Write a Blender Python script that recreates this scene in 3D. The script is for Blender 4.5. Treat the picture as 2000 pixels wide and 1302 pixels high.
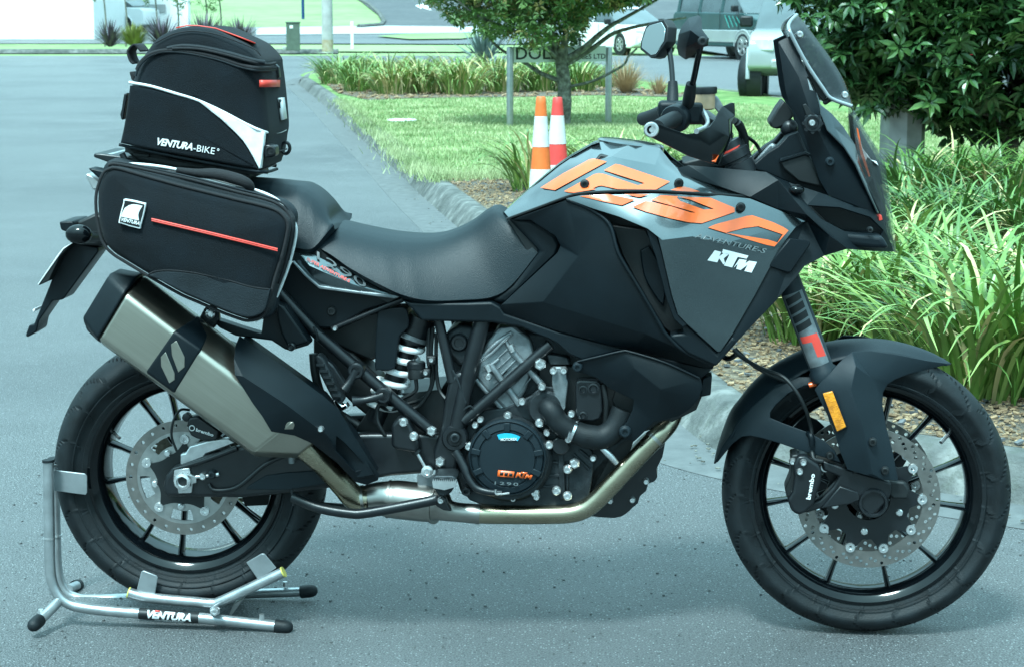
import bpy, bmesh, math, random
from math import sin, cos, pi, radians, atan2, sqrt, hypot
from mathutils import Vector, Matrix, noise as mnoise
from mathutils.geometry import delaunay_2d_cdt
for o in list(bpy.data.objects): bpy.data.objects.remove(o)
random.seed(7)
SC = bpy.context.scene
COL = SC.collection
# ------------------------------------------------ camera
F = 4000.0; H = 1.41; PH = math.atan((651-15)/F)
cam = bpy.data.cameras.new('camera'); camo = bpy.data.objects.new('camera', cam); COL.objects.link(camo)
cam.sensor_width = 36; cam.lens = 36*F/2000; cam.clip_start = .1; cam.clip_end = 2000
camo.location = (0, 0, H); camo.rotation_euler = (pi/2-PH, 0, 0)
cam.dof.use_dof = True; cam.dof.focus_distance = 4.75; cam.dof.aperture_fstop = 20
SC.camera = camo
SC.render.resolution_x = 1024; SC.render.resolution_y = 666
# ------------------------------------------------ sky, sun, exposure
SUN_EL, SUN_AZ = 58, 205     # degrees; azimuth of where light comes from
w = bpy.data.worlds.new('World'); SC.world = w; w.use_nodes = True
nt = w.node_tree; nt.nodes.clear()
sky = nt.nodes.new('ShaderNodeTexSky'); sky.sky_type = 'NISHITA'; sky.sun_disc = False
sky.sun_elevation = radians(SUN_EL); sky.sun_rotation = radians(SUN_AZ); sky.air_density = 1.4; sky.dust_density = 5
hs = nt.nodes.new('ShaderNodeHueSaturation'); hs.inputs['Saturation'].default_value = .42
mx = nt.nodes.new('ShaderNodeMix'); mx.data_type = 'RGBA'; mx.blend_type = 'MULTIPLY'; mx.inputs[0].default_value = 1
mx.inputs[7].default_value = (.48, .89, 1.0, 1)
bg = nt.nodes.new('ShaderNodeBackground'); bg.inputs[1].default_value = .13
ow = nt.nodes.new('ShaderNodeOutputWorld')
# thin bright cloud over the blue sky: brighter overhead than at the horizon
wtc = nt.nodes.new('ShaderNodeTexCoord'); wsx = nt.nodes.new('ShaderNodeSeparateXYZ'); nt.links.new(wtc.outputs['Generated'], wsx.inputs[0])
wmr = nt.nodes.new('ShaderNodeMapRange'); wmr.inputs[1].default_value = 0; wmr.inputs[2].default_value = 1; wmr.inputs[3].default_value = 1.1; wmr.inputs[4].default_value = 15.5
wpw = nt.nodes.new('ShaderNodeMath'); wpw.operation = 'POWER'; wpw.inputs[1].default_value = 1.25; wpw.use_clamp = True; nt.links.new(wsx.outputs[2], wpw.inputs[0]); nt.links.new(wpw.outputs[0], wmr.inputs[0])
wno = nt.nodes.new('ShaderNodeTexNoise'); wno.inputs['Scale'].default_value = 2.2; wno.inputs['Detail'].default_value = 5; nt.links.new(wtc.outputs['Generated'], wno.inputs['Vector'])
wn2 = nt.nodes.new('ShaderNodeMapRange'); wn2.inputs[1].default_value = .3; wn2.inputs[2].default_value = .7; wn2.inputs[3].default_value = .7; wn2.inputs[4].default_value = 1.3; nt.links.new(wno.outputs[0], wn2.inputs[0])
wml = nt.nodes.new('ShaderNodeMath'); wml.operation = 'MULTIPLY'; nt.links.new(wmr.outputs[0], wml.inputs[0]); nt.links.new(wn2.outputs[0], wml.inputs[1])
wcm = nt.nodes.new('ShaderNodeMix'); wcm.data_type = 'RGBA'; wcm.inputs[0].default_value = .7
nt.links.new(sky.outputs[0], hs.inputs['Color']); nt.links.new(hs.outputs[0], wcm.inputs[6]); nt.links.new(wml.outputs[0], wcm.inputs[7]); nt.links.new(wcm.outputs[2], mx.inputs[6])
nt.links.new(mx.outputs[2], bg.inputs[0]); nt.links.new(bg.outputs[0], ow.inputs[0])
sl = bpy.data.lights.new('sun', 'SUN'); sl.energy = 2.1; sl.angle = radians(11); sl.color = (.76, .97, 1.0)
so = bpy.data.objects.new('sun', sl); COL.objects.link(so)
_az = radians(SUN_AZ); _el = radians(SUN_EL)
sd = Vector((sin(_az)*cos(_el), cos(_az)*cos(_el), sin(_el)))
so.rotation_euler = sd.to_track_quat('Z', 'Y').to_euler()
SC.view_settings.view_transform = 'Standard'; SC.view_settings.look = 'None'
SC.view_settings.gamma = 1; SC.view_settings.use_curve_mapping = False
SC.view_settings.exposure = 1.3
# ------------------------------------------------ pixel <-> place
FW = Vector((0, cos(PH), -sin(PH))); UP = Vector((0, sin(PH), cos(PH))); RT = Vector((1, 0, 0))
CP = Vector((0, 0, H))
def ray(px, py): return FW*F + RT*(px-1000) + UP*(651-py)
def G(px, py, z=0.0):                       # point of the level z seen at a pixel
    r = ray(px, py); k = (z-H)/r.z; return CP + r*k
def D(px, py, y):                           # point at world depth y
    r = ray(px, py); return CP + r*(y/r.y)
RP = G(375, 1197); FP = G(1700, 1228)
U = (FP-RP).normalized(); N = Vector((U.y, -U.x, 0))       # N points to the camera
YAW = atan2(U.y, U.x)
def L(px, py, t):                           # bike space point (x forward, y away, z up) seen at a pixel, t metres to the viewer of the mid plane
    r = ray(px, py); k = (t - (CP-RP).dot(N))/r.dot(N); p = CP + r*k - RP
    return Vector((p.dot(U), -t, p.z))
# ------------------------------------------------ materials
def mat(name, col, rough=.5, metal=0, nscale=0, namt=0, bump=0, bscale=200, coat=0, alpha=1, trans=0, spec=None, col2=None, ior=None, coords='Object', detail=4, sheen=0):
    m = bpy.data.materials.new(name); m.use_nodes = True; t = m.node_tree; b = t.nodes['Principled BSDF']
    b.inputs['Base Color'].default_value = (*col, 1); b.inputs['Roughness'].default_value = rough
    b.inputs['Metallic'].default_value = metal
    if coat: b.inputs['Coat Weight'].default_value = coat; b.inputs['Coat Roughness'].default_value = .04
    if trans: b.inputs['Transmission Weight'].default_value = trans
    if alpha < 1: b.inputs['Alpha'].default_value = alpha
    if spec is not None: b.inputs['Specular IOR Level'].default_value = spec
    if ior: b.inputs['IOR'].default_value = ior
    if sheen: b.inputs['Sheen Weight'].default_value = sheen
    tc = t.nodes.new('ShaderNodeTexCoord')
    if nscale:
        n = t.nodes.new('ShaderNodeTexNoise'); n.inputs['Scale'].default_value = nscale; n.inputs['Detail'].default_value = detail
        t.links.new(tc.outputs[coords], n.inputs['Vector'])
        r = t.nodes.new('ShaderNodeValToRGB'); t.links.new(n.outputs[0], r.inputs[0])
        c2 = col2 or tuple(min(1, c*(1+namt)) for c in col); c1 = col if col2 else tuple(c*(1-namt) for c in col)
        r.color_ramp.elements[0].position = .32; r.color_ramp.elements[1].position = .68
        r.color_ramp.elements[0].color = (*c1, 1); r.color_ramp.elements[1].color = (*c2, 1)
        t.links.new(r.outputs[0], b.inputs['Base Color'])
        q = t.nodes.new('ShaderNodeMapRange'); q.inputs[3].default_value = rough*.85; q.inputs[4].default_value = min(1, rough*1.15)
        t.links.new(n.outputs[0], q.inputs[0]); t.links.new(q.outputs[0], b.inputs['Roughness'])
    if bump:
        n2 = t.nodes.new('ShaderNodeTexNoise'); n2.inputs['Scale'].default_value = bscale; n2.inputs['Detail'].default_value = 3
        t.links.new(tc.outputs[coords], n2.inputs['Vector'])
        bp = t.nodes.new('ShaderNodeBump'); bp.inputs['Strength'].default_value = bump; bp.inputs['Distance'].default_value = .002
        t.links.new(n2.outputs[0], bp.inputs['Height']); t.links.new(bp.outputs[0], b.inputs['Normal'])
    return m
M = {}
M['plastic'] = mat('matte_black_plastic', (.0028,.0062,.0088), .40, spec=.27, nscale=9, namt=.25, bump=.25, bscale=900)
M['plastic_grey'] = mat('charcoal_plastic', (.009,.016,.021), .46, spec=.27, nscale=9, namt=.15, bump=.25, bscale=900)
M['black'] = mat('dark_void_plastic', (.005,.007,.008), .5, nscale=20, namt=.3)
M['gloss'] = mat('gloss_black', (.002,.003,.004), .10, spec=.35, nscale=30, namt=.2)
M['paint'] = mat('graphite_gloss_paint', (.088,.112,.120), .22, metal=.85, coat=1, nscale=6, namt=.1)
M['orange'] = mat('orange_decal', (.85,.125,.015), .3, coat=.5, nscale=12, namt=.06)
M['white'] = mat('white_print', (.80,.80,.80), .35, nscale=12, namt=.05)
M['greyprint'] = mat('grey_print', (.25,.28,.29), .35, nscale=30, namt=.1)
M['greydark'] = mat('dark_grey_print', (.07,.085,.09), .5, nscale=30, namt=.1)
M['dimprint'] = mat('dim_print', (.12,.14,.145), .4, nscale=30, namt=.1)
M['red'] = mat('red_trim', (.72,.06,.04), .4, nscale=30, namt=.1)
M['seat'] = mat('seat_vinyl', (.004,.0105,.0145), .42, spec=.3, nscale=5, namt=.15, bump=.4, bscale=500)
M['fabric'] = mat('bag_fabric', (.004,.007,.010), .8, spec=.2, nscale=14, namt=.35, bump=.9, bscale=700, sheen=.05)
M['fabric2'] = mat('bag_lid_fabric', (.010,.015,.019), .62, spec=.3, nscale=14, namt=.3, bump=.5, bscale=500)
M['piping'] = mat('pale_piping', (.75,.76,.76), .5, nscale=60, namt=.1)
M['web'] = mat('webbing', (.010,.010,.012), .8, bump=.8, bscale=900, nscale=60, namt=.3)
M['rubber'] = mat('tyre_rubber', (.006,.009,.011), .58, spec=.35, nscale=26, namt=.45, bump=.3, bscale=300)
M['frame'] = mat('frame_black_satin', (.007,.009,.011), .33, nscale=25, namt=.25, bump=.15, bscale=600)
M['cast'] = mat('cast_dark_metal', (.030,.036,.040), .45, metal=.6, nscale=40, namt=.35, bump=.5, bscale=500)
M['castlight'] = mat('cast_grey_metal', (.22,.24,.25), .42, metal=.7, nscale=35, namt=.3, bump=.5, bscale=450)
M['alu'] = mat('bare_aluminium', (.62,.62,.62), .33, metal=.9, nscale=40, namt=.15, bump=.2, bscale=500)
M['bolt'] = mat('zinc_bolt', (.75,.75,.75), .28, metal=.9, nscale=80, namt=.2)
M['chrome'] = mat('chrome', (.85,.85,.86), .1, metal=1)
M['disc'] = mat('brake_disc_steel', (.25,.235,.22), .38, metal=.85, nscale=50, namt=.12)
M['discin'] = mat('disc_carrier_steel', (.40,.40,.39), .33, metal=.9, nscale=50, namt=.12)
M['spring'] = mat('white_spring', (.88,.88,.87), .3, nscale=30, namt=.06)
M['amber'] = mat('amber_reflector', (.80,.26,.01), .25, coat=.6, nscale=60, namt=.35, bump=.8, bscale=350)
M['fluid'] = mat('amber_fluid_plastic', (.55,.36,.22), .25, nscale=30, namt=.15, coat=.5)
M['blue'] = mat('blue_sticker', (.02,.38,.55), .35, nscale=30, namt=.1)
M['mirror'] = mat('mirror_glass', (.8,.82,.83), .02, metal=1)
M['screen'] = mat('tinted_screen', (.008,.012,.014), .03, alpha=.5, nscale=5, namt=.1)
M['lens'] = mat('clear_lens', (.05,.06,.06), .03, alpha=.35)
M['edge'] = mat('screen_edge_highlight', (.30,.33,.34), .12, metal=.5, coat=1)  # bright highlight along the clear screen edge, painted in as a lighter grey
M['galv'] = mat('grey_tube_paint', (.40,.42,.43), .34, metal=.75, nscale=30, namt=.15, bump=.15, bscale=400)
M['galv2'] = mat('grey_plate_paint', (.26,.28,.29), .42, metal=.5, nscale=30, namt=.1)
M['stainless'] = mat('stainless_post', (.55,.56,.55), .3, metal=.9, nscale=20, namt=.1)
M['capyellow'] = mat('pale_yellow_cap', (.62,.55,.12), .5, nscale=40, namt=.1)
M['chain'] = mat('chain_steel', (.16,.14,.11), .4, metal=.8, nscale=90, namt=.4)
def brushed(name, c1, c2, rough, ang, scale=(6, 500, 500)):
    m = bpy.data.materials.new(name); m.use_nodes = True; t = m.node_tree; b = t.nodes['Principled BSDF']
    b.inputs['Metallic'].default_value = 1
    tc = t.nodes.new('ShaderNodeTexCoord'); mp = t.nodes.new('ShaderNodeMapping'); mp.vector_type = 'TEXTURE'
    mp.inputs['Rotation'].default_value = (0, ang, 0)
    m2 = t.nodes.new('ShaderNodeMapping'); m2.inputs['Scale'].default_value = scale
    n = t.nodes.new('ShaderNodeTexNoise'); n.inputs['Scale'].default_value = 1; n.inputs['Detail'].default_value = 3
    t.links.new(tc.outputs['Object'], mp.inputs[0]); t.links.new(mp.outputs[0], m2.inputs[0]); t.links.new(m2.outputs[0], n.inputs['Vector'])
    n3 = t.nodes.new('ShaderNodeTexNoise'); n3.inputs['Scale'].default_value = 7; t.links.new(tc.outputs['Object'], n3.inputs['Vector'])
    r = t.nodes.new('ShaderNodeValToRGB'); r.color_ramp.elements[0].position = .3; r.color_ramp.elements[1].position = .7
    r.color_ramp.elements[0].color = (*c1, 1); r.color_ramp.elements[1].color = (*c2, 1)
    a = t.nodes.new('ShaderNodeMath'); a.operation = 'MULTIPLY_ADD'; a.inputs[1].default_value = .35
    t.links.new(n.outputs[0], a.inputs[0])
    a2 = t.nodes.new('ShaderNodeMath'); a2.operation = 'MULTIPLY'; a2.inputs[1].default_value = .65; t.links.new(n3.outputs[0], a2.inputs[0]); t.links.new(a2.outputs[0], a.inputs[2])
    t.links.new(a.outputs[0], r.inputs[0]); t.links.new(r.outputs[0], b.inputs['Base Color'])
    q = t.nodes.new('ShaderNodeMapRange'); q.inputs[3].default_value = rough*.8; q.inputs[4].default_value = rough*1.25
    t.links.new(n.outputs[0], q.inputs[0]); t.links.new(q.outputs[0], b.inputs['Roughness'])
    return m
M['steel'] = brushed('brushed_stainless', (.37,.34,.285), (.47,.435,.37), .33, radians(36))
M['pipe'] = brushed('heat_tinted_steel', (.34,.29,.20), (.46,.40,.30), .27, 0, (10, 60, 60))
M['pipe2'] = brushed('dull_exhaust_steel', (.24,.22,.20), (.42,.40,.37), .33, 0, (20, 60, 60))
# ------------------------------------------------ mesh building
def finish(o, smooth=35, bevel=0, seg=2, solid=0, sub=0, solid_off=-1):
    me = o.data
    me.validate()
    if smooth:
        me.shade_smooth(); me.set_sharp_from_angle(angle=radians(smooth))
    if sub:
        s = o.modifiers.new('s', 'SUBSURF'); s.levels = s.render_levels = sub
    if solid:
        s = o.modifiers.new('t', 'SOLIDIFY'); s.thickness = solid; s.offset = solid_off
    if bevel:
        b = o.modifiers.new('b', 'BEVEL'); b.width = bevel; b.segments = seg; b.limit_method = 'ANGLE'; b.angle_limit = radians(28)
        b.harden_normals = False
        if smooth: me.set_sharp_from_angle(angle=radians(80))
class MB:
    def __init__(s): s.v = []; s.f = []
    def add(s, v, f):
        k = len(s.v); s.v += [tuple(x) for x in v]; s.f += [tuple(i+k for i in q) for q in f]; return s
    def build(s, name, m, parent=None, smooth=35, bevel=0, seg=2, solid=0, sub=0, solid_off=-1, label=None, recalc=True):
        me = bpy.data.meshes.new(name); me.from_pydata(s.v, [], s.f); 
        if recalc:
            bm = bmesh.new(); bm.from_mesh(me); bmesh.ops.recalc_face_normals(bm, faces=bm.faces); bm.to_mesh(me); bm.free()
        me.materials.append(M[m] if isinstance(m, str) else m)
        o = bpy.data.objects.new(name, me); COL.objects.link(o); o.parent = parent
        if label: o['label'] = label
        finish(o, smooth, bevel, seg, solid, sub, solid_off); return o
    def box(s, c, sx, sy, sz, rot=None):
        R = rot or Matrix.Identity(3); c = Vector(c)
        v = [c + R @ Vector((x*sx/2, y*sy/2, z*sz/2)) for x in (-1,1) for y in (-1,1) for z in (-1,1)]
        return s.add(v, [(0,1,3,2),(4,6,7,5),(0,4,5,1),(2,3,7,6),(0,2,6,4),(1,5,7,3)])
    def tube(s, pts, r, n=10, caps=True, closed=False):
        pts = [Vector(p) for p in pts]; m = len(pts); rr = r if isinstance(r, (list, tuple)) else [r]*m
        ref = None; V = []; 
        for i, p in enumerate(pts):
            if closed: d = (pts[(i+1)%m]-pts[i-1]).normalized()
            else: d = (pts[min(i+1, m-1)]-pts[max(i-1, 0)]).normalized()
            if ref is None:
                a = Vector((0, 0, 1)) if abs(d.z) < .9 else Vector((1, 0, 0)); ref = (a - d*a.dot(d)).normalized()
            else: ref = (ref - d*ref.dot(d)).normalized()
            b = d.cross(ref)
            V += [p + (ref*cos(2*pi*k/n)+b*sin(2*pi*k/n))*rr[i] for k in range(n)]
        Fc = []
        for i in range(m if closed else m-1):
            j = (i+1) % m
            for k in range(n): Fc.append((i*n+k, i*n+(k+1)%n, j*n+(k+1)%n, j*n+k))
        if caps and not closed: Fc += [tuple(range(n))[::-1], tuple((m-1)*n+k for k in range(n))]
        return s.add(V, Fc)
    def cyl(s, p0, p1, r, n=16, r1=None): return s.tube([p0, p1], [r, r if r1 is None else r1], n)
    def lathe(s, c, axis, prof, n=32, cap=True):    # prof: (radius, height along the axis)
        c = Vector(c); a = Vector(axis).normalized(); q = Vector((0,0,1)) if abs(a.z) < .9 else Vector((1,0,0))
        e = (q - a*q.dot(a)).normalized(); g = a.cross(e)
        V = [c + a*h + (e*cos(2*pi*k/n)+g*sin(2*pi*k/n))*r for r, h in prof for k in range(n)]; m = len(prof)
        Fc = [(i*n+k, i*n+(k+1)%n, (i+1)*n+(k+1)%n, (i+1)*n+k) for i in range(m-1) for k in range(n)]
        if cap: Fc += [tuple(range(n))[::-1], tuple((m-1)*n+k for k in range(n))]
        return s.add(V, Fc)
    def sphere(s, c, r, n=12, sc=(1,1,1)):
        c = Vector(c); V = []; 
        for i in range(1, n):
            a = pi*i/n
            for k in range(2*n): b = pi*k/n; V.append(c+Vector((r*sin(a)*cos(b)*sc[0], r*sin(a)*sin(b)*sc[1], r*cos(a)*sc[2])))
        V += [c+Vector((0,0,r*sc[2])), c-Vector((0,0,r*sc[2]))]; m = 2*n; Fc = []
        for i in range(n-2):
            for k in range(m): Fc.append((i*m+k, i*m+(k+1)%m, (i+1)*m+(k+1)%m, (i+1)*m+k))
        for k in range(m): Fc.append((len(V)-2, (k+1)%m, k)); Fc.append((len(V)-1, (n-2)*m+k, (n-2)*m+(k+1)%m))
        return s.add(V, Fc)
    def shell(s, grid, closed=False):     # rows of points
        n = len(grid[0]); m = len(grid); V = [p for row in grid for p in row]
        Fc = [(i*n+k, i*n+k+1, (i+1)*n+k+1, (i+1)*n+k) for i in range(m-1) for k in range(n-1)]
        if closed: Fc += [(i*n+n-1, i*n, (i+1)*n, (i+1)*n+n-1) for i in range(m-1)]
        return s.add(V, Fc)
def inside(p, poly):
    x, y = p; c = False; n = len(poly); j = n-1
    for i in range(n):
        xi, yi = poly[i][0], poly[i][1]; xj, yj = poly[j][0], poly[j][1]
        if (yi > y) != (yj > y) and x < (xj-xi)*(y-yi)/(yj-yi+1e-12)+xi: c = not c
        j = i
    return c
def tri(outer, holes=(), inner=(), creases=()):
    pts = []; edges = []
    for lp in [outer]+list(holes):
        k = len(pts); pts += [(p[0], p[1]) for p in lp]; edges += [(k+i, k+(i+1)%len(lp)) for i in range(len(lp))]
    for p in inner: pts.append((p[0], p[1]))
    for a, b in creases: edges.append((a, b))
    v, e, f, ov, oe, of = delaunay_2d_cdt([Vector(p) for p in pts], edges, [], 0, 1e-5)
    out = []
    for q in f:
        c = (sum(v[i].x for i in q)/len(q), sum(v[i].y for i in q)/len(q))
        if inside(c, outer) and not any(inside(c, h) for h in holes): out.append(tuple(q))
    return v, out, ov
def smooth_poly(pts, n=4, sharp=55):
    """Catmull-Rom rounding of a closed outline; corners sharper than `sharp` degrees of turn stay."""
    m = len(pts); out = []
    def corner(i):
        a = Vector(pts[i][:2])-Vector(pts[i-1][:2]); b = Vector(pts[(i+1)%m][:2])-Vector(pts[i][:2])
        if a.length < 1e-9 or b.length < 1e-9: return True
        return a.angle(b) > radians(sharp)
    for i in range(m):
        p0, p1, p2, p3 = pts[i-1], pts[i], pts[(i+1)%m], pts[(i+2)%m]
        if corner(i): p0 = p1
        if corner((i+1)%m): p3 = p2
        for k in range(n):
            t = k/n
            out.append(tuple(.5*((2*p1[j])+(-p0[j]+p2[j])*t+(2*p0[j]-5*p1[j]+4*p2[j]-p3[j])*t*t+(-p0[j]+3*p1[j]-3*p2[j]+p3[j])*t**3) for j in range(len(p1))))
    return out
def spline(pts, n=6):
    out = []; m = len(pts)
    for i in range(m-1):
        p0, p1, p2, p3 = pts[max(i-1,0)], pts[i], pts[i+1], pts[min(i+2,m-1)]
        for k in range(n):
            t = k/n
            out.append(tuple(.5*((2*p1[j])+(-p0[j]+p2[j])*t+(2*p0[j]-5*p1[j]+4*p2[j]-p3[j])*t*t+(-p0[j]+3*p1[j]-3*p2[j]+p3[j])*t**3) for j in range(len(p1))))
    out.append(tuple(pts[-1])); return out
def thing(name, label, cat, loc=(0,0,0), rz=0, group=None):
    o = bpy.data.objects.new(name, None); COL.objects.link(o); o.location = loc; o.rotation_euler = (0,0,rz); o.empty_display_size = .1
    o['label'] = label; o['category'] = cat
    if group: o['group'] = group
    return o
def tag(o, label, cat, group=None, kind=None):
    if label: o['label'] = label
    if cat: o['category'] = cat
    if group: o['group'] = group
    if kind: o['kind'] = kind
    return o
# plates in the bike's frame traced in photo pixels; t0 = back, t1 = front (towards the viewer)
def plate(name, pts, t0, t1, m, parent, holes=(), bevel=.002, rnd=0, mirror=False, label=None, seg=2):
    if rnd: pts = smooth_poly(pts, rnd)
    v, f, _ = tri(pts, holes); b = MB()
    tm = t1
    P = [L(p.x, p.y, tm) for p in v]
    def put(sgn):
        a = [Vector((p.x, -sgn*t1, p.z)) for p in P]; c = [Vector((p.x, -sgn*t0, p.z)) for p in P]; n = len(P)
        fc = [q for q in f] + [tuple(i+n for i in q[::-1]) for q in f]
        cnt = {}
        for q in f:
            for i in range(len(q)):
                e = (q[i], q[(i+1)%len(q)]); cnt[e] = 1
        for (i, j) in list(cnt):
            if (j, i) not in cnt: fc.append((j, i, i+n, j+n))
        b.add(a+c, fc)
    if mirror:
        put(-1); b.build(name, m, parent, bevel=bevel, seg=seg, label=label); b = MB()
    put(1)
    return b.build(name, m, parent, bevel=bevel, seg=seg, label=label)
class Panel:
    """Faceted or curved skin: outline and inner points carry their own depth t."""
    def __init__(s, outer, inner=(), creases=(), rnd=0, holes=()):
        if rnd: outer = smooth_poly(outer, rnd)
        s.outer = outer; n = len(outer); cr = []
        allp = list(outer)+[p for h in holes for p in h]+list(inner)
        for c in creases:       # creases listed as chains of (px,py) points that exist in outer/inner
            ids = [min(range(len(allp)), key=lambda i: hypot(allp[i][0]-q[0], allp[i][1]-q[1])) for q in c]
            cr += list(zip(ids[:-1], ids[1:]))
        v, f, ov = tri(outer, holes, inner, cr)
        s.v = []; 
        for k, p in enumerate(v):
            src = ov[k]
            if src: t = allp[src[0]][2]
            else:
                ds = sorted(allp, key=lambda q: hypot(q[0]-p.x, q[1]-p.y))[:2]; d0 = hypot(ds[0][0]-p.x, ds[0][1]-p.y); d1 = hypot(ds[1][0]-p.x, ds[1][1]-p.y)
                t = (ds[0][2]*d1+ds[1][2]*d0)/(d0+d1+1e-9)
            s.v.append((p.x, p.y, t))
        s.f = []
        for q in f:
            for i in range(1, len(q)-1): s.f.append((q[0], q[i], q[i+1]))
    def depth(s, x, y):
        best = None
        for a, b, c in s.f:
            A, B, C = s.v[a], s.v[b], s.v[c]
            d = (B[1]-C[1])*(A[0]-C[0])+(C[0]-B[0])*(A[1]-C[1])
            if abs(d) < 1e-9: continue
            u = ((B[1]-C[1])*(x-C[0])+(C[0]-B[0])*(y-C[1]))/d; w_ = ((C[1]-A[1])*(x-C[0])+(A[0]-C[0])*(y-C[1]))/d; k = 1-u-w_
            e = min(u, w_, k)
            if best is None or e > best[0]: best = (e, u*A[2]+w_*B[2]+k*C[2])
            if e >= -1e-6: return best[1]
        return best[1]
    def build(s, name, m, parent, thick=.004, bevel=.003, seg=3, mirror=False, label=None, smooth=35, sub=0):
        if mirror:
            keep = s.v; s._sg = -1; s.build(name, m, parent, thick, bevel, seg, False, label, smooth, sub); s._sg = 1
        sg = getattr(s, '_sg', 1)
        b = MB(); P = [L(*p) for p in s.v]; b.add([Vector((p.x, p.y*sg, p.z)) for p in P], s.f)
        o = b.build(name, m, parent, bevel=bevel, seg=seg, solid=thick, label=label, smooth=smooth, recalc=False)
        # outward = towards the viewer
        bm = bmesh.new(); bm.from_mesh(o.data); bm.normal_update()
        fl = [q for q in bm.faces if (q.normal.y > 0) == (q.calc_center_median().y < 0)]
        bmesh.ops.reverse_faces(bm, faces=fl); bm.to_mesh(o.data); bm.free()
        o.data.shade_smooth(); o.data.set_sharp_from_angle(angle=radians(80 if bevel else smooth))
        return o
def subdiv_pts(outer, step):
    out = []
    for i in range(len(outer)):
        a, b = outer[i], outer[(i+1)%len(outer)]; n = max(1, int(hypot(b[0]-a[0], b[1]-a[1])/step))
        for k in range(n): out.append((a[0]+(b[0]-a[0])*k/n, a[1]+(b[1]-a[1])*k/n))
    return out
def decal_on(name, polys, pn, m, parent, off=.0025, label=None):
    """flat print lying exactly on a Panel: cut along the panel's own facets"""
    b = MB()
    for poly in polys:
        pts = [(p[0], p[1]) for p in poly]; n = len(pts); ed = [(i, (i+1)%n) for i in range(n)]; pts += [(v[0], v[1]) for v in pn.v]
        for q in pn.f: ed += [(n+q[0], n+q[1]), (n+q[1], n+q[2]), (n+q[2], n+q[0])]
        v, e, f, ov, oe, of = delaunay_2d_cdt([Vector(p) for p in pts], ed, [], 0, 1e-4); fc = []
        for q in f:
            c = (sum(v[i].x for i in q)/len(q), sum(v[i].y for i in q)/len(q))
            if inside(c, poly): fc.append(tuple(q))
        use = sorted({i for q in fc for i in q}); mp = {i: k for k, i in enumerate(use)}
        vv = [L(v[i].x, v[i].y, pn.depth(v[i].x, v[i].y)+off) for i in use]; fc = [tuple(mp[i] for i in q) for q in fc]
        fc = [q if (vv[q[1]]-vv[q[0]]).cross(vv[q[2]]-vv[q[0]]).y < 0 else q[::-1] for q in fc]
        b.add(vv, fc)
    return b.build(name, m, parent, smooth=80, recalc=False, label=label)
def decal(name, polys, depth, m, parent, off=.0012, step=9, label=None):
    if isinstance(depth, Panel): return decal_on(name, polys, depth, m, parent, off, label)
    """flat print following a panel; depth is a function (px,py)->t or a number"""
    fn = depth if callable(depth) else (lambda x, y: depth)
    b = MB()
    for poly in polys:
        o = subdiv_pts(poly, step); xs = [p[0] for p in o]; ys = [p[1] for p in o]; inn = []
        x = min(xs)+step
        while x < max(xs):
            y = min(ys)+step
            while y < max(ys):
                if inside((x, y), o): inn.append((x, y))
                y += step
            x += step
        v, f, _ = tri(o, (), inn)
        vv = [L(p.x, p.y, fn(p.x, p.y)+off) for p in v]
        f = [q if (vv[q[1]]-vv[q[0]]).cross(vv[q[2]]-vv[q[0]]).y < 0 else q[::-1] for q in f]
        b.add(vv, f)
    return b.build(name, m, parent, smooth=40, solid=.0006, recalc=False, label=label)
_fonts = {}
def text_tris(s, bold=0, shear=0, space=1.0):
    cu = bpy.data.curves.new('t', 'FONT'); cu.body = s; cu.size = 1; cu.offset = bold; cu.shear = shear; cu.space_character = space
    cu.resolution_u = 3
    o = bpy.data.objects.new('t', cu); COL.objects.link(o)
    dg = bpy.context.evaluated_depsgraph_get(); me = bpy.data.meshes.new_from_object(o.evaluated_get(dg))
    v = [tuple(q.co) for q in me.vertices]; f = [tuple(p.vertices) for p in me.polygons]
    bpy.data.objects.remove(o); bpy.data.curves.remove(cu); bpy.data.meshes.remove(me)
    return v, f
def text_decal(name, s, p0, p1, hgt, depth, m, parent, bold=.01, shear=0, space=1.0, off=.0014, place=None, slant=None):
    """lettering whose baseline runs p0 -> p1 (pixels) with the given cap height in pixels"""
    fn = depth if callable(depth) else (lambda x, y: depth)
    v, f = text_tris(s, bold, shear, space)
    if place:
        tt = [(q[0], q[i], q[i+1]) for q in f for i in range(1, len(q)-1)]
        for _ in range(3):
            nt_ = []
            for a, c, d in tt:
                e = max(((a, c, d), (c, d, a), (d, a, c)), key=lambda z: hypot(v[z[0]][0]-v[z[1]][0], v[z[0]][1]-v[z[1]][1])); 
                v.append(tuple((v[e[0]][i]+v[e[1]][i])/2 for i in range(3))); k = len(v)-1; nt_ += [(e[0], k, e[2]), (k, e[1], e[2])]
            tt = nt_
        f = tt
    x0 = min(q[0] for q in v); x1 = max(q[0] for q in v); y1 = max(q[1] for q in v); y0 = min(q[1] for q in v)
    dx, dy = p1[0]-p0[0], p1[1]-p0[1]; l = hypot(dx, dy); up = slant or (dy/l, -dx/l)
    b = MB(); V = []
    for q in v:
        a = (q[0]-x0)/(x1-x0); h = (q[1]-y0)/(y1-y0)*hgt
        px, py = p0[0]+dx*a+up[0]*h, p0[1]+dy*a+up[1]*h
        V.append(place(px, py) if place else L(px, py, fn(px, py)+off))
    b.add(V, f)
    return b.build(name, m, parent, smooth=0, solid=.0005)
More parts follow.
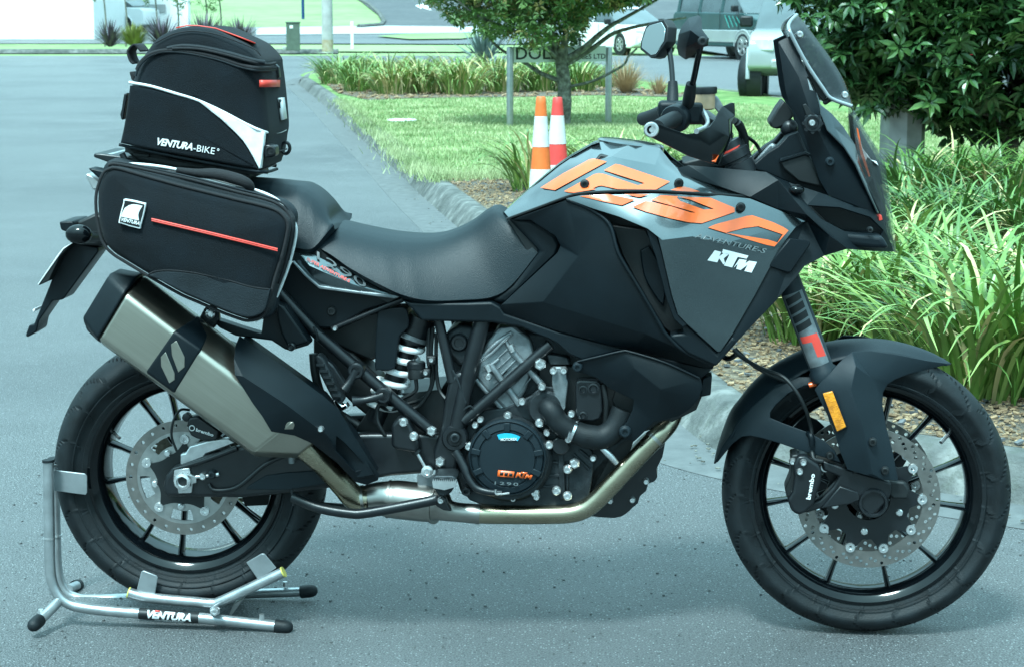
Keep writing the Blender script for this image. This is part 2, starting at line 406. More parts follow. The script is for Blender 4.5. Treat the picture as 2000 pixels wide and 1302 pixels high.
# ================================================ SETTING
def ramp_mat(name, stops, scale, rough=.9, detail=6, bump=0, bscale=100, bdist=.01, second=None, spec=.3, vor=None):
    m = bpy.data.materials.new(name); m.use_nodes = True; t = m.node_tree; b = t.nodes['Principled BSDF']; b.inputs['Roughness'].default_value = rough; b.inputs['Specular IOR Level'].default_value = spec
    tc = t.nodes.new('ShaderNodeTexCoord'); n = t.nodes.new('ShaderNodeTexNoise'); n.inputs['Scale'].default_value = scale; n.inputs['Detail'].default_value = detail
    t.links.new(tc.outputs['Object'], n.inputs['Vector']); r = t.nodes.new('ShaderNodeValToRGB'); t.links.new(n.outputs[0], r.inputs[0])
    e = r.color_ramp.elements; e[0].position = stops[0][0]; e[0].color = (*stops[0][1], 1); e[1].position = stops[-1][0]; e[1].color = (*stops[-1][1], 1)
    for p, c in stops[1:-1]: x = e.new(p); x.color = (*c, 1)
    out = r.outputs[0]
    if second:      # (scale, colour, lo, hi, amount): patches
        for sc_, c_, lo, hi, am in second:
            n2 = t.nodes.new('ShaderNodeTexNoise'); n2.inputs['Scale'].default_value = sc_; n2.inputs['Detail'].default_value = 5; t.links.new(tc.outputs['Object'], n2.inputs['Vector'])
            mr = t.nodes.new('ShaderNodeMapRange'); mr.inputs[1].default_value = lo; mr.inputs[2].default_value = hi; mr.inputs[4].default_value = am; t.links.new(n2.outputs[0], mr.inputs[0])
            mx_ = t.nodes.new('ShaderNodeMix'); mx_.data_type = 'RGBA'; t.links.new(mr.outputs[0], mx_.inputs[0]); t.links.new(out, mx_.inputs[6]); mx_.inputs[7].default_value = (*c_, 1); out = mx_.outputs[2]
    if vor:         # (scale, colour, threshold): light stones
        for sc_, c_, th in vor:
            v = t.nodes.new('ShaderNodeTexVoronoi'); v.inputs['Scale'].default_value = sc_; t.links.new(tc.outputs['Object'], v.inputs['Vector'])
            sp = t.nodes.new('ShaderNodeSeparateColor'); t.links.new(v.outputs['Color'], sp.inputs[0])
            c1 = t.nodes.new('ShaderNodeMath'); c1.operation = 'LESS_THAN'; c1.inputs[1].default_value = th; t.links.new(sp.outputs[0], c1.inputs[0])
            c2 = t.nodes.new('ShaderNodeMath'); c2.operation = 'LESS_THAN'; c2.inputs[1].default_value = .38; t.links.new(v.outputs['Distance'], c2.inputs[0])
            c3 = t.nodes.new('ShaderNodeMath'); c3.operation = 'MULTIPLY'; t.links.new(c1.outputs[0], c3.inputs[0]); t.links.new(c2.outputs[0], c3.inputs[1])
            mx_ = t.nodes.new('ShaderNodeMix'); mx_.data_type = 'RGBA'; t.links.new(c3.outputs[0], mx_.inputs[0]); t.links.new(out, mx_.inputs[6]); mx_.inputs[7].default_value = (*c_, 1); out = mx_.outputs[2]
    t.links.new(out, b.inputs['Base Color'])
    if bump:
        n3 = t.nodes.new('ShaderNodeTexNoise'); n3.inputs['Scale'].default_value = bscale; n3.inputs['Detail'].default_value = 4; t.links.new(tc.outputs['Object'], n3.inputs['Vector'])
        bp = t.nodes.new('ShaderNodeBump'); bp.inputs['Strength'].default_value = bump; bp.inputs['Distance'].default_value = bdist; t.links.new(n3.outputs[0], bp.inputs['Height']); t.links.new(bp.outputs[0], b.inputs['Normal'])
    return m
M['asphalt'] = ramp_mat('asphalt', [(.36,(.056,.060,.062)),(.5,(.125,.131,.134)),(.64,(.25,.256,.258))], 210, .45, bump=1, bscale=230, bdist=.012, second=[(.35,(.075,.08,.085),.42,.66,.6),(1.6,(.19,.195,.2),.5,.7,.35),(5,(.08,.085,.09),.6,.75,.3)], vor=[(170,(.36,.38,.38),.10),(120,(.045,.05,.052),.10)], spec=.5)
M['asphalt_dark'] = ramp_mat('dark_asphalt', [(.3,(.06,.065,.07)),(.7,(.11,.115,.12))], 3, .7, second=[(.3,(.14,.14,.14),.5,.7,.5)])
M['concrete'] = ramp_mat('concrete', [(.25,(.06,.065,.062)),(.5,(.13,.135,.128)),(.75,(.26,.26,.245))], 9, .85, bump=.9, bscale=50, bdist=.010, second=[(1.3,(.06,.066,.06),.45,.70,.75),(26,(.09,.10,.085),.52,.7,.7)])
M['gutter'] = ramp_mat('gutter_concrete', [(.3,(.085,.09,.09)),(.7,(.15,.155,.155))], 14, .75, bump=.5, bscale=120, bdist=.004, second=[(.9,(.12,.125,.125),.4,.7,.75),(6,(.22,.23,.22),.6,.8,.4)])
M['lawn'] = ramp_mat('lawn_soil', [(.3,(.09,.17,.05)),(.5,(.15,.26,.08)),(.7,(.25,.36,.13))], 5, .95, bump=.8, bscale=60, bdist=.03, second=[(.6,(.34,.38,.18),.5,.75,.55),(40,(.08,.15,.04),.5,.7,.5)])
M['hill'] = ramp_mat('hill_grass', [(.3,(.15,.23,.09)),(.7,(.25,.34,.15))], 1.2, .95, second=[(.1,(.32,.38,.20),.4,.7,.6)])
M['blade'] = mat('grass_blade', (.20,.28,.11), .6, nscale=2.0, col2=(.48,.52,.28), spec=.3)
M['mulch'] = ramp_mat('mulch', [(.3,(.07,.055,.04)),(.5,(.17,.13,.09)),(.7,(.32,.26,.18))], 28, .95, bump=1, bscale=45, bdist=.03, second=[(1.4,(.10,.10,.095),.5,.65,.7)])
M['chip'] = mat('bark_chip', (.14,.085,.045), .9, nscale=30, col2=(.42,.29,.17)); M['stone'] = mat('dark_stone', (.06,.065,.07), .8, nscale=20, col2=(.16,.165,.17))
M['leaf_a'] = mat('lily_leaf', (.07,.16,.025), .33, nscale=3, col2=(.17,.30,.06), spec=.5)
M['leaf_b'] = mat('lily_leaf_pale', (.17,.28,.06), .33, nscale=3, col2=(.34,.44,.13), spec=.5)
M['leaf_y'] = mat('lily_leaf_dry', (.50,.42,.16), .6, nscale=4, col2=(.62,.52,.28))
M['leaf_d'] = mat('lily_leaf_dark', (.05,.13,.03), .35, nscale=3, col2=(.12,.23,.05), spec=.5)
M['tree_leaf'] = mat('glossy_tree_leaf', (.018,.060,.020), .30, nscale=2.5, col2=(.055,.135,.035), spec=.6)
M['tree_leaf2'] = mat('fresh_tree_leaf', (.06,.15,.04), .32, nscale=2.5, col2=(.11,.22,.06), spec=.5)
M['maple'] = mat('small_tree_leaf', (.05,.12,.03), .45, nscale=2.2, col2=(.13,.22,.06)); M['maple2'] = mat('rusty_tree_leaf', (.22,.17,.06), .5, nscale=2.5, col2=(.30,.27,.10))
M['bark'] = ramp_mat('bark', [(.3,(.07,.065,.055)),(.5,(.16,.155,.13)),(.7,(.30,.30,.26))], 22, .95, bump=1, bscale=40, bdist=.02)
M['twig'] = mat('twig', (.10,.085,.06), .9, nscale=12, namt=.3)
M['flax'] = mat('grey_flax_leaf', (.09,.14,.12), .5, nscale=3, col2=(.20,.27,.24)); M['purple'] = mat('purple_flax_leaf', (.06,.045,.06), .5, nscale=3, col2=(.13,.10,.13))
M['olive'] = mat('olive_grass', (.16,.19,.04), .7, nscale=3, col2=(.30,.32,.09)); M['tussock'] = mat('brown_tussock', (.32,.21,.11), .8, nscale=5, col2=(.55,.40,.24))
M['wallwhite'] = mat('white_wall', (.86,.86,.85), .7, nscale=1.5, namt=.03); M['base'] = mat('plinth', (.35,.36,.36), .8, nscale=3, namt=.1)
M['galvpole'] = mat('galvanised_steel', (.40,.42,.43), .5, metal=.6, nscale=7, namt=.25, bump=.1, bscale=40)
M['concpole'] = ramp_mat('weathered_pole', [(.3,(.30,.30,.29)),(.7,(.46,.46,.44))], 4, .85)
M['conecol'] = mat('orange_cone', (.80,.16,.03), .5, nscale=12, namt=.12); M['conered'] = mat('red_cone', (.72,.06,.05), .5, nscale=12, namt=.12); M['coneband'] = mat('cone_band', (.70,.71,.70), .45, nscale=20, namt=.08)
M['boxgreen'] = mat('utility_green', (.08,.11,.09), .6, nscale=8, namt=.15)
M['paintwhite'] = mat('road_paint', (.75,.75,.73), .7, nscale=12, namt=.15)
M['carwhite'] = mat('white_car_paint', (.80,.81,.82), .2, coat=1, nscale=2, namt=.02); M['cargreen'] = mat('dark_green_car_paint', (.012,.05,.052), .35, coat=.3, nscale=2, namt=.1)
M['carsilver'] = mat('silver_car_paint', (.42,.46,.46), .25, metal=.4, coat=1, nscale=2, namt=.05); M['carred'] = mat('red_car_paint', (.50,.02,.03), .2, coat=1, nscale=2, namt=.05)
M['glass'] = mat('car_glass', (.05,.07,.075), .04, coat=1, nscale=3, namt=.2); M['lamp'] = mat('car_lamp', (.6,.62,.62), .08, coat=1, nscale=9, namt=.2)
M['alloy'] = mat('alloy_wheel', (.40,.41,.42), .3, metal=.8, nscale=12, namt=.1)
SL_ = .03
def GH(px, py, dz=0):               # rising ground beyond 66 m
    p = G(px, py, dz) if py > 17 else None
    if p is not None and p.y <= 66: return p
    r = ray(px, py); k = (H + 66*SL_ - dz)/(r.y*SL_ - r.z); return CP + r*k
def zat(y): return max(0, (y-66)*SL_)
def sheet(name, pts, m, z=0, kind='structure', cut=None):
    P = [Vector((p[0], p[1], 0)) for p in pts]; v, f, _ = tri([(p.x, p.y) for p in P]); b = MB(); 
    b.add([(p.x, p.y, zat(p.y)+z) for p in v], f); o = b.build(name, m, smooth=0, recalc=False)
    o['kind'] = kind; return o
def gp_(l, z=0): return [tuple(G(x, y, z))[:2] for x, y in l]
def hp_(l, z=0): return [tuple(GH(x, y, z))[:2] for x, y in l]
# ground: level apron, then the rise
b = MB(); b.add([(-90,-80,-.03),(90,-80,-.03),(90,66,-.03),(-90,66,-.03),(-90,600,534*SL_-.03),(90,600,534*SL_-.03)], [(0,1,2,3),(3,2,5,4)]); o = b.build('ground', 'hill', smooth=0); o['kind'] = 'structure'
b = MB(); b.add([(-90,-80,0),(90,-80,0),(90,61,0),(-90,61,0)], [(0,1,2,3)]); o = b.build('road', 'asphalt', smooth=0); o['kind'] = 'structure'
# far verge behind the junction
fk = [G(x, 106) for x in (-500, 0, 300, 638)]
def strip(name, line, w0, w1, z0, z1, m, kind='structure'):
    """band along a line of world points, from offset w0 to w1 on its left"""
    n = len(line); A = []; B_ = []
    for i, p in enumerate(line):
        a, c = line[max(0, i-1)], line[min(n-1, i+1)]; d = Vector((c[0]-a[0], c[1]-a[1])); d.normalize(); q = Vector((-d.y, d.x))
        A.append((p[0]+q.x*w0, p[1]+q.y*w0, z0)); B_.append((p[0]+q.x*w1, p[1]+q.y*w1, z1))
    return A, B_
def kerb(name, line, parent_list=None, inner=1, wtop=.16, hgt=.13, gutter=.22, nseg=None):
    rows = []
    prof = [(-.02,0.002),(0,.03),(.05,hgt-.03),(.075,hgt-.008),(.10,hgt),(.17,hgt),(.19,hgt-.008),(.21,-.05)]
    cols = [strip(name, line, o_, o_, z, z, None)[0] for o_, z in prof]
    b = MB(); b.shell([[Vector(c[i]) for c in cols] for i in range(len(line))]); o = b.build(name, 'concrete', smooth=50, recalc=False); o['kind'] = 'structure'
    g = [strip(name, line, o_, o_, z, z, None)[0] for o_, z in ((-gutter-.05,.0015),(-gutter,.005),(-.1,.005),(-.018,.004))]
    b = MB(); b.shell([[Vector(c[i]) for c in g] for i in range(len(line))]); o2 = b.build('gutter', 'gutter', smooth=50, recalc=False); o2['kind'] = 'structure'
KL = [(583,166),(590,170),(640,210),(700,265),(760,318),(830,385),(905,450),(1000,530),(1150,655),(1290,785),(1380,862),(1450,893),(1600,925),(1800,955),(2000,985),(2400,1040),(3200,1120)]
kl = spline([tuple(G(*p)) for p in KL], 5)
back = [tuple(G(x, y)) for x, y in [(583,166),(590,158),(620,150),(700,143),(850,140),(1000,143),(1180,158),(1300,176),(1480,198),(1560,210),(1750,224),(2100,238),(3400,300)]]
bk = spline(back, 3)
kerb('kerb', kl)
kerb('kerb', [(p[0], p[1], 0) for p in bk[::-1]])
kb = strip('k', kl, .16, .16, 0, 0, None)[0]
isl = [(p[0], p[1]) for p in kb] + [(60, 5), (60, 24)] + [(p[0], p[1]) for p in bk[::-1]][:-2]
sheet('lawn', isl, 'lawn', .125)
mu = gp_([(855,352),(900,340),(980,343),(1050,352),(1200,340),(1400,335),(1700,345),(2000,335),(2500,350),(3200,400)], .13)
kb2 = [(p[0], p[1]) for p in kb]
i0 = min(range(len(kb2)), key=lambda i: (kb2[i][0]-mu[0][0])**2+(kb2[i][1]-mu[0][1])**2)
sheet('garden_bed', mu + kb2[i0:][::-1], 'mulch', .131)
mu2 = gp_([(620,152),(660,182),(720,196),(800,192),(1000,190),(1170,186),(1330,190),(1340,184),(1180,166),(1000,150),(850,147),(700,150)], .13)
sheet('garden_bed', mu2, 'mulch', .131)
# far side
sheet('verge', hp_([(-900,102),(638,102),(1000,103),(1000,93),(590,90),(400,88),(-900,88)]), 'hill', .02)
kerb('kerb', [tuple(G(x, 104.5)) for x in (660, 500, 300, 100, -200, -900)][::-1], gutter=.1)
sheet('side_road', hp_([(-900,86),(590,86),(1300,88),(1500,120),(2600,120),(2600,60),(1500,58),(1300,58),(745,60),(560,56),(505,54),(-900,64)]), 'asphalt', .01)
M['pale'] = ramp_mat('pale_concrete', [(.3,(.38,.39,.38)),(.7,(.50,.51,.50))], 4, .8)
sheet('driveway', hp_([(500,70),(720,68),(1040,64),(1040,54),(745,52),(500,56)]), 'pale', .03)
sheet('side_lane', hp_([(700,0),(743,34),(745,52),(1100,56),(1500,30),(1500,-8),(690,-8)]), 'asphalt_dark', .03)
MB().tube([tuple(GH(x, y, .05)) for x, y in ((690,-8),(722,10),(742,28),(750,42),(744,50),(700,53))], .11, 6).build('kerb', 'concrete')['kind'] = 'structure'
sheet('traffic_island', hp_([(735,74),(800,69),(900,68),(980,70),(900,79),(800,80)]), 'hill', .06)
sheet('painted_arrow', hp_([(811,13),(828,9),(827,12),(836,14),(843,23),(831,20),(824,17),(822,20)]), 'paintwhite', .05)
# grass blades, chips, litter
rnd = random.Random(3)
def blades(name, poly, n, h, m, z=.125):
    b = MB(); xs = [p[0] for p in poly]; ys = [p[1] for p in poly]; k = 0; V = b.v; Fc = b.f
    while k < n:
        # denser near the camera
        y = min(ys)+(max(ys)-min(ys))*rnd.random()**1.7; x = min(xs)+(max(xs)-min(xs))*rnd.random()
        if abs(x) > y*.30 or not inside((x, y), poly): k += .15; continue
        hh = h*(.6+.8*rnd.random())*(1+.4*mnoise.noise(Vector((x*1.5, y*1.5, 0)))); a = rnd.random()*6.28; wv = .004+y*.00015; lx, ly = rnd.uniform(-.5,.5)*hh, rnd.uniform(-.5,.5)*hh
        i = len(V); V += [(x-cos(a)*wv, y-sin(a)*wv, z), (x+cos(a)*wv, y+sin(a)*wv, z), (x+lx, y+ly, z+hh)]; Fc.append((i, i+1, i+2)); k += 1
    o = b.build(name, m, smooth=0, recalc=False); o['kind'] = 'stuff'; return o
lawnpoly = gp_([(655,198),(700,245),(760,300),(850,350),(1000,345),(1300,340),(1500,330),(2050,330),(2050,255),(1480,205),(1200,190),(900,192)], .13)
blades('grass', lawnpoly, 75000, .028, 'blade')
edge = [G(x, y, .13) for x, y in [(662,196),(700,232),(760,286),(810,330),(860,352),(950,348),(1040,350)]]
b = MB()
for i in range(5000):
    j = rnd.randrange(len(edge)-1); f = rnd.random(); p = edge[j].lerp(edge[j+1], f); x = p.x+rnd.gauss(.03,.09); y = p.y+rnd.gauss(0,.12)
    hh = .07*(.5+rnd.random()); k = len(b.v); a = rnd.random()*6.28; b.v += [(x-cos(a)*.004, y-sin(a)*.004, .12), (x+cos(a)*.004, y+sin(a)*.004, .12), (x+rnd.uniform(-.6,.6)*hh, y+rnd.uniform(-.6,.6)*hh, .12+hh)]; b.f.append((k, k+1, k+2))
b.build('grass', 'blade', smooth=0, recalc=False)['kind'] = 'stuff'
def chips(name, poly, n, sz, m, z, y1=None):
    b = MB(); xs = [p[0] for p in poly]; ys = [p[1] for p in poly]; k = 0; tries = 0
    while k < n and tries < n*12:
        tries += 1
        y = min(ys)+(max(ys)-min(ys))*rnd.random()**1.4; x = rnd.uniform(min(xs), max(xs))
        if x > y*.27 or not inside((x, y), poly): continue
        s = sz*(.4+rnd.random()**2*1.2); R_ = Matrix.Rotation(rnd.random()*6.28, 3, 'Z') @ Matrix.Rotation(rnd.uniform(-.5,.5), 3, 'X') @ Matrix.Rotation(rnd.uniform(-.4,.4), 3, 'Y')
        b.box((x, y, z+s*.15+rnd.random()*.008), s, s*rnd.uniform(.35,.8), s*.3, R_); k += 1
    b.build(name, m, smooth=0, recalc=False)['kind'] = 'stuff'
bedpoly = mu + kb2[i0:][::-1]
chips('bark_chips', bedpoly, 32000, .015, 'chip', .131); chips('bark_stones', bedpoly, 3800, .017, 'stone', .131)
chips('bark_chips', mu2, 1500, .05, 'chip', .131)
lit = strip('k', kl, -.3, .02, 0, 0, None)
b = MB()
for i in range(260):
    j = rnd.randrange(len(lit[0])-1); p = Vector(lit[0][j]).lerp(Vector(lit[1][j]), rnd.random()**.5).lerp(Vector(lit[1][j+1]), rnd.random()*.5); s = rnd.uniform(.004,.014)
    b.box((p.x+rnd.gauss(0,.1), p.y+rnd.gauss(0,.2), .014), s, s*.6, s*.3, Matrix.Rotation(rnd.random()*6, 3, 'Z'))
b.build('gutter_litter', 'bark', smooth=0, recalc=False)['kind'] = 'stuff'
b = MB()
for i in range(900):
    x = rnd.uniform(-1.6,1.7); y = rnd.uniform(3.6,6.2); s = rnd.uniform(.002,.006); b.box((x, y, s*.3), s, s*.8, s*.7, Matrix.Rotation(rnd.random()*6, 3, 'Z'))
b.build('road_grit', 'gutter', smooth=0, recalc=False)['kind'] = 'stuff'
# ------------------------------------------------ strap leaved clumps
def leafmesh(seed, m, w=.020, ln_=.52, arch=1.0, tw=0):
    r = random.Random(seed); n = 8; V = []; Fc = []
    lean = radians(r.uniform(8, 30)); bend = radians(r.uniform(55, 130))*arch; x = z = 0; 
    side = r.uniform(-.25,.25)
    for i in range(n+1):
        u = i/n; wd = w*(.55+.9*u if u < .4 else .91*(1-(u-.4)/.6)**.75)*.5+.0006
        a = lean+bend*u**1.6; 
        y = side*u*u*.12
        V += [(x, y-wd, z+wd*.35), (x+wd*.1, y, z), (x, y+wd, z+wd*.35)]
        x += sin(a)*ln_/n; z += cos(a)*ln_/n
    for i in range(n):
        k = i*3; Fc += [(k, k+1, k+4, k+3), (k+1, k+2, k+5, k+4)]
    me = bpy.data.meshes.new('leaf'); me.from_pydata(V, [], Fc); me.shade_smooth(); me.materials.append(M[m]); return me
LM = {k: [leafmesh(i*7+hash_, k, w=.019, arch=1.12) for i in range(12)] for hash_, k in ((1,'leaf_a'),(2,'leaf_b'),(3,'leaf_y'),(4,'leaf_d'))}
def clump(px, py, sc, label, near, n=110, dark=False, z=.131, spread=.16, group='strap leaved lilies in the garden beds', seed=0, tall=1.0, name='lily_clump', warm=False):
    p = G(px, py, z) if py < 5000 else None
    root = thing(name, label, 'plant', (p.x, p.y, z), 0, group); r = random.Random(seed+int(px)); acc = {}
    for i in range(n):
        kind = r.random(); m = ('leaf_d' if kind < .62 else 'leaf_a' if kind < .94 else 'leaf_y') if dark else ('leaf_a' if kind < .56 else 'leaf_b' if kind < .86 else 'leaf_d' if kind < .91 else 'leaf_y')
        m = 'leaf_y' if warm and i % 4 == 0 else 'leaf_b' if warm and i % 4 == 1 else m; me = r.choice(LM[m]); a = r.random()*6.283; rr = spread*sc*sqrt(r.random()); s = sc*r.uniform(.65,1.2); loc = Vector((cos(a+r.gauss(0,.5))*rr, sin(a+r.gauss(0,.5))*rr, -.01))
        rot = (r.gauss(0,.12), r.gauss(0,.12), a)
        if near and i < near:
            o = bpy.data.objects.new('leaf', me); COL.objects.link(o); o.parent = root; o.location = loc; o.rotation_euler = rot; o.scale = (s, s, s*tall)
        else:
            from mathutils import Euler
            R_ = Euler(rot).to_matrix(); acc.setdefault(m, MB()).add([R_ @ (Vector(v.co)*s) + loc for v in me.vertices], [tuple(q.vertices) for q in me.polygons])
    for mm, q in acc.items(): o = q.build('foliage', mm, root, smooth=60, recalc=False); o['kind'] = 'stuff'
    return root
NEAR = [((1590,665),.95,'lily clump just behind the front mudguard, nearest the bare bark patch'),((1690,655),1.0,'bright lily clump rising above the top of the front mudguard'),((1790,700),1.1,'broad lily clump over the front tyre with a dried curled leaf'),
 ((1900,770),1.15,'pale arching lily clump beside the front tyre at the right edge of the bed'),((2010,760),1.2,'lily clump cut by the right picture edge, nearest the kerb'),((1870,640),1.05,'lily clump behind the one over the front tyre'),((1985,650),1.1,'lily clump at the right picture edge in the middle row'),
 ((1640,575),.95,'lily clump under the pointed chin of the fairing'),((1760,575),1.05,'light green lily clump right of the fairing nose'),((2080,690),1.1,'lily clump at the far right end of the middle row')]
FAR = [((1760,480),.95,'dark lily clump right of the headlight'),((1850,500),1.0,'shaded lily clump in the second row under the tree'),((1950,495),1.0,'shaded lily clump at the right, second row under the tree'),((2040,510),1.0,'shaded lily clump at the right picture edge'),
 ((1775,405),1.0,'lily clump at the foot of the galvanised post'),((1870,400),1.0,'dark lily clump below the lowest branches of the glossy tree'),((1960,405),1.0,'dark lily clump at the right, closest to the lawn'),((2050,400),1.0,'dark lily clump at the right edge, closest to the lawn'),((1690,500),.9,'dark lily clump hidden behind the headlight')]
for (p, s, l) in NEAR: clump(p[0], p[1], s, l, 110, 210, seed=5, spread=.19)
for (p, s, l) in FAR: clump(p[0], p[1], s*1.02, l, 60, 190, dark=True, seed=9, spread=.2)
for (p, s, l) in [((1045,372),1.0,'sparse lily clump left of the traffic cones'),((1180,372),1.0,'lily clump behind the motorcycle tank, right of the cones'),((1265,368),1.0,'lily clump below the hand guard, beyond the tank'),((1350,372),1.0,'lily clump behind the handlebar'),((1440,378),1.0,'lily clump seen between handlebar and screen')]:
    clump(p[0], p[1], s*1.05, l, 70, 100, seed=2)
rows_ = [(640,164),(690,178),(750,184),(815,182),(885,184),(960,180),(1040,178),(1110,178),(665,156),(735,160),(800,160),(870,162),(945,160),(1020,160),(1100,162),(1165,170)]
hl_ = ['leftmost lily clump at the tip of the kerbed island','second lily clump from the island tip','lily clump at the front of the left bed, before the green box','lily clump in the front of the left bed, left of its yellowed one','yellowed lily clump in the left bed','lily clump left of the first sign post','lily clump under the name board','lily clump behind the small tree trunk','lily clump at the back of the left bed near its tip','lily clump at the back of the left bed below the pole','lily clump at the back of the left bed below the marker post','lily clump in the middle of the back row of the left bed','lily clump in the back row beside the grey flax','lily clump in the back row below the grey flax','lily clump in the back row under the small tree','short lily clump right of the small tree trunk']
for (p, l) in zip(rows_, hl_): clump(p[0]+18, p[1], (1.22 if p[0] < 1150 else .95)*(1+.12*mnoise.noise(Vector((p[0]*.03, 0, 0)))), l, 0, 230, seed=4, spread=.24, warm=700 < p[0] < 1000, group='lilies in the far end of the island bed')
p = G(786, 236, .13); b = MB(); b.lathe((0,0,0),(0,0,1),[(.17,0),(.17,.012),(.15,.016),(.0001,.016)],24); o = b.build('drain_cover', 'wallwhite'); o.location = p; tag(o, 'small pale round drain cover lying in the lawn', 'drain cover')
def spiky(name, px, py, n, ln_, w_, m, label, up=.5, z=.13, seed=1, gh=False, group=None, cat='plant'):
    p = GH(px, py, z) if gh else G(px, py, z); r = random.Random(seed*31+int(px)); root = thing(name, label, cat, tuple(p), 0, group); b = MB()
    for i in range(n):
        a = r.random()*6.28; el = radians(r.uniform(25, 88))*up+radians(90)*(1-up)*r.random(); l = ln_*r.uniform(.6,1.1); d = Vector((cos(a)*cos(el), sin(a)*cos(el), sin(el))); s = Vector((-sin(a), cos(a), 0)); k = len(b.v)
        o = Vector((cos(a), sin(a), 0))*.05*r.random(); dr = Vector((0,0,-l*.12*r.random()))
        b.v += [tuple(o-s*w_*.5), tuple(o+s*w_*.5), tuple(o+d*l*.55+s*w_*.5), tuple(o+d*l*.55-s*w_*.5), tuple(o+d*l+dr)]; b.f += [(k,k+1,k+2,k+3),(k+3,k+2,k+4)]
    o = b.build('foliage', m, root, smooth=0, recalc=False); o['kind'] = 'stuff'; return root
spiky('flax_plant', 945, 125, 90, 1.15, .05, 'flax', 'large grey blue flax with stiff spiky leaves behind the small tree', up=.8)
spiky('tussock_grass', 1222, 182, 420, .62, .008, 'tussock', 'brown tussock grass by the right sign post', up=.9)
spiky('tussock_grass', 1286, 184, 200, .34, .008, 'tussock', 'smaller brown tussock right of the big tussock', up=.9)
# ------------------------------------------------ trees
def limb(b, pts, r0, r1, k=8):
    P = [Vector(p) for p in spline([tuple(p) for p in pts], 5)]; n = len(P)
    P = [p+Vector((mnoise.noise(p*6), mnoise.noise(p*6+Vector((9,0,0))), 0))*r0*.35 for p in P]
    b.tube(P, [r0+(r1-r0)*i/(n-1) for i in range(n)], k)
def spray(seed, m, L_=.085, w_=.032, n=9, droop=.3):
    r = random.Random(seed); b = MB()
    for i in range(n):
        a = 2*pi*i/n+r.gauss(0,.25); el = r.uniform(-.35,.5); d = Vector((cos(a)*cos(el), sin(a)*cos(el), sin(el))); s = Vector((-sin(a), cos(a), 0)); l = L_*r.uniform(.7,1.15); o = d*.012; nz = Vector((0,0,1)); k = len(b.v)
        c = lambda u, q, f=0: tuple(o+d*l*u+s*q*w_+nz*(f*w_*.3-droop*u*u*l))
        b.v += [c(0,0), c(.3,.42,.6), c(.65,.42,.6), c(1,0), c(.65,-.42,.6), c(.3,-.42,.6), c(.3,0), c(.65,0)]
        b.f += [(k,k+1,k+6),(k+1,k+2,k+7,k+6),(k+2,k+3,k+7),(k,k+6,k+5),(k+6,k+7,k+4,k+5),(k+7,k+3,k+4)]
    me = bpy.data.meshes.new('leaf_spray'); me.from_pydata(b.v, [], b.f); me.materials.append(M[m]); return me
def crown(root, cen, rad, n, sprays, lone, rr, cut=None, pname='leaf_spray', smin=.7, smax=1.25, lumps=26, stuffmats=None):
    from mathutils import Euler
    c0 = Vector(cen); L_ = []
    lumpc = [Vector((rr.gauss(0,1), rr.gauss(0,1), rr.gauss(0,1))).normalized()*rr.uniform(.45,.95) for _ in range(lumps)]
    while len(L_) < n:
        q = rr.choice(lumpc)+Vector((rr.gauss(0,1), rr.gauss(0,1), rr.gauss(0,1)))*.17
        if q.length > 1.15: continue
        p = Vector((q.x*rad[0], q.y*rad[1], q.z*rad[2]))+c0
        if cut and not cut(p): continue
        L_.append(p)
    L_.sort(key=lambda p: p.y); base = root.location; acc = {}
    for i, p in enumerate(L_):
        me = rr.choice(sprays); s = rr.uniform(smin, smax); rot = (rr.gauss(-.25,.5), rr.gauss(0,.5), rr.random()*6.28)
        if i < lone:
            o = bpy.data.objects.new(pname, me); COL.objects.link(o); o.parent = root; o.location = p-base; o.rotation_euler = rot; o.scale = (s,s,s)
        else:
            R_ = Euler(rot).to_matrix(); acc.setdefault(me.materials[0].name, (MB(), me.materials[0]))[0].add([R_ @ (Vector(v.co)*s)+p-base for v in me.vertices], [tuple(q.vertices) for q in me.polygons])
    for mb, mm in acc.values(): o = mb.build('crown', mm, root, smooth=0, recalc=False); o['kind'] = 'stuff'
    return L_
rr = random.Random(11)
# small tree on the lawn
tp = G(1098, 244, .125); T1 = thing('small_tree', 'small lawn tree with crooked grey trunk and low spreading branches, between the sign posts', 'tree', tuple(tp))
Yt = tp.y
def tl(px, py, dy=0): return D(px, py, Yt+dy)-tp
b = MB(); limb(b, [(0,0,-.05), tl(1103,200), tl(1100,150), tl(1096,118), tl(1100,90)], .085, .06, 12); b.build('trunk', 'bark', T1, smooth=60)
for P, r0 in (([tl(1098,125),tl(1085,100),tl(1075,60,-.1),tl(1040,20,-.2),tl(1000,-40,-.3)],.05),([tl(1100,110),tl(1105,70),tl(1115,20,.2),tl(1120,-60,.2)],.05),([tl(1105,118),tl(1140,95),tl(1180,60),tl(1230,30,.2),tl(1300,-10,.3)],.045),([tl(1107,125),tl(1150,100,.1),tl(1200,65,.1),tl(1280,45,.1),tl(1340,35,.1)],.035),([tl(1092,158),tl(1060,145,.1),tl(1020,120,.2),tl(970,90,.2),tl(930,40,.1)],.03),([tl(1112,170),tl(1160,158,-.1),tl(1215,130,-.1),tl(1228,110,-.1),tl(1245,95,-.1)],.018),([tl(1088,115),tl(1050,80,-.2),tl(1000,60,-.3),tl(930,30,-.4),tl(880,-10,-.4)],.03)):
    b = MB(); limb(b, P, r0, .010); b.build('branch', 'bark', T1, smooth=60)
sp1 = [spray(i, 'maple', .085, .030, 8) for i in range(5)]+[spray(20, 'maple2', .085, .03, 8)]
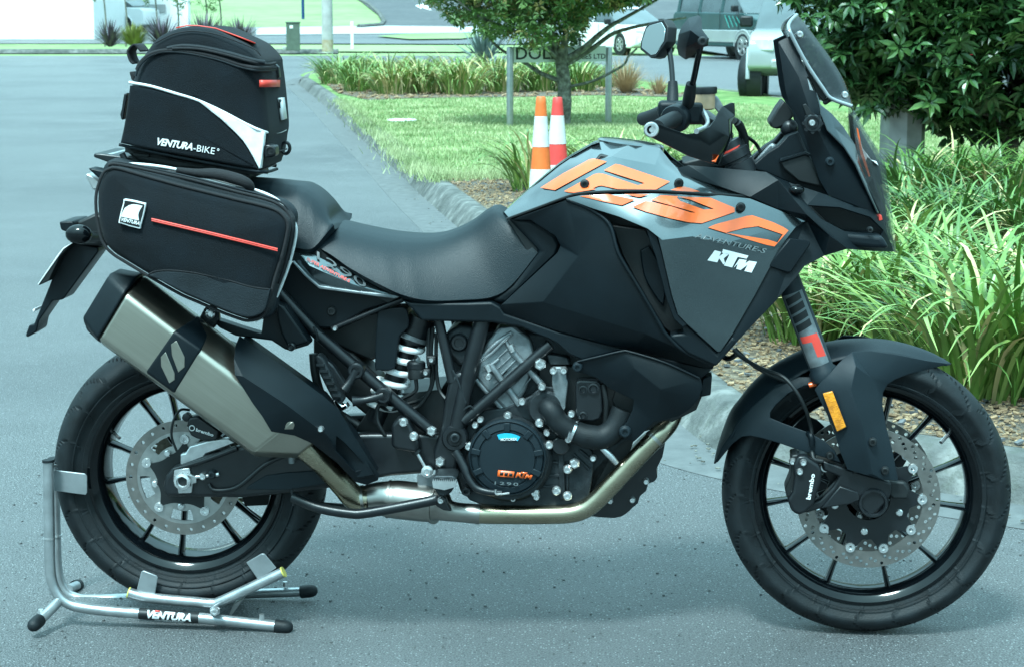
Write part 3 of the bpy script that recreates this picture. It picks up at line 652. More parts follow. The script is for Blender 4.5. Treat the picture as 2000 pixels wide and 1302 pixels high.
def cut1(p):
    x = 1000+p.x*F/(p.y*cos(PH)+(H-p.z)*sin(PH)); dx = x-1095; e = max(0, 1-(dx/260)**2)
    zl = .98+.38*(abs(dx)/240)**2+(.34*min(1, (dx-20)/40) if dx > 20 else 0)-.25*(abs(dx) < 190)*max(0, mnoise.noise(Vector((x*.012, 3, 0))))
    return p.z > zl
crown(T1, (tp.x+.02, tp.y, 1.75), (1.75,1.2,.95), 5200, sp1, 0, rr, cut1, lumps=70)
# glossy tree at the right
bp_ = G(1968, 345, .131); T2 = thing('glossy_tree', 'dense dark green tree with glossy leaves filling the upper right corner', 'tree', tuple(bp_)); b = MB(); by = bp_.y
def t2(px, py, dy=0): return D(px, py, by+dy)-bp_
limb(b, [(0,0,-.05), t2(1975,250), t2(1985,150), t2(1975,50), t2(1960,-60)], .07, .05, 12); b.build('trunk', 'bark', T2, smooth=60)
for P, r0 in (([t2(1980,220),t2(1930,160,-.2),t2(1860,120,-.4),t2(1760,100,-.6)],.03),([t2(1982,150),t2(1900,60,.1),t2(1800,0,.1),t2(1700,-30,0)],.03),([t2(1985,180),t2(2040,100),t2(2100,60)],.03),([t2(1978,260),t2(1940,230,-.5),t2(1880,210,-.9)],.02),([t2(1975,100),t2(1900,-20,-.5),t2(1800,-80,-.8)],.03)):
    b = MB(); limb(b, P, r0, .008); b.build('branch', 'bark', T2, smooth=60)
sp2 = [spray(100+i, 'tree_leaf', .105, .042, 9) for i in range(8)]+[spray(130+i, 'tree_leaf2', .10, .040, 8) for i in range(2)]
def proj(p):
    d = p-CP; dz = d.dot(FW); return 1000+d.x*F/dz, 651-d.dot(UP)*F/dz
def cut2(p):
    x, y = proj(p)
    if y < -160: return False
    n_ = mnoise.noise(Vector((y*.02, 5, 0)))*28
    lim = 1550+ (max(0, y-20)*.52 if y < 200 else 94+(y-200)*1.4)+n_ - max(0, 48-y)*1.4
    bot = (226 if x < 1795 else min(285, 226+(x-1795)*1.1))+mnoise.noise(Vector((x*.015, 1, 0)))*14-12
    if hypot(x-1900, y-92) < 26 or hypot(x-1978, y-150) < 36 or hypot(x-1895, y-250) < 10 or hypot(x-1712, y-98) < 8: return False
    return x > lim and y < bot
crown(T2, (bp_.x-.1, by-.3, 1.9), (1.6,1.25,1.65), 7500, sp2, 300, rr, cut2, lumps=110, smin=.8, smax=1.3)
# ------------------------------------------------ posts, sign, cones, cabinet
pp = G(1760, 352, .125); b = MB(); b.lathe((0,0,-.05), (0,0,1), [(.172,0),(.165,1.2),(.14,5.5)], 8); PO = thing('galvanised_post', 'wide eight sided galvanised post standing behind the headlight, under the tree', 'post', tuple(pp)); b.build('shaft', 'galvpole', PO, smooth=20)
b = MB(); b.box((0,-.165,.9), .1,.012,.3); b.build('hatch', 'galvpole', PO, bevel=.003)
s0, s1 = G(996, 246, .125), G(1188, 240, .125)
SG = thing('name_board', 'grey name board with black lettering between two round steel posts on the lawn', 'sign', tuple((s0+s1)/2)); o0 = SG.location.copy()
ztop = lambda p, py: D(1000, py, p.y).z
for p in (s0, s1):
    zt = ztop(p, 92)-.125; b = MB(); b.lathe(p-o0, (0,0,1), [(.037,-.05),(.037,zt-.02),(.034,zt-.004),(.02,zt),(.0001,zt)], 20); b.build('post', 'stainless', SG, smooth=40)
u_ = (s1-s0).normalized(); mid = (s0+s1)/2-o0; zz0, zz1 = ztop(s0, 123)-.125, ztop(s0, 92)-.125; ang = atan2(u_.y, u_.x); R_ = Matrix.Rotation(ang, 3, 'Z')
b = MB(); b.box(mid+Vector((0,0,(zz0+zz1)/2)), (s1-s0).length-.09,.02,zz1-zz0, R_); M['board'] = mat('grey_board', (.72,.74,.74), .35, nscale=2, namt=.08); b.build('board', 'board', SG, bevel=.002)
def signtext(s, x0, x1, z0, h, bold):
    v, f = text_tris(s, bold); a0 = min(q[0] for q in v); a1 = max(q[0] for q in v); h1 = max(q[1] for q in v); b = MB()
    b.add([mid+R_ @ Vector((x0+(x1-x0)*(q[0]-a0)/(a1-a0), -.0125, z0+q[1]/h1*h)) for q in v], f); b.build('lettering', 'black', SG, smooth=0, solid=.001)
wl = (s1-s0).length; signtext('DOLP', -wl/2+.07, -.02, zz0+.035, .13, .01); signtext('SORIES LTD', wl/2-.50, wl/2-.05, zz0+.03, .055, .015)
def cone(px, py, hgt, m1, label, seed, tilt=0, patch=False, lo=.135, up=.040):
    p = G(px, py, .131); c = thing('traffic_cone', label, 'traffic cone', tuple(p), seed, 'traffic cones standing behind the motorcycle'); c.rotation_euler = (tilt, tilt*.5, seed)
    def r_(u): return lo+(up-lo)*u
    bounds = [(0.03,.27,'b0'),(.27,.50,'w'),(.50,.655,'b1'),(.655,.865,'w'),(.865,1.0,'b2')]
    b = MB(); b.box((0,0,.015), .36,.36,.03); b.build('base', 'black', c, bevel=.01)
    b = MB(); b.lathe((0,0,0), (0,0,1), [(r_(.03)+.02,.03),(r_(.05),.045)]+[(r_(u/20), hgt*u/20) for u in range(2, 20)]+[(r_(1),hgt-.006),(r_(1)-.005,hgt),(r_(1)-.012,hgt),(r_(1)-.014,hgt-.03)], 36, cap=False); b.build('cone_body', m1, c, smooth=50)
    for u0, u1, k in bounds:
        if k == 'w': b = MB(); b.lathe((0,0,0), (0,0,1), [(r_(u0)+.0015,hgt*u0),(r_(u1)+.0015,hgt*u1)], 36, cap=False); b.build('reflective_band', 'coneband', c, smooth=50)
    if patch:
        b = MB(); a0 = -1.35; b.shell([[Vector((cos(a0+k*.06)*(r_(u)+.003), sin(a0+k*.06)*(r_(u)+.003), hgt*u)) for k in range(5)] for u in (.80,.865)]); b.build('worn_patch', 'conered', c, smooth=50, recalc=False)
# cone heights follow from their foot and top rows in the photo
def chgt(px, py, top): p = G(px, py, .131); return D(px, top, p.y).z-.131
cone(1056, 470, chgt(1056,470,189), 'conecol', 'orange and white traffic cone, the left one of the pair', .3, lo=.085, up=.026)
cone(1088, 452, chgt(1088,452,190), 'conered', 'red and white traffic cone, the right one of the pair', 1.2, patch=True, lo=.095, up=.027)
p = G(573, 99, .1); UB = thing('utility_cabinet', 'dark green utility cabinet on the verge with a white sticker', 'cabinet', tuple(p), .1)
b = MB(); b.box((0,0,.42), .42,.32,.84); b.build('body', 'boxgreen', UB, bevel=.012); b = MB(); b.box((0,0,.855), .46,.36,.04); b.build('lid', 'boxgreen', UB, bevel=.008); b = MB(); b.box((-.05,-.165,.72), .10,.006,.09); b.build('sticker', 'white', UB)
b = MB(); b.box((-.27,-.05,.06), .12,.1,.10); b.build('conduit_cap', 'base', UB, bevel=.02)
p = G(640, 101, .1); PL = thing('utility_pole', 'thick grey utility pole at the corner of the verge with rust stained foot', 'pole', tuple(p)); b = MB(); b.lathe((0,0,-.05),(0,0,1),[(.17,0),(.165,2),(.15,7)],20); b.build('shaft', 'concpole', PL, smooth=50)
M['rust'] = mat('rust_stain', (.30,.22,.13), .9, nscale=9, col2=(.42,.38,.30)); b = MB(); b.lathe((0,0,0),(0,0,1),[(.1725,0),(.171,.35)],20,cap=False); b.build('stain', 'rust', PL, smooth=50)
p = G(688, 97, .05); b = MB(); b.box((0,0,.45), .09,.05,.9); o = b.build('marker_post', 'wallwhite', bevel=.01); o.location = p; tag(o, 'slim white marker post on the verge', 'post')
p = GH(592, 37, .02); SP = thing('blue_signpost', 'dark blue post carrying a white sign on the grassy rise', 'sign', tuple(p)); M['navy'] = mat('navy_paint', (.01,.05,.16), .4, nscale=9, namt=.1)
b = MB(); b.cyl((0,0,-.02),(0,0,3.2), .07, 12); b.build('post', 'navy', SP); b = MB(); b.box((.55,-.02,1.3), 1.1,.03,.6); b.build('panel', 'wallwhite', SP, bevel=.01)
# ------------------------------------------------ buildings
p0 = G(-300, 92, 0); p1 = G(186, 92, 0)
WB = thing('white_building', 'plain white rendered building at the left edge of the picture', 'building', ((p0.x+p1.x)/2, p0.y, 0)); W_ = p1.x-p0.x
b = MB(); b.box((0,5,3.2), W_,10,6.4); b.build('wall', 'wallwhite', WB, bevel=.02); b = MB(); b.box((0,-.03,.06), W_,.05,.12); b.build('plinth', 'base', WB); b = MB(); b.box((0,5,6.5), W_+.4,10.4,.2); b.build('roof', 'base', WB)
b = MB(); b.box((0,-.03,6.1), W_,.06,.5); b.build('parapet', 'wallwhite', WB, bevel=.01)
p = GH(350, 62, 0); WP = thing('white_gate_wall', 'white rendered gate pillar beyond the purple flax', 'wall', tuple(p)); b = MB(); b.box((0,.3,1.4), .75,.5,2.8); b.build('pillar', 'wallwhite', WP, bevel=.02); b = MB(); b.box((-.9,.4,1.3), 1.0,.3,2.6); b.build('panel', 'wallwhite', WP, bevel=.02); b=MB(); b.box((-.9,.2,.9), .7,.02,.3); b.build('name_plate','base',WP)
spiky('purple_flax', 215, 92, 120, 1.0, .05, 'purple', 'dark purple flax against the white building corner', up=.7, gh=True, seed=3)
spiky('olive_shrub', 262, 92, 420, .85, .035, 'olive', 'olive green grassy shrub between the purple flaxes', up=.9, gh=True, seed=4)
spiky('purple_flax', 318, 92, 150, 1.15, .05, 'purple', 'dark purple flax left of the luggage bag top', up=.7, gh=True, seed=5)
spiky('purple_flax', 400, 92, 170, 1.3, .05, 'purple', 'dark purple flax behind the luggage bag top', up=.7, gh=True, seed=6)
spiky('purple_flax', 470, 92, 150, 1.1, .05, 'purple', 'rightmost purple flax, right of the luggage bag top', up=.7, gh=True, seed=7)
sp3 = [spray(300+i, 'maple', .12, .04, 7) for i in range(3)]
for i, (x, y, hgt, l) in enumerate([(205,90,3.2,'thin young tree at the corner of the white building'),(246,90,3.0,'thin young tree in front of the olive shrub'),(305,90,2.6,'thin young tree left of the white pillar'),(347,90,2.8,'thin young tree in front of the white pillar'),(403,90,2.6,'thin young tree right of the white pillar'),(430,90,2.9,'rightmost thin young tree above the luggage bag')]):
    p = GH(x, y, .05); t = thing('young_tree', l, 'tree', tuple(p), 0, 'young staked trees by the far road'); b = MB(); limb(b, [(0,0,-.05),(.05,0,1),(-.03,0,2),(.02,0,hgt)], .035, .012, 6); b.build('trunk', 'bark', t, smooth=50)
    crown(t, (p.x, p.y, hgt*.72), (.5,.5,.9), 60 if i > 1 else 25, sp3, 0, rr, None, lumps=9)
# ------------------------------------------------ vehicles
def car(name, label, cat, loc, yaw, Ln, Wd, prof, glass, wheels, wr, paint, two=None, extra=None):
    c = thing(name, label, cat, loc, yaw, None)
    def slab(pts, w0, w1, m, nm, bev=.04):
        # outline in x,z ; half width w0 at the bottom, w1 at the top
        zs = [p[1] for p in pts]; z0, z1 = min(zs), max(zs); v, f, _ = tri(pts); n = len(v); b = MB()
        hw = lambda z: w0+(w1-w0)*(z-z0)/(z1-z0)
        a = [(p.x, -hw(p.y), p.y) for p in v]; d = [(p.x, hw(p.y), p.y) for p in v]; e = {(q[i], q[(i+1)%len(q)]) for q in f for i in range(len(q))}
        b.add(a+d, list(f)+[tuple(i+n for i in q[::-1]) for q in f]+[(j, i, i+n, j+n) for i, j in e if (j, i) not in e]); return b.build(nm, m, c, bevel=bev, seg=3)
    slab(prof, Wd/2, Wd/2*.97, paint, 'body')
    slab(glass[0], Wd/2*.95, Wd/2*.78, 'glass', 'windows', .03)
    slab(glass[1], Wd/2*.80, Wd/2*.76, paint, 'roof', .03)
    if two: slab(two[0], Wd/2+.012, Wd/2+.012, two[1], 'lower_body', .02)
    for nm, x0, x1, z0, z1 in glass[2]:
        for s in (-1, 1):
            hw = lambda z: (Wd/2*.95+(Wd/2*.78-Wd/2*.95)*(z-glass[3])/(glass[4]-glass[3]))*s+.008*s
            b = MB(); b.add([(x0,hw(z0),z0),(x1,hw(z0),z0),(x1,hw(z1),z1),(x0,hw(z1),z1)],[(0,1,2,3)]); b.build(nm, paint, c, solid=.012, smooth=0)
    for x in wheels:
        for s in (-1, 1):
            out_ = extra.get('out', 0); st_ = extra.get('steer', 0)
            w = bpy.data.objects.new('wheel', None); COL.objects.link(w); w.parent = c; w.location = (x, s*(Wd/2-.10+out_), wr); w.rotation_euler = (0, 0, st_ if x > 0 else 0)
            b = MB(); b.lathe((0,-.11,0),(0,1,0),[(wr*.6,0),(wr*.9,-.005),(wr,.03),(wr,.19),(wr*.9,.225),(wr*.6,.22)],32,cap=False); b.build('tyre','rubber',w,smooth=50)
            b = MB(); b.lathe((0,-.10 if s < 0 else .10,0),(0,s,0),[(wr*.64,.0),(wr*.64,.008),(wr*.55,-.03),(.0001,-.03)],28); b.build('dish','black',w)
            for k in range(6):
                a = 2*pi*k/6; b = MB(); b.box((cos(a)*wr*.32, s*.108, sin(a)*wr*.32), wr*.6,.02,wr*.2, Matrix.Rotation(-a,3,'Y')); b.build('wheel_spoke','alloy',w,bevel=.006)
            b = MB(); b.lathe((0, s*.112, 0),(0,s,0),[(wr*.68,-.01),(wr*.68,.006),(wr*.58,.006),(wr*.55,-.02)],32,cap=False); b.build('rim','alloy',w,smooth=50)
            # arch
            b = MB(); b.tube([(x+cos(pi*k/16)*(wr+.06), s*(Wd/2-.01), wr+sin(pi*k/16)*(wr+.06)) for k in range(17)], .035, 8); b.build('wheel_arch', two[1] if two else paint, c, smooth=50)
            b = MB(); b.lathe((x, s*(Wd/2-.20), wr),(0,s,0),[(wr+.05,0),(wr+.05,.205)],24); b.build('arch_well','black',c)
    hx = max(p[0] for p in prof)
    for s in (-1, 1):
        b = MB(); b.box((hx-.10, s*(Wd/2-.24), extra['lz']), .16,.34,extra['lh'], Matrix.Rotation(s*.25,3,'Z')); b.build('headlight','lamp',c,bevel=.03)
    for s in (-1, 1):
        b = MB(); b.box((extra['mx'], s*(Wd/2+.09), extra['mz']), .12,.2,.17); b.build('door_mirror','black',c,bevel=.03)
    b = MB(); b.box((hx+.005, 0, extra['bz']), .08, Wd*extra.get('bw', .86), .14); b.build('bumper', extra.get('bc', paint), c, bevel=.03)
    b = MB(); b.box((hx-.0, 0, extra['lz']), .06, Wd*.42, extra['lh']); b.build('grille','black',c,bevel=.02)
    for x in extra['doors']:
        for s in (-1, 1):
            b = MB(); b.box((x, s*(Wd/2+.001), extra['dz']), .012,.006,extra['dh']); b.build('door_gap','black',c)
    return c
sedan = [(-2.2,.30),(-2.2,.85),(-2.05,.95),(-1.3,.98),(1.0,.92),(1.9,.80),(2.2,.62),(2.2,.28),(1.9,.2),(-1.9,.2)]
sglass = ([(-1.85,.94),(-1.1,1.36),(.15,1.40),(1.15,.90)], [(-1.15,1.34),(-1.0,1.42),(.1,1.43),(.28,1.36)], [('pillar',-.45,-.35,.98,1.36)], .90, 1.40)
ex_s = dict(lz=.66, lh=.16, mx=.75, mz=.98, bz=.40, doors=(-.95,.05,1.0), dz=.62, dh=.6)
p = GH(1215, 107, 0); car('parked_car', 'white saloon car parked beyond the small tree, seen under the mirrors', 'car', (p.x+.07, p.y+1.57, 0), radians(-62), 4.4, 1.75, sedan, sglass, (-1.35,1.35), .31, 'carwhite', None, ex_s)
p = GH(222, 64, 0); car('parked_car', 'white car behind the shrubs beside the white building', 'car', (p.x-.6, p.y+1.5, zat(p.y)), radians(160), 4.4, 1.75, sedan, sglass, (-1.35,1.35), .31, 'carwhite', None, ex_s)
van = [(-2.3,.45),(-2.3,1.22),(-2.2,1.30),(1.35,1.26),(2.1,1.10),(2.3,.88),(2.3,.42),(2.0,.34),(-2.1,.34)]
vglass = ([(-2.2,1.28),(-2.05,1.95),(.55,1.97),(1.45,1.24)], [(-2.12,1.91),(-2.0,2.06),(.3,2.06),(.62,1.93)], [('pillar',-.98,-.84,1.28,1.93),('pillar',.20,.34,1.28,1.93),('pillar',-2.12,-1.98,1.28,1.93)], 1.24, 1.97)
p = GH(1452, 118, 0); VN = car('parked_van', 'dark green and silver high van with green leaf decal, parked by the far road', 'van', (p.x+.12, p.y+1.64, 0), radians(-64), 4.6, 1.75, van, vglass, (-1.5,1.45), .37, 'cargreen', ([(-2.28,.46),(-2.28,.80),(2.0,.80),(2.0,.46)], 'carsilver'), dict(lz=.92, lh=.18, mx=1.15, mz=1.38, bz=.62, doors=(-.9,.25,1.2), dz=.92, dh=.9, bc='carsilver'))
M['teal'] = mat('teal_decal', (.05,.42,.36), .3, nscale=9, namt=.1)
for k in range(5):
    b = MB(); x = .75+k*.2; b.add([(x,-.886,.86+k*.02),(x+.03,-.886,.86+k*.02),(x-.22,-.884,1.20-k*.01),(x-.24,-.884,1.19-k*.01)],[(0,1,2,3)]); b.build('leaf_decal','teal',VN,solid=.003,smooth=0)
suv = [(-2.1,.5),(-2.15,1.0),(-2.05,1.12),(.7,1.10),(1.75,1.04),(2.05,.92),(2.1,.55),(1.8,.42),(-1.9,.42)]
uglass = ([(-2.05,1.10),(-1.9,1.72),(.0,1.74),(.75,1.08)], [(-1.95,1.70),(-1.85,1.80),(-.1,1.80),(.05,1.72)], [('pillar',-1.05,-.95,1.12,1.7)], 1.08, 1.74)
p = G(1500, 205, 0); car('parked_suv', 'silver off-road car facing the camera, half hidden behind the windscreen and the tree', 'car', (p.x+.86, p.y+1.62, 0), radians(-99), 4.2, 1.80, suv, uglass, (-1.3,1.55), .38, 'carsilver', None, dict(lz=.88, lh=.2, mx=.45, mz=1.2, bz=.60, doors=(-.2,.75), dz=.8, dh=.6, bc='carsilver', out=.05, steer=radians(-14), bw=.62))
p = GH(2000, 205, 0); car('parked_car', 'red car glimpsed through the leaves of the glossy tree', 'car', (p.x+.9, p.y+.6, 0), radians(175), 4.4, 1.75, sedan, sglass, (-1.35,1.35), .31, 'carred', None, ex_s)
# ================================================ MOTORCYCLE
BIKE = thing('motorcycle', 'black and grey adventure motorcycle with big orange 1290 numerals on its tank, parked facing right', 'motorcycle', RP, YAW)
def wheel(cpx, cpy, R, hw, rimR, spokes, name, discR, disc_in, disc_t, tread_seed, ndisc, floatn):
    c = L(cpx, cpy, 0); cx, cz = c.x, c.z
    w = bpy.data.objects.new(name, None); COL.objects.link(w); w.parent = BIKE; w.location = (cx, 0, cz); w.empty_display_size = .1
    # tyre
    prof = []; NP = 34
    ir = rimR + .004
    for k in range(NP+1):
        a = -1 + 2*k/NP
        th = a*radians(128)
        h = (R-ir)*.5
        rr = R-h*1.0 + cos(th)*h*1.0 if abs(th) > pi/2 else (R-h*.98)+cos(th)*h*.98
        yy = sin(th)*hw if abs(th) < pi/2 else (hw*(1-.22*(abs(th)-pi/2)/(radians(38))))*(1 if th > 0 else -1)
        prof.append((rr, yy))
    prof[0] = (ir-.004, -hw*.72); prof[-1] = (ir-.004, hw*.72)
    NA = 800; V = []; b = MB(); pitch = 2*pi/21
    for i in range(NA):
        A = 2*pi*i/NA
        for k, (rr, yy) in enumerate(prof):
            s = yy/hw; g = 0
            if abs(s) < .97 and rr > R-.072:
                ph = ((A + abs(s)**1.4*.32*(1 if s > 0 else 1) + (pitch*.5 if s < 0 else 0)) % pitch)/pitch
                if abs(s) > .12 and ph < .055: g = .009
                ph2 = ((A - abs(s)*.22 + pitch*.3) % (pitch*2))/(pitch*2)
                if .30 < abs(s) < .85 and ph2 < .024: g = .006
            ro = rr-g*(1 if rr > R-.06 else .6)
            if abs(rr-(rimR+.022)) < .004: ro += 0
            V.append((cos(A)*ro, yy*(1-.02*(g > 0)), sin(A)*ro))
    n = NP+1
    b.add(V, [(i*n+k, i*n+k+1, ((i+1)%NA)*n+k+1, ((i+1)%NA)*n+k) for i in range(NA) for k in range(NP)])
    b.build('tyre', 'rubber', w, smooth=50)
    b = MB()
    for s in (-1,):          # raised rings on the near side wall
        for rr in (ir+.010, ir+.034):
            b.tube([(cos(2*pi*i/96)*rr, s*hw*.945, sin(2*pi*i/96)*rr) for i in range(96)], .0016, 5, closed=True)
    b.build('sidewall_ring', 'rubber', w)
    # rim: lipped barrel
    rw = hw*.80
    pr = [(rimR+.006,-rw),(rimR+.007,-rw+.004),(rimR-.003,-rw+.010),(rimR-.013,-rw+.018),(rimR-.018,-rw+.03),(rimR-.019,0),(rimR-.018,rw-.03),(rimR-.013,rw-.018),(rimR-.003,rw-.01),(rimR+.007,rw-.004),(rimR+.006,rw)]
    pr = pr + [(r-.006, y) for r, y in pr[::-1]] + [pr[0]]
    b = MB(); b.lathe((0,0,0), (0,1,0), pr, 96, cap=False); b.build('rim', 'gloss', w, smooth=40)
    # spokes
    for a, a2 in spokes:
        b = MB(); A = radians(90-a); A2 = radians(90-a2)
        p0 = Vector((cos(A)*(rimR-.012), 0, sin(A)*(rimR-.012))); p1 = Vector((cos(A2)*.04, 0, sin(A2)*.04)); d = (p0-p1).normalized(); s = Vector((-d.z, 0, d.x))
        rows = []
        for f_, wd, dp in ((0,.010,.030),(.3,.0055,.022),(.75,.0048,.018),(.93,.006,.022),(1,.016,.030)):
            q = p1+(p0-p1)*f_
            rows.append([q+s*wd+Vector((0,-dp*.6,0)), q+Vector((0,-dp,0)), q-s*wd+Vector((0,-dp*.6,0)), q-s*wd+Vector((0,dp*.6,0)), q+Vector((0,dp,0)), q+s*wd+Vector((0,dp*.6,0))])
        b.shell(rows, True); b.build('spoke', 'gloss', w, smooth=60)
    b = MB(); b.lathe((0,0,0),(0,1,0),[(.022,-hw*.9),(.040,-hw*.88),(.046,-.03),(.040,0),(.046,.03),(.040,hw*.88),(.022,hw*.9)],40); b.build('hub', 'gloss', w)
    # disc(s)
    def disc(yy):
        def ring(a_, n_, r_): return [(cos(a_+2*pi*k/n_)*r_, sin(a_+2*pi*k/n_)*r_) for k in range(n_)]
        b = MB()
        hs = []
        rows = [(discR*.915, ndisc)] if ndisc < 40 else [(discR*.955, 28), (discR*.87, 28), (discR*.91, 28)]
        for q, (rr, nn) in enumerate(rows):
            for k in range(nn):
                a_ = 2*pi*k/nn + q*.07
                hs.append([(cos(a_)*rr+cos(2*pi*j/8)*.0042, sin(a_)*rr+sin(2*pi*j/8)*.0042) for j in range(8)])
        # plate with holes
        def pl(outer, holes, y0, y1, mm, nm, par):
            v, f, _ = tri(outer, holes); bb = MB(); n_ = len(v)
            a_ = [(p.x, y0, p.y) for p in v]; c_ = [(p.x, y1, p.y) for p in v]; fc = [q for q in f]+[tuple(i+n_ for i in q[::-1]) for q in f]
            e = {(q[i], q[(i+1)%len(q)]) for q in f for i in range(len(q))}
            for i, j in e:
                if (j, i) not in e: fc.append((j, i, i+n_, j+n_))
            bb.add(a_+c_, fc); return bb.build(nm, mm, par, bevel=0, smooth=30)
        tr = pl(ring(0, 72, discR), [ring(0, 72, disc_in)]+hs, yy-.0025, yy+.0025, 'disc', 'brake_disc', w)
        if floatn == 5:      # rear: light inner web with big cut outs
            cut = []
            for k in range(5):
                a0 = 2*pi*k/5+.25+.36; a1 = a0+2*pi/5-.72
                o_ = [(cos(a0+(a1-a0)*j/8)*disc_in*.93, sin(a0+(a1-a0)*j/8)*disc_in*.93) for j in range(9)]
                i_ = [(cos(a1-(a1-a0)*j/6)*disc_in*.72, sin(a1-(a1-a0)*j/6)*disc_in*.72) for j in range(7)]
                cut.append(smooth_poly(o_+i_, 2, 100))
            pl(ring(0, 60, disc_in+.0005), [ring(0, 30, disc_in*.55)]+cut, yy-.002, yy+.002, 'discin', 'disc_web', w)
            st = [(cos(2*pi*k/30+.25)*disc_in*(.80 if k % 6 == 0 else .62 if k % 6 in (1, 5) else .56), sin(2*pi*k/30+.25)*disc_in*(.80 if k % 6 == 0 else .62 if k % 6 in (1, 5) else .56)) for k in range(30)]
            pl(smooth_poly(st, 2, 100), [ring(0, 20, .03)], yy-.007, yy-.003, 'black', 'disc_carrier', w)
        else:
            st = []
            for k in range(60):
                j = k % 6; st.append((cos(2*pi*k/60)*disc_in*(.97 if j == 0 else .92 if j in (1, 5) else .78), sin(2*pi*k/60)*disc_in*(.97 if j == 0 else .92 if j in (1, 5) else .78)))
            pl(smooth_poly(st, 2, 100), [ring(0, 20, .05)], yy-.004, yy+.002, 'frame', 'disc_carrier', w)
        for k in range(floatn):
            a_ = 2*pi*k/floatn + (.25 if floatn == 5 else 0); rr = disc_in*(.84 if floatn == 5 else .98)
            bb = MB(); q = Vector((cos(a_)*rr, yy, sin(a_)*rr))
            bb.lathe(q, (0,-1,0), [(.0035,.0035),(.005,.008),(.0105,.008),(.0115,.004),(.0115,-.003)], 14); bb.build('disc_button', 'bolt', w)
        for k in range(5):
            a_ = 2*pi*k/5 + .25+.6; rr = disc_in*.62
            bb = MB(); q = Vector((cos(a_)*rr, yy-.004, sin(a_)*rr)); bb.lathe(q, (0,-1,0), [(.008,0),(.008,.006),(.006,.008),(.0001,.008)], 10); bb.build('disc_bolt', 'bolt', w)
    for t_ in disc_t: disc(-t_)
    # valve
    b = MB(); A = radians(90+62 if name == 'rear_wheel' else 90-52); q = Vector((cos(A), 0, sin(A)))
    b.cyl(q*(rimR-.018)+Vector((0,-.02,0)), q*(rimR-.045)+Vector((0,-.045,0)), .0045, 8); b.build('valve', 'bolt', w)
    return w, Vector((cx, 0, cz))
SPF = [(12.5,20),(39,31),(70,88),(98.5,100),(134,150),(165.7,162),(201,210),(231,222),(262,275),(288,283)]
SPR = [(-34.6,-25),(-13,-20),(-71.6,-85),(-98.7,-90),(-145,-130),(-172,-162),(147,160),(127,118),(75,88),(45,36)]
FWH, FC = wheel(1690, 958, .325, .060, .248, SPF, 'front_wheel', .160, .122, (.068, -.068), 1, 60, 10)
RWH, RC = wheel(374, 917, .319, .085, .222, SPR, 'rear_wheel', .134, .108, (.078,), 2, 26, 5)
def cpath(pts, n=5):       # spline through (px,py,t) points
    return [L(*p) for p in spline(pts, n)]
def tube(name, pts, r, m, n=5, k=12, label=None, par=BIKE, mirror=False):
    sp = spline([tuple(p[:3]) for p in pts], n); P = [L(*p) for p in sp]
    if isinstance(r, (list, tuple)): rr = [q[0] for q in spline([(x,) for x in r], n)]
    else: rr = r
    if mirror: MB().tube([Vector((p.x, -p.y, p.z)) for p in P], rr, k).build(name, m, par, label=label, smooth=50)
    b = MB(); b.tube(P, rr, k)
    return b.build(name, m, par, label=label, smooth=50)
def bolt(px, py, t, r=.0075, m='bolt', par=None, name='bolt', hexa=True):
    b = MB(); b.lathe(L(px, py, t), (0,-1,0), [(r*1.15,-.006),(r*1.15,.001),(r,.003),(r*.98,.007),(r*.8,.009),(r*.5,.009),(r*.45,.005),(.0001,.005)], 6 if hexa and r > .009 else 12)
    return b.build(name, m, par or BIKE, smooth=30)
def loft(name, top, bot, W, m, par=BIKE, n=8, vs=10, power=.75, h_=1.5, curl=.0, topw=0, label=None, endcap=True, mat_=None, crown=0, far=True, flat=0):
    """saddle-like body: top centre line and lower side line in pixels (4th value none); W list of half widths along"""
    T = spline(top, n); Bq = spline(bot, n)
    m_ = min(len(T), len(Bq))
    def res(P, k):
        d = [0]
        for i in range(1, len(P)): d.append(d[-1]+hypot(P[i][0]-P[i-1][0], P[i][1]-P[i-1][1]))
        out = []
        for j in range(k):
            q = d[-1]*j/(k-1); i = max(0, min(len(P)-2, next((z for z in range(len(d)) if d[z] >= q), len(d)-1)-1)); e = (q-d[i])/(d[i+1]-d[i]+1e-9)
            out.append(tuple(P[i][c]*(1-e)+P[i+1][c]*e for c in range(len(P[i]))))
        return out
    K = 48; T = res(T, K); Bq = res(Bq, K); Ws = res([(i*1.0, w_) for i, w_ in enumerate(W)], K)
    rows = []
    for i in range(K):
        a = L(T[i][0], T[i][1], topw); w_ = Ws[i][1]; c = L(Bq[i][0], Bq[i][1], w_)
        row = []
        for k in range(vs+1):
            u = k/vs; th = u*pi/2
            fx = sin(th)**power; fz = 1-cos(th)**h_*1.0
            p = Vector((a.x+(c.x-a.x)*fz, -(topw+(w_-topw)*fx), a.z+(c.z-a.z)*fz)); row.append(p)
        row.append(Vector((c.x, -w_*.93, c.z-.010))); row.append(Vector((c.x, -w_*.75, c.z-.012)))
        full = row + []
        if far: full = [Vector((p.x, -p.y, p.z)) for p in row[::-1][:-1]] + row
        rows.append(full)
    b = MB(); b.shell(rows)
    if endcap: 
        n_ = len(rows[0]); b.f.append(tuple(range(n_))); b.f.append(tuple((K-1)*n_+k for k in range(n_))[::-1])
    return b.build(name, m, par, smooth=60, label=label)
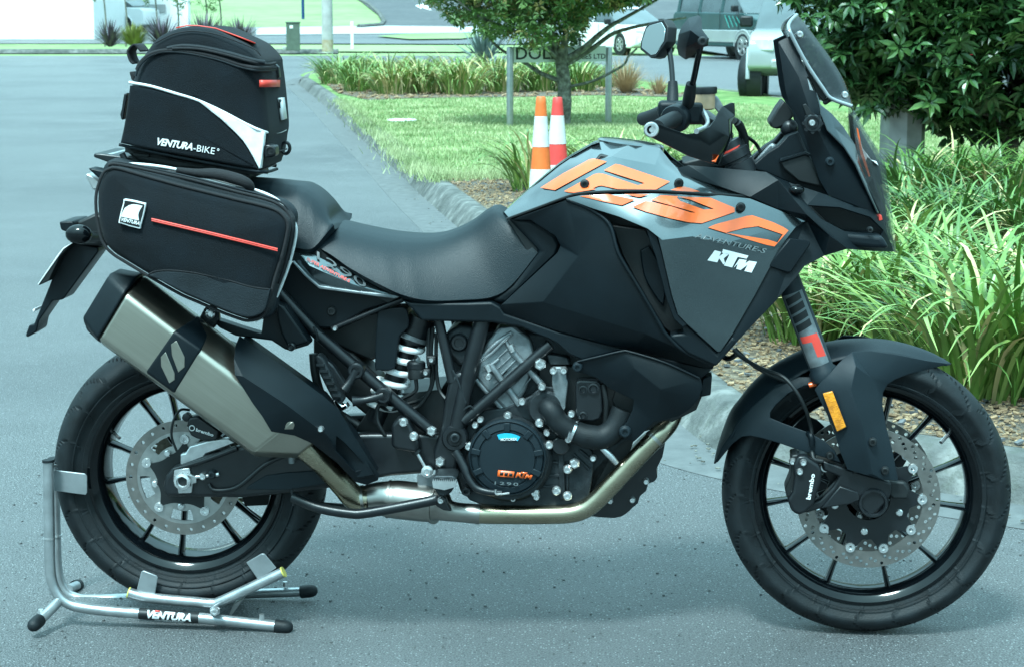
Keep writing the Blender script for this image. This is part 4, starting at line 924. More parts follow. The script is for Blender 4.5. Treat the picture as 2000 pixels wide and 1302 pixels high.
# ---------------- seats
loft('rider_seat', [(646,432),(672,433),(715,443),(776,454),(838,457),(878,450),(921,431),(950,410),(968,401),(980,405)],
     [(618,481),(650,500),(684,524),(746,558),(792,578),(840,587),(899,586),(961,580),(1000,556),(1050,494)], [.13,.15,.165,.175,.175,.165,.155,.145,.14,.135], 'seat', power=.6, h_=1.9)
loft('pillion_seat', [(470,345),(500,347),(540,350),(575,354),(603,358),(630,376),(648,398),(655,420)],
     [(470,455),(500,465),(540,474),(580,484),(605,487),(619,478),(636,458),(652,440)], [.12,.13,.14,.145,.15,.15,.14,.13], 'seat', power=.5, h_=2.2)
plate('seat_base', [(560,470),(617,480),(700,533),(790,590),(770,598),(690,560),(600,505),(560,490)], -.13, .13, 'black', BIKE, bevel=.003)
# ---------------- tank skin
TANK = Panel([(984,414,.10),(1010,390,.06),(1058,348,.045),(1090,322,.045),(1117,304,.045),(1156,282,.04),(1171,277,.04),(1234,279,.06),(1289,289,.07),(1312,318,.09),(1338,340,.11),(1400,364,.14),(1460,382,.165),(1391,378,.195),(1330,374,.2),(1273,371,.205),(1195,373,.205),(1136,376,.2),(1109,383,.19),(1050,405,.17),(995,427,.15)],
   [(1100,340,.135),(1150,318,.135),(1195,306,.14),(1280,322,.14),(1330,346,.155),(1045,378,.11),(1180,296,.085),(1250,305,.10)],
   [[(1010,390),(1045,378),(1100,340),(1150,318),(1195,306),(1280,322),(1330,346),(1400,364)]])
TANK.build('tank_cover', 'paint', BIKE, thick=.003, bevel=.010, seg=5, mirror=True)
# top of the tank between both skins
b = MB(); cr = [(984,414),(1010,391),(1058,349),(1090,323),(1117,305),(1156,283),(1171,278)]
rows = [[L(x, y, t) if t >= 0 else Vector((L(x, y, -t).x, -t, L(x, y, -t).z)) for t in (.055,.03,0,-.03,-.055)] for x, y in cr]
b.shell(rows); b.build('tank_spine', 'paint', BIKE, smooth=60)
plate('tank_top', [(1171,280),(1234,281),(1280,291),(1300,322),(1320,344),(1290,350),(1200,320),(1150,305)], -.055, .055, 'paint', BIKE, bevel=.01, seg=4)
b = MB(); q = L(1232, 283, 0); b.lathe(q, (.12,0,1), [(.075,-.02),(.075,.004),(.07,.008),(.05,.009),(.0001,.009)], 36); b.build('filler_cap', 'paint', BIKE)
tube('tank_seam', [(990,428,.158),(1050,406,.178),(1109,384,.197),(1136,378,.206),(1195,374,.212),(1273,373,.212),(1330,376,.206),(1391,380,.2),(1462,384,.172)], .0028, 'black', k=6)
# ---------------- inner body (behind the skins)
plate('inner_body', [(990,430),(1110,372),(1171,302),(1280,318),(1325,352),(1400,362),(1500,345),(1560,380),(1650,470),(1560,520),(1395,700),(1230,680),(1090,640),(980,604),(960,590),(1040,510)], -.13, .13, 'black', BIKE, bevel=.004)
plate('seat_pocket', [(988,424),(1035,426),(1085,458),(1096,478),(1090,495),(982,598),(955,588),(1000,556),(1053,492)], .05, .142, 'plastic', BIKE, bevel=.012, seg=4)
# ---------------- black side cover
SIDE = Panel([(998,430,.148),(1107,391,.195),(1150,410,.205),(1180,430,.212),(1195,446,.212),(1211,501,.222),(1250,565,.226),(1285,626,.222),(1301,653,.218),(1336,685,.212),(1395,714,.200),(1391,722,.180),(1234,684,.172),(1160,666,.170),(1093,648,.165),(985,612,.158),(975,604,.158),(980,595,.168),(1088,494,.17),(1094,480,.17),(1085,462,.168),(1035,430,.162)],
   [(1060,590,.190),(1130,500,.200),(1180,600,.215),(1255,650,.212),(1120,430,.2)],
   [[(1093,648),(1060,590),(980,595)],[(1391,722),(1255,650),(1060,590)],[(1094,480),(1130,500),(1060,590)],[(1107,391),(1130,500)]])
SIDE.build('side_cover', 'plastic', BIKE, bevel=.008, seg=4, mirror=True)
tube('side_cover_ridge', [(1107,390,.198),(1155,410,.208),(1190,438,.216),(1203,480,.224),(1213,505,.227),(1250,566,.231),(1285,626,.228),(1302,654,.224),(1337,686,.218),(1392,713,.205)], .0045, 'plastic', k=8)
plate('air_inlet', [(1195,440),(1262,450),(1300,520),(1322,610),(1345,650),(1338,668),(1322,660),(1296,640),(1240,545),(1215,498)], .05, .165, 'black', BIKE, bevel=.003)
plate('inlet_vane', [(1250,490),(1268,480),(1290,520),(1300,560),(1296,600),(1280,580),(1258,540)], .16, .178, 'plastic', BIKE, bevel=.006, rnd=3)
# ---------------- grey gloss side panel
GREY = Panel([(1105,388,.200),(1135,381,.206),(1168,381,.210),(1273,378,.212),(1330,379,.206),(1410,382,.198),(1465,388,.190),(1520,410,.185),(1577,434,.172),(1555,443,.19),(1540,462,.20),(1521,490,.208),(1473,579,.220),(1430,653,.228),(1407,686,.232),(1401,686,.234),(1340,631,.240),(1324,614,.242),(1312,575,.248),(1293,493,.254),(1285,463,.252),(1265,447,.246),(1210,424,.232),(1156,407,.218)],
   [(1293,469,.256),(1352,462,.254),(1420,475,.242),(1508,498,.214),(1240,420,.228),(1330,408,.226),(1420,420,.216),(1500,450,.206)],
   [[(1293,493),(1352,462),(1420,475),(1508,498)],[(1265,447),(1293,469),(1352,462)]])
GREY.build('side_panel', 'paint', BIKE, bevel=.010, seg=5, mirror=True)
plate('panel_return', [(1262,446),(1284,462),(1293,493),(1312,576),(1323,613),(1343,634),(1334,640),(1316,622),(1300,580),(1280,500),(1268,468)], .16, .238, 'plastic', BIKE, bevel=.002)
plate('lower_trim', [(1320,610),(1342,632),(1401,690),(1430,655),(1440,664),(1407,706),(1397,716),(1342,690),(1306,658),(1316,652),(1336,652)], .14, .226, 'plastic', BIKE, bevel=.006, seg=3)
# orange numerals
tk = TANK.depth; gp = GREY.depth
def za(l): return [(1040+x/6.667, 280+y/6.667) for x, y in l]
def zb(l): return [(1260+x/6.25, 340+y/6.25) for x, y in l]
decal('number_print', [za([(100,580),(400,392),(740,210),(800,198),(968,240),(290,612)])], TANK, 'orange', BIKE, off=.003)
decal('number_print', [za([(410,625),(690,470),(800,405),(870,390),(935,402),(1370,548),(1420,537),(1455,520),(930,352),(1080,270),(1140,280),(1790,500),(1610,603),(1110,598),(980,570),(900,553),(850,560),(785,590),(830,600),(540,645),(470,640)])], TANK, 'orange', BIKE, off=.003)
decal('number_print', [zb([(310,195),(400,165),(480,155),(560,175),(665,215),(500,222)])], TANK, 'orange', BIKE, off=.003)
decal('number_print', [za([(610,690),(980,662),(1335,735),(1165,808),(900,755),(740,716)]), za([(1190,662),(1520,664),(1410,700),(1370,700)])], GREY, 'orange', BIKE, off=.0035)
decal('number_print', [zb([(-152,403),(3,333),(61,337),(330,400),(560,472),(620,472),(330,388),(70,318),(190,262),(400,272),(390,295),(430,330),(720,437),(840,427),(560,318),(402,276),(800,292),(1090,412),(1095,465),(860,545),(690,602),(530,590),(300,540),(0,458)])], GREY, 'orange', BIKE, off=.0035)
decal('number_print', [zb([(770,655),(860,615),(1240,512),(1310,505),(1560,590),(1690,650),(1750,690),(1580,885),(1490,868),(1000,725),(1000,720),(1500,802),(1615,838),(1680,738),(1540,690),(1380,638),(1210,660),(1000,715),(1000,725)])], GREY, 'orange', BIKE, off=.0035)
text_decal('model_print', 'ADVENTURE-S', (1356,464), (1496,496), 10, lambda x, y: gp(x, y)+.004, 'dimprint', BIKE, bold=.01, shear=.3)
def ktm(name, p0, p1, hgt, fn, m, off=.002):
    v = [  # stencil like letters on a 0..100 x 0..40 field
     [(0,2),(10,2),(16,17),(30,2),(46,2),(28,19),(36,34),(24,34),(18,24),(22,34),(10,34)],
     [(34,40),(72,40),(70,31),(60,31),(50,2),(38,2),(48,31),(32,31)],
     [(56,2),(66,2),(74,20),(76,8),(84,8),(92,20),(86,2),(97,2),(104,28),(90,28),(82,18),(80,28),(66,28)]]
    dx, dy = (p1[0]-p0[0])/104, (p1[1]-p0[1])/104; l = hypot(dx, dy)
    out = []
    for q in v: out.append([(p0[0]+dx*a+(-dy/l*-1)*0+ (dy/l)*c*hgt/40, p0[1]+dy*a-(dx/l)*c*hgt/40) for a, c in q])
    return decal(name, out, fn, m, BIKE, off=off, step=12)
for q in ([(760,1055),(850,932),(930,952),(905,1005),(960,965),(1030,975),(960,1030),(975,1090),(955,1105),(905,1030),(880,1080)], [(950,918),(1262,998),(1238,1035),(1130,1012),(1062,1142),(962,1117),(1028,986),(938,962)], [(1080,1145),(1150,1038),(1240,1052),(1222,1092),(1270,1060),(1365,1075),(1300,1205),(1210,1185),(1252,1108),(1165,1172),(1110,1158),(1132,1095)]):
    decal('brand_print', [zb(q)], GREY, 'white', BIKE, off=.0035)
for x, y, f in ((1142,360,tk),(1326,358,tk)): bolt(x, y, f(x, y)+.004, .009, 'black', name='tank_screw', hexa=False)
bolt(1447,405, gp(1447,405)+.004, .009, 'black', name='panel_screw', hexa=False)
# ---------------- black front fairing: shoulder, lower, nose
SHO = Panel([(1318,330,.10),(1344,323,.12),(1496,336,.15),(1540,356,.165),(1600,376,.165),(1672,400,.14),(1708,416,.11),(1728,436,.08),(1738,470,.07),(1746,492,.06),(1700,490,.12),(1656,486,.165),(1610,500,.185),(1571,520,.20),(1555,541,.205),(1516,587,.215),(1460,645,.222),(1398,714,.226),(1405,690,.226),(1430,655,.223),(1473,579,.214),(1521,490,.202),(1540,462,.194),(1555,443,.186),(1577,434,.170),(1520,408,.178),(1465,385,.182),(1410,366,.165),(1340,344,.125)],
   [(1520,352,.180),(1576,420,.215),(1620,460,.212),(1578,400,.188)],
   [[(1496,336),(1520,352),(1576,420),(1656,486)],[(1516,587),(1576,420)],[(1656,486),(1620,460)]],
   holes=[[(1578,401,.188),(1640,405,.165),(1700,424,.125),(1726,450,.09),(1722,460,.09),(1650,452,.15),(1604,428,.19)]])
SHO.build('front_fairing', 'plastic', BIKE, bevel=.006, seg=4, mirror=True)
plate('fairing_inner', [(1540,370),(1700,410),(1735,480),(1650,482),(1580,440)], -.05, .05, 'black', BIKE)
plate('fairing_access_panel', [(1520,492),(1541,466),(1581,472),(1583,478),(1545,533),(1538,533),(1500,520)], .2, .2135, 'plastic', BIKE, bevel=.003)
plate('fairing_inlet_floor', [(1572,398),(1640,402),(1704,422),(1730,452),(1725,464),(1650,458),(1600,434)], .02, .06, 'black', BIKE)
plate('lower_lip', [(1604,430),(1650,455),(1724,462),(1738,486),(1700,486),(1658,481),(1622,458)], .06, .150, 'plastic', BIKE, bevel=.01, seg=4)
bolt(1699,449,.152,.006,'black',name='fairing_screw',hexa=False)
# windscreen carrier (black triangle plate)
CAR = Panel([(1520,82,.12),(1544,70,.11),(1554,86,.12),(1568,125,.13),(1584,160,.14),(1594,182,.15),(1601,215,.155),(1615,250,.16),(1652,285,.15),(1676,330,.135),(1700,372,.12),(1720,416,.10),(1714,420,.10),(1672,402,.145),(1618,382,.16),(1600,350,.15),(1576,280,.15),(1560,232,.15),(1540,200,.145),(1534,176,.14)],
   [(1560,150,.145),(1590,240,.17),(1630,320,.165)], [[(1520,82),(1560,150),(1590,240),(1630,320),(1672,402)]], holes=[[(1576,150,.145),(1585,152,.145),(1591,178,.15),(1582,176,.15)]])
CAR.build('screen_carrier', 'plastic', BIKE, bevel=.004, seg=3, mirror=True)
plate('carrier_slot', smooth_poly([(1568,206),(1574,203),(1582,214),(1590,232),(1584,236),(1576,228)],2), .15, .175, 'black', BIKE, bevel=.001)
GS = Panel([(1594,180,0.168),(1603,205,0.174),(1625,222,0.166),(1648,248,0.146),(1670,282,0.116),(1684,330,0.101),(1703,372,0.096),(1718,412,0.091),(1716,418,0.111),(1690,362,0.141),(1672,322,0.156),(1650,288,0.171),(1616,255,0.181),(1602,222,0.176)],
   [(1630,250,0.171),(1665,300,0.146)], [[(1602,222),(1630,250),(1665,300),(1703,372)]])
GS.build('nose_side_panel', 'paint', BIKE, bevel=.003, mirror=True)
# headlight glass
LN = Panel([(1666,212,.05),(1690,255,.045),(1710,285,.04),(1728,316,.035),(1737,380,.03),(1748,460,.03),(1751,494,.03),(1742,486,.06),(1732,452,.07),(1716,404,.08),(1697,362,.09),(1680,320,.10),(1672,280,.09),(1668,250,.07)])
LN.build('headlight_lens', 'lens', BIKE, thick=.003, bevel=0, mirror=True)
plate('headlight_body', [(1664,225),(1690,270),(1718,320),(1728,390),(1736,455),(1700,400),(1672,330)], -.05, .05, 'black', BIKE, bevel=.004)
plate('daytime_light', [(1673,252),(1677,262),(1685,290),(1702,313),(1712,316),(1716,324),(1694,308),(1690,318),(1684,300),(1674,270)], .05, .068, 'white', BIKE, bevel=.001)
plate('light_trim', [(1673,250),(1676,252),(1684,292),(1700,345),(1697,346),(1680,300)], .068, .075, 'orange', BIKE, bevel=.0005)
plate('nose_marker', [(1706,415),(1722,421),(1724,430),(1716,432)], .08, .098, 'red', BIKE, bevel=.001)
# smoked windscreen: curved sheet
def screen_pt(x, y, t): return L(x, y, t)
rows = []
SL = spline([(1556,30),(1544,42),(1540,54),(1548,74),(1576,126),(1608,174),(1624,193),(1664,208)], 4)
SF = spline([(1556,30),(1562,34),(1572,46),(1592,72),(1620,110),(1645,150),(1658,180),(1668,210)], 4)
for (a, c) in zip(SL, SF):
    P = []
    pc = L(c[0], c[1], 0.0); pa = L(a[0], a[1], .135)
    if a[1] < 60: pa = L(a[0], a[1], .04+.095*max(0, (a[1]-30)/30))
    for k in range(-8, 9):
        s = abs(k)/8; q = pc + (pa-pc)*(s**1.7 if True else s); q.y = -(-pa.y)*s if k >= 0 else (-pa.y)*s
        P.append(q)
    rows.append(P)
b = MB(); b.shell(rows); b.build('windscreen', 'screen', BIKE, smooth=80, solid=.004, recalc=False)
b = MB(); b.tube([r[-1] for r in rows], .0045, 8); b.build('screen_edge', 'edge', BIKE, smooth=60); b = MB(); b.tube([r[0] for r in rows], .0045, 8); b.build('screen_edge', 'edge', BIKE, smooth=60)
for x, y in ((1562,68),(1650,186)): bolt(x, y, .11, .007, 'bolt', name='screen_bolt', hexa=False)
plate('screen_bracket', [(1572,122),(1582,122),(1592,142),(1606,166),(1614,190),(1608,200),(1594,182),(1584,160),(1574,146)], .04, .12, 'black', BIKE, bevel=.002)
tube('screen_pin', [(1612,200,.05),(1624,192,.13)], .006, 'black', n=1)
b = MB(); q = L(1587,241,.175)
for k in range(48):
    pass
prof = [(.012,0),(.019,0),(.0195,.010),(.017,.013),(.013,.013),(.012,.009),(.0001,.009)]
b.lathe(q, (0,-1,0), prof, 20); 
for k in range(8):
    a = 2*pi*k/8; b.cyl(q+Vector((cos(a)*.0185,0,sin(a)*.0185)), q+Vector((cos(a)*.0185,-.012,sin(a)*.0185)), .004, 8)
kn = b.build('adjuster_knob', 'frame', BIKE); bolt(1586,240.5,.186,.007,'bolt',par=BIKE,name='knob_screw',hexa=False)
bolt(1621,316,.168,.009,'plastic_grey',name='fairing_screw',hexa=False)
b = MB(); q = L(1556,371,.185); b.sphere(q, .017, 8, (1.0,.9,.62)); b.build('front_indicator', 'gloss', BIKE); 
tube('indicator_collar', [(1556,373,.158),(1556,372,.178)], .013, 'black', n=1)
# dash
plate('dash_display', [(1530,196),(1546,214),(1551,226),(1536,246),(1519,253),(1505,249),(1502,239),(1518,212)], -.075, .045, 'black', BIKE, bevel=.005, seg=3)
tube('dash_mount', [(1530,235,.0),(1545,262,.0),(1556,300,.0)], .016, 'black')
b = MB(); b.sphere(L(1541,250,.035), .02, 8); b.build('dash_joint', 'frame', BIKE)
plate('cockpit_side', [(1452,328),(1475,318),(1500,296),(1520,284),(1536,266),(1560,258),(1600,350),(1622,386),(1540,358),(1496,338)], .06, .11, 'plastic', BIKE, bevel=.004, mirror=True)
plate('cockpit_tray', [(1523,316),(1574,300),(1582,304),(1606,366),(1560,356),(1530,330)], .11, .128, 'black', BIKE, bevel=.004)
plate('cockpit_ledge', [(1522,318),(1524,311),(1574,297),(1584,302),(1582,307),(1572,303)], .11, .135, 'plastic', BIKE, bevel=.002)
plate('stay_bracket', [(1468,322),(1500,286),(1508,280),(1517,283),(1518,290),(1508,298),(1484,322)], .07, .085, 'castlight', BIKE, bevel=.003); bolt(1511,287,.088,.005,'bolt',name='bolt')
# ---------------- handlebar
HB = [(1297,256,.46),(1300,243,.40),(1330,229,.27),(1372,232,.20),(1420,250,.1),(1428,268,0)]
tube('handlebar', [(1288,251,.44),(1320,232,.27),(1352,228,.2),(1398,246,.11),(1420,262,.04),(1420,262,-.04),(1384,228,-.12),(1340,206,-.2),(1292,222,-.30),(1262,231,-.42)], .011, 'frame')
tube('grip', [(1283,250,.45),(1300,241,.36),(1318,233,.29)], [.0155,.0165,.0175], 'rubber', n=4, k=16)
b = MB(); b.lathe(L(1316,234,.285), (L(1326,230,.26)-L(1290,247,.40)).normalized(), [(.018,-.005),(.028,-.003),(.030,.004),(.030,.03),(.024,.04)], 20); b.build('switch_housing', 'plastic', BIKE)
b = MB(); b.box(L(1345,222,.235), .06,.05,.045); b.build('switch_block', 'plastic', BIKE, bevel=.008, seg=3)
tube('grip', [(1256,233,-.43),(1275,227,-.36),(1296,218,-.28)], .0165, 'rubber', n=3, k=14)
b = MB(); b.box(L(1310,214,-.24), .06,.07,.04); b.build('switch_block', 'plastic', BIKE, bevel=.01, seg=3)
b = MB(); b.lathe(L(1272,254,.475), (0,-1,0), [(.0155,-.01),(.0155,0),(.0135,.003),(.009,.003),(.008,0),(.005,0),(.004,.003),(.0001,.003)], 20); b.build('bar_end', 'alu', BIKE)
HG = Panel([(1258,251,.478),(1262,245,.478),(1270,241,.477),(1288,243,.465),(1316,254,.442),(1343,263,.415),(1363,260,.395),(1386,248,.365),(1396,235,.345),(1404,218,.325),(1412,208,.31),(1430,201,.29),(1435,202,.28),(1436,226,.285),(1431,243,.295),(1430,270,.31),(1419,293,.325),(1407,316,.34),(1401,323,.345),(1385,318,.365),(1347,306,.41),(1299,282,.455),(1266,266,.478),(1259,258,.478)],
   [(1424,268,.335),(1422,234,.325),(1405,216,.33)], [[(1386,248),(1424,268),(1401,323)],[(1412,208),(1422,234),(1424,268)]])
HG.build('hand_guard', 'gloss', BIKE, bevel=.004, seg=4, thick=.005)
plate('hand_guard_mark', [(1386,315),(1396,313),(1404,303),(1398,318)], .34, .36, 'orange', BIKE, bevel=.001)
plate('hand_guard', [(1306,226),(1300,216),(1310,200),(1340,196),(1350,204),(1330,226)], -.32, -.28, 'gloss', BIKE, bevel=.004)
# mirrors
def mirror(pts, t, dirn, stem, nm):
    pass
MN = [(1323,100),(1322,80),(1332,55),(1346,40),(1362,30),(1370,38),(1374,60),(1386,76),(1382,90),(1366,95),(1345,118),(1330,110)]
def y5(l): return [(1220+x/3.1, y/3.1) for x, y in l]
MNp = Panel([(1220+x/3.1, y/3.1, t) for x, y, t in [(315,290,.33),(325,210,.35),(345,160,.34),(385,110,.33),(445,92,.30),(465,105,.30),(470,180,.36),(512,235,.38),(505,280,.38),(455,298,.36),(430,320,.33),(400,350,.31),(370,365,.30),(325,335,.31)]],
   [(1220+400/3.1, 185/3.1, .40),(1220+370/3.1, 290/3.1, .37),(1220+470/3.1, 240/3.1, .40)],
   [[(1220+345/3.1,160/3.1),(1220+400/3.1,185/3.1),(1220+470/3.1,240/3.1)],[(1220+325/3.1,335/3.1),(1220+370/3.1,290/3.1),(1220+470/3.1,240/3.1)]])
MNp.build('mirror_housing', 'plastic', BIKE, thick=.012, bevel=.004)
plate('mirror_backing', y5([(322,285),(330,215),(350,165),(390,118),(445,100),(460,185),(440,290),(372,358),(330,330)]), .27, .30, 'black', BIKE, bevel=.004)
bolt(1220+472/3.1, 252/3.1, .405, .009, 'black', name='mirror_pivot', hexa=False)
tube('mirror_stem', [(1369,88,.36),(1362,120,.33),(1356,150,.30),(1349,178,.27)], .0065, 'gloss', k=12)
tube('stem_boot', [(1350,164,.285),(1347,185,.27),(1343,208,.25)], [.0105,.013,.0125], 'rubber', n=3, k=14)
MG = y5([(235,118),(262,165),(254,255),(190,348),(160,355),(92,300),(96,255),(125,165),(150,140)])
def far_mirror():
    c0 = L(1278, 75, -.36); 
    # plane facing the rider (backwards) and a little to the viewer
    nrm = Vector((-.80, -.58, .10)).normalized()
    def put(px, py, off):
        p = RP + Matrix.Rotation(YAW, 3, 'Z') @ c0; n = Matrix.Rotation(YAW, 3, 'Z') @ nrm; r = ray(px, py); k = (p-CP).dot(n)/r.dot(n)
        q = CP + r*k - RP; q = Matrix.Rotation(-YAW, 3, 'Z') @ q; return q + nrm*off
    def ml(pts, o0, o1, m, nm):
        v, f, _ = tri(pts); b = MB(); n = len(v)
        a = [put(p.x, p.y, o1) for p in v]; c = [put(p.x, p.y, o0) for p in v]; e = {(q[i], q[(i+1)%len(q)]) for q in f for i in range(len(q))}
        fc = list(f)+[tuple(i+n for i in q[::-1]) for q in f]+[(j, i, i+n, j+n) for i, j in e if (j, i) not in e]
        b.add(a+c, fc); b.build(nm, m, BIKE, bevel=.0025)
    ml(MG, -.028, 0, 'black', 'mirror_housing')
    cx = sum(p[0] for p in MG)/len(MG); cy = sum(p[1] for p in MG)/len(MG)
    ml([(cx+(x-cx)*.84, cy+(y-cy)*.84) for x, y in MG], 0, .0015, 'mirror', 'mirror_glass')
far_mirror()
tube('mirror_stem', [(1296,84,-.36),(1305,90,-.35),(1311,125,-.32),(1314,168,-.28)], .0065, 'gloss', k=12)
tube('stem_boot', [(1314,160,-.28),(1314,185,-.27),(1313,212,-.25)], [.011,.0135,.0135], 'rubber', n=3, k=14)
# reservoir
b = MB(); q = L(1374,215,.17); b.lathe(q, (-.03,0,1), [(.020,0),(.025,.003),(.026,.034),(.0255,.036)], 20); b.build('fluid_reservoir', 'fluid', BIKE)
b = MB(); q = L(1375,184,.17); b.lathe(q, (-.03,0,1), [(.026,0),(.028,.001),(.0285,.012),(.027,.015),(.0001,.015)], 24); b.build('reservoir_cap', 'black', BIKE)
tube('brake_lever', [(1362,215,.2),(1372,218,.24),(1382,236,.30),(1378,248,.36),(1360,257,.42)], [.006,.0065,.005,.0045,.0055], 'alu')
plate('lever_perch', [(1393,186),(1402,190),(1414,210),(1404,222),(1392,208)], .14, .17, 'castlight', BIKE, bevel=.003)
for x, y, t in ((1315,211,-.22),(1343,210,.24)):
    b = MB(); b.box(L(x, y, t), .022,.02,.010); b.build('red_switch', 'red', BIKE, bevel=.003)
b = MB(); q0 = L(1442,318,.10); q1 = L(1424,280,.10); ax = (q1-q0).normalized()
b.lathe(q0, ax, [(.030,-.03),(.034,-.028),(.034,.0),(.030,.002),(.030,.008),(.034,.010),(.034,.028),(.027,.032),(.026,.05),(.020,.052),(.0001,.052)], 28)
q2 = Vector((q0.x, -q0.y, q0.z)); b.lathe(q2, ax, [(.034,-.028),(.034,.028),(.026,.034),(.0001,.04)], 28); b.build('fork_clamp', 'frame', BIKE)
b = MB(); b.lathe(L(1428,293,.10), ax, [(.028,-.003),(.0285,.003)], 24); b.build('fork_cap_ring', 'red', BIKE)
plate('triple_clamp', [(1330,318),(1400,300),(1460,312),(1470,326),(1340,330)], -.10, .08, 'black', BIKE, bevel=.006)
for P, r in (([(1440,240,.1),(1452,262,.08),(1456,290,.06),(1462,322,.04)],.009),([(1434,236,.1),(1448,250,.08),(1449,300,.07),(1450,318,.06)],.008),([(1455,265,.02),(1475,280,-.05),(1486,300,-.06),(1488,318,-.06)],.004),([(1400,236,.15),(1425,230,.1),(1446,252,.05),(1460,300,.02)],.005)):
    tube('hose', P, r, 'black', k=8)
# ---------------- fork, front fender, brake
FA = L(1704, 975, .10)
def forkleg(sg, nm='fork_leg'):
    t = .105
    a = L(1537, 540, t); c = L(1606, 722, t); d = (c-a).normalized()
    b = MB(); b.tube([a-d*.02, c-d*.005, c, c+d*.02], [.0265,.0265,.031,.031], 24)
    if sg < 0: b.v = [(x, -y, z) for x, y, z in b.v]
    b.build(nm, 'plastic_grey' if sg > 0 else 'black', BIKE, smooth=50)
    b = MB(); e = L(1680, 915, t); b.tube([c+d*.02, c+d*.03, e], [.0245,.0245,.0245], 20)
    if sg < 0: b.v = [(x, -y, z) for x, y, z in b.v]
    b.build('fork_slider', 'frame', BIKE, smooth=50)
    return a, c, d
fa, fc, fd = forkleg(1); forkleg(-1)
# wrap-around stickers on the near leg
def wrap(name, quad, m, r=.0268):
    """quad: (s0,s1) along the leg 0..1, (a0,a1) angles in degrees around (0 = towards viewer)"""
    (s0, s1), (a0, a1), sk = quad; rows = []; side = Vector((0,-1,0)); side = (side-fd*side.dot(fd)).normalized(); fw = fd.cross(side)
    if fw.x < 0: fw = -fw
    for i in range(7):
        u = i/6; row = []
        for j in range(9):
            v = j/8; A = radians(a0+(a1-a0)*v); s = s0+(s1-s0)*u + sk*v*(s1-s0)
            row.append(fa+(fc-fa)*s+(side*cos(A)+fw*sin(A))*r)
        rows.append(row)
    MB().shell(rows).build(name, m, BIKE, smooth=80, recalc=False)
wrap('fork_sticker', ((.16,.90),(-62,50),0), 'dimprint', .0267)
wrap('fork_sticker', ((.52,.93),(-60,48),0), 'castlight', .0269)
for k in range(4): wrap('fork_print', ((.20+k*.095,.27+k*.095),(-50,30),-.5), 'black', .0272)
wrap('fork_print', ((.60,.67),(-48,40),.2), 'red', .0272); wrap('fork_print', ((.64,.84),(0,42),.1), 'red', .0273)
tube('fork_ring', [(1580,752,.105),(1600,746,.105)], .006, 'orange', n=1)
# fender over the tyre
O = spline([(1394,904),(1402,868),(1424,807),(1446,776),(1468,748),(1500,719),(1527,702),(1577,678),(1636,664),(1700,661),(1754,667),(1813,685),(1858,709)], 4)
E = spline([(1402,898),(1424,862),(1440,830),(1462,806),(1484,786),(1510,764),(1537,748),(1580,722),(1640,702),(1700,690),(1754,694),(1806,706),(1850,712)], 4)
rows = []
for i, (a, c) in enumerate(zip(O, E)):
    f = i/(len(O)-1); w_ = .072*min(1, .35+6*f, .25+3.2*(1-f)); pa = L(a[0], a[1], 0); pc = L(c[0], c[1], w_)
    rows.append([Vector((pa.x+(pc.x-pa.x)*(1-cos(s*pi/2)**1.2), -k/6*w_ if True else 0, pa.z+(pc.z-pa.z)*(1-cos(s*pi/2)**1.2))) for k in range(-6, 7) for s in (abs(k)/6,)])
MB().shell(rows).build('front_fender', 'plastic_grey', BIKE, smooth=60, solid=.003, recalc=False)
FS = Panel([(1591,760,.132),(1604,744,.135),(1618,731,.135),(1636,710,.13),(1646,700,.125),(1664,686,.115),(1700,684,.10),(1754,692,.085),(1813,704,.06),(1856,710,.03),(1810,722,.055),(1773,731,.075),(1750,740,.085),(1734,750,.09),(1725,766,.095),(1724,790,.105),(1731,831,.12),(1744,881,.125),(1755,938,.125),(1724,936,.14),(1690,927,.145),(1655,916,.142),(1640,880,.14),(1626,831,.138),(1608,795,.135)],
   [(1662,760,.160),(1690,850,.165),(1704,925,.155),(1672,715,.145),(1700,735,.12)], [[(1664,686),(1672,715),(1662,760),(1690,850),(1704,925)],[(1664,686),(1700,735),(1724,790)]])
FS.build('fork_guard', 'plastic_grey', BIKE, bevel=.014, seg=5, mirror=True, thick=.003)
FR = Panel([(1397,900,.03),(1410,870,.055),(1440,828,.072),(1470,792,.078),(1510,758,.08),(1560,735,.08),(1590,735,.085),(1600,748,.09),(1570,753,.09),(1540,767,.09),(1515,790,.09),(1504,805,.092),(1504,815,.095),(1530,826,.10),(1577,843,.11),(1610,860,.118),(1630,879,.12),(1642,903,.12),(1610,893,.115),(1560,878,.108),(1520,864,.10),(1488,855,.095),(1465,850,.09),(1448,852,.085),(1430,866,.07),(1414,886,.05),(1401,903,.03)], rnd=0)
FR.build('fender_stay', 'plastic_grey', BIKE, bevel=.003, mirror=True)
bolt(1621,889,.122,.008,'black',name='bolt',hexa=False)
plate('side_reflector', [(1607,768),(1626,763),(1653,833),(1635,843)], .143, .158, 'amber', BIKE, bevel=.002, label='long orange side reflector on the fork guard')
plate('reflector_frame', [(1605,767),(1627,761.5),(1655.5,834),(1634,845)], .135, .1545, 'black', BIKE, bevel=.002)
for x, y in ((1704,862),(1728,918)): bolt(x, y, FS.depth(x, y)+.003, .0085, 'black', name='guard_screw', hexa=False)
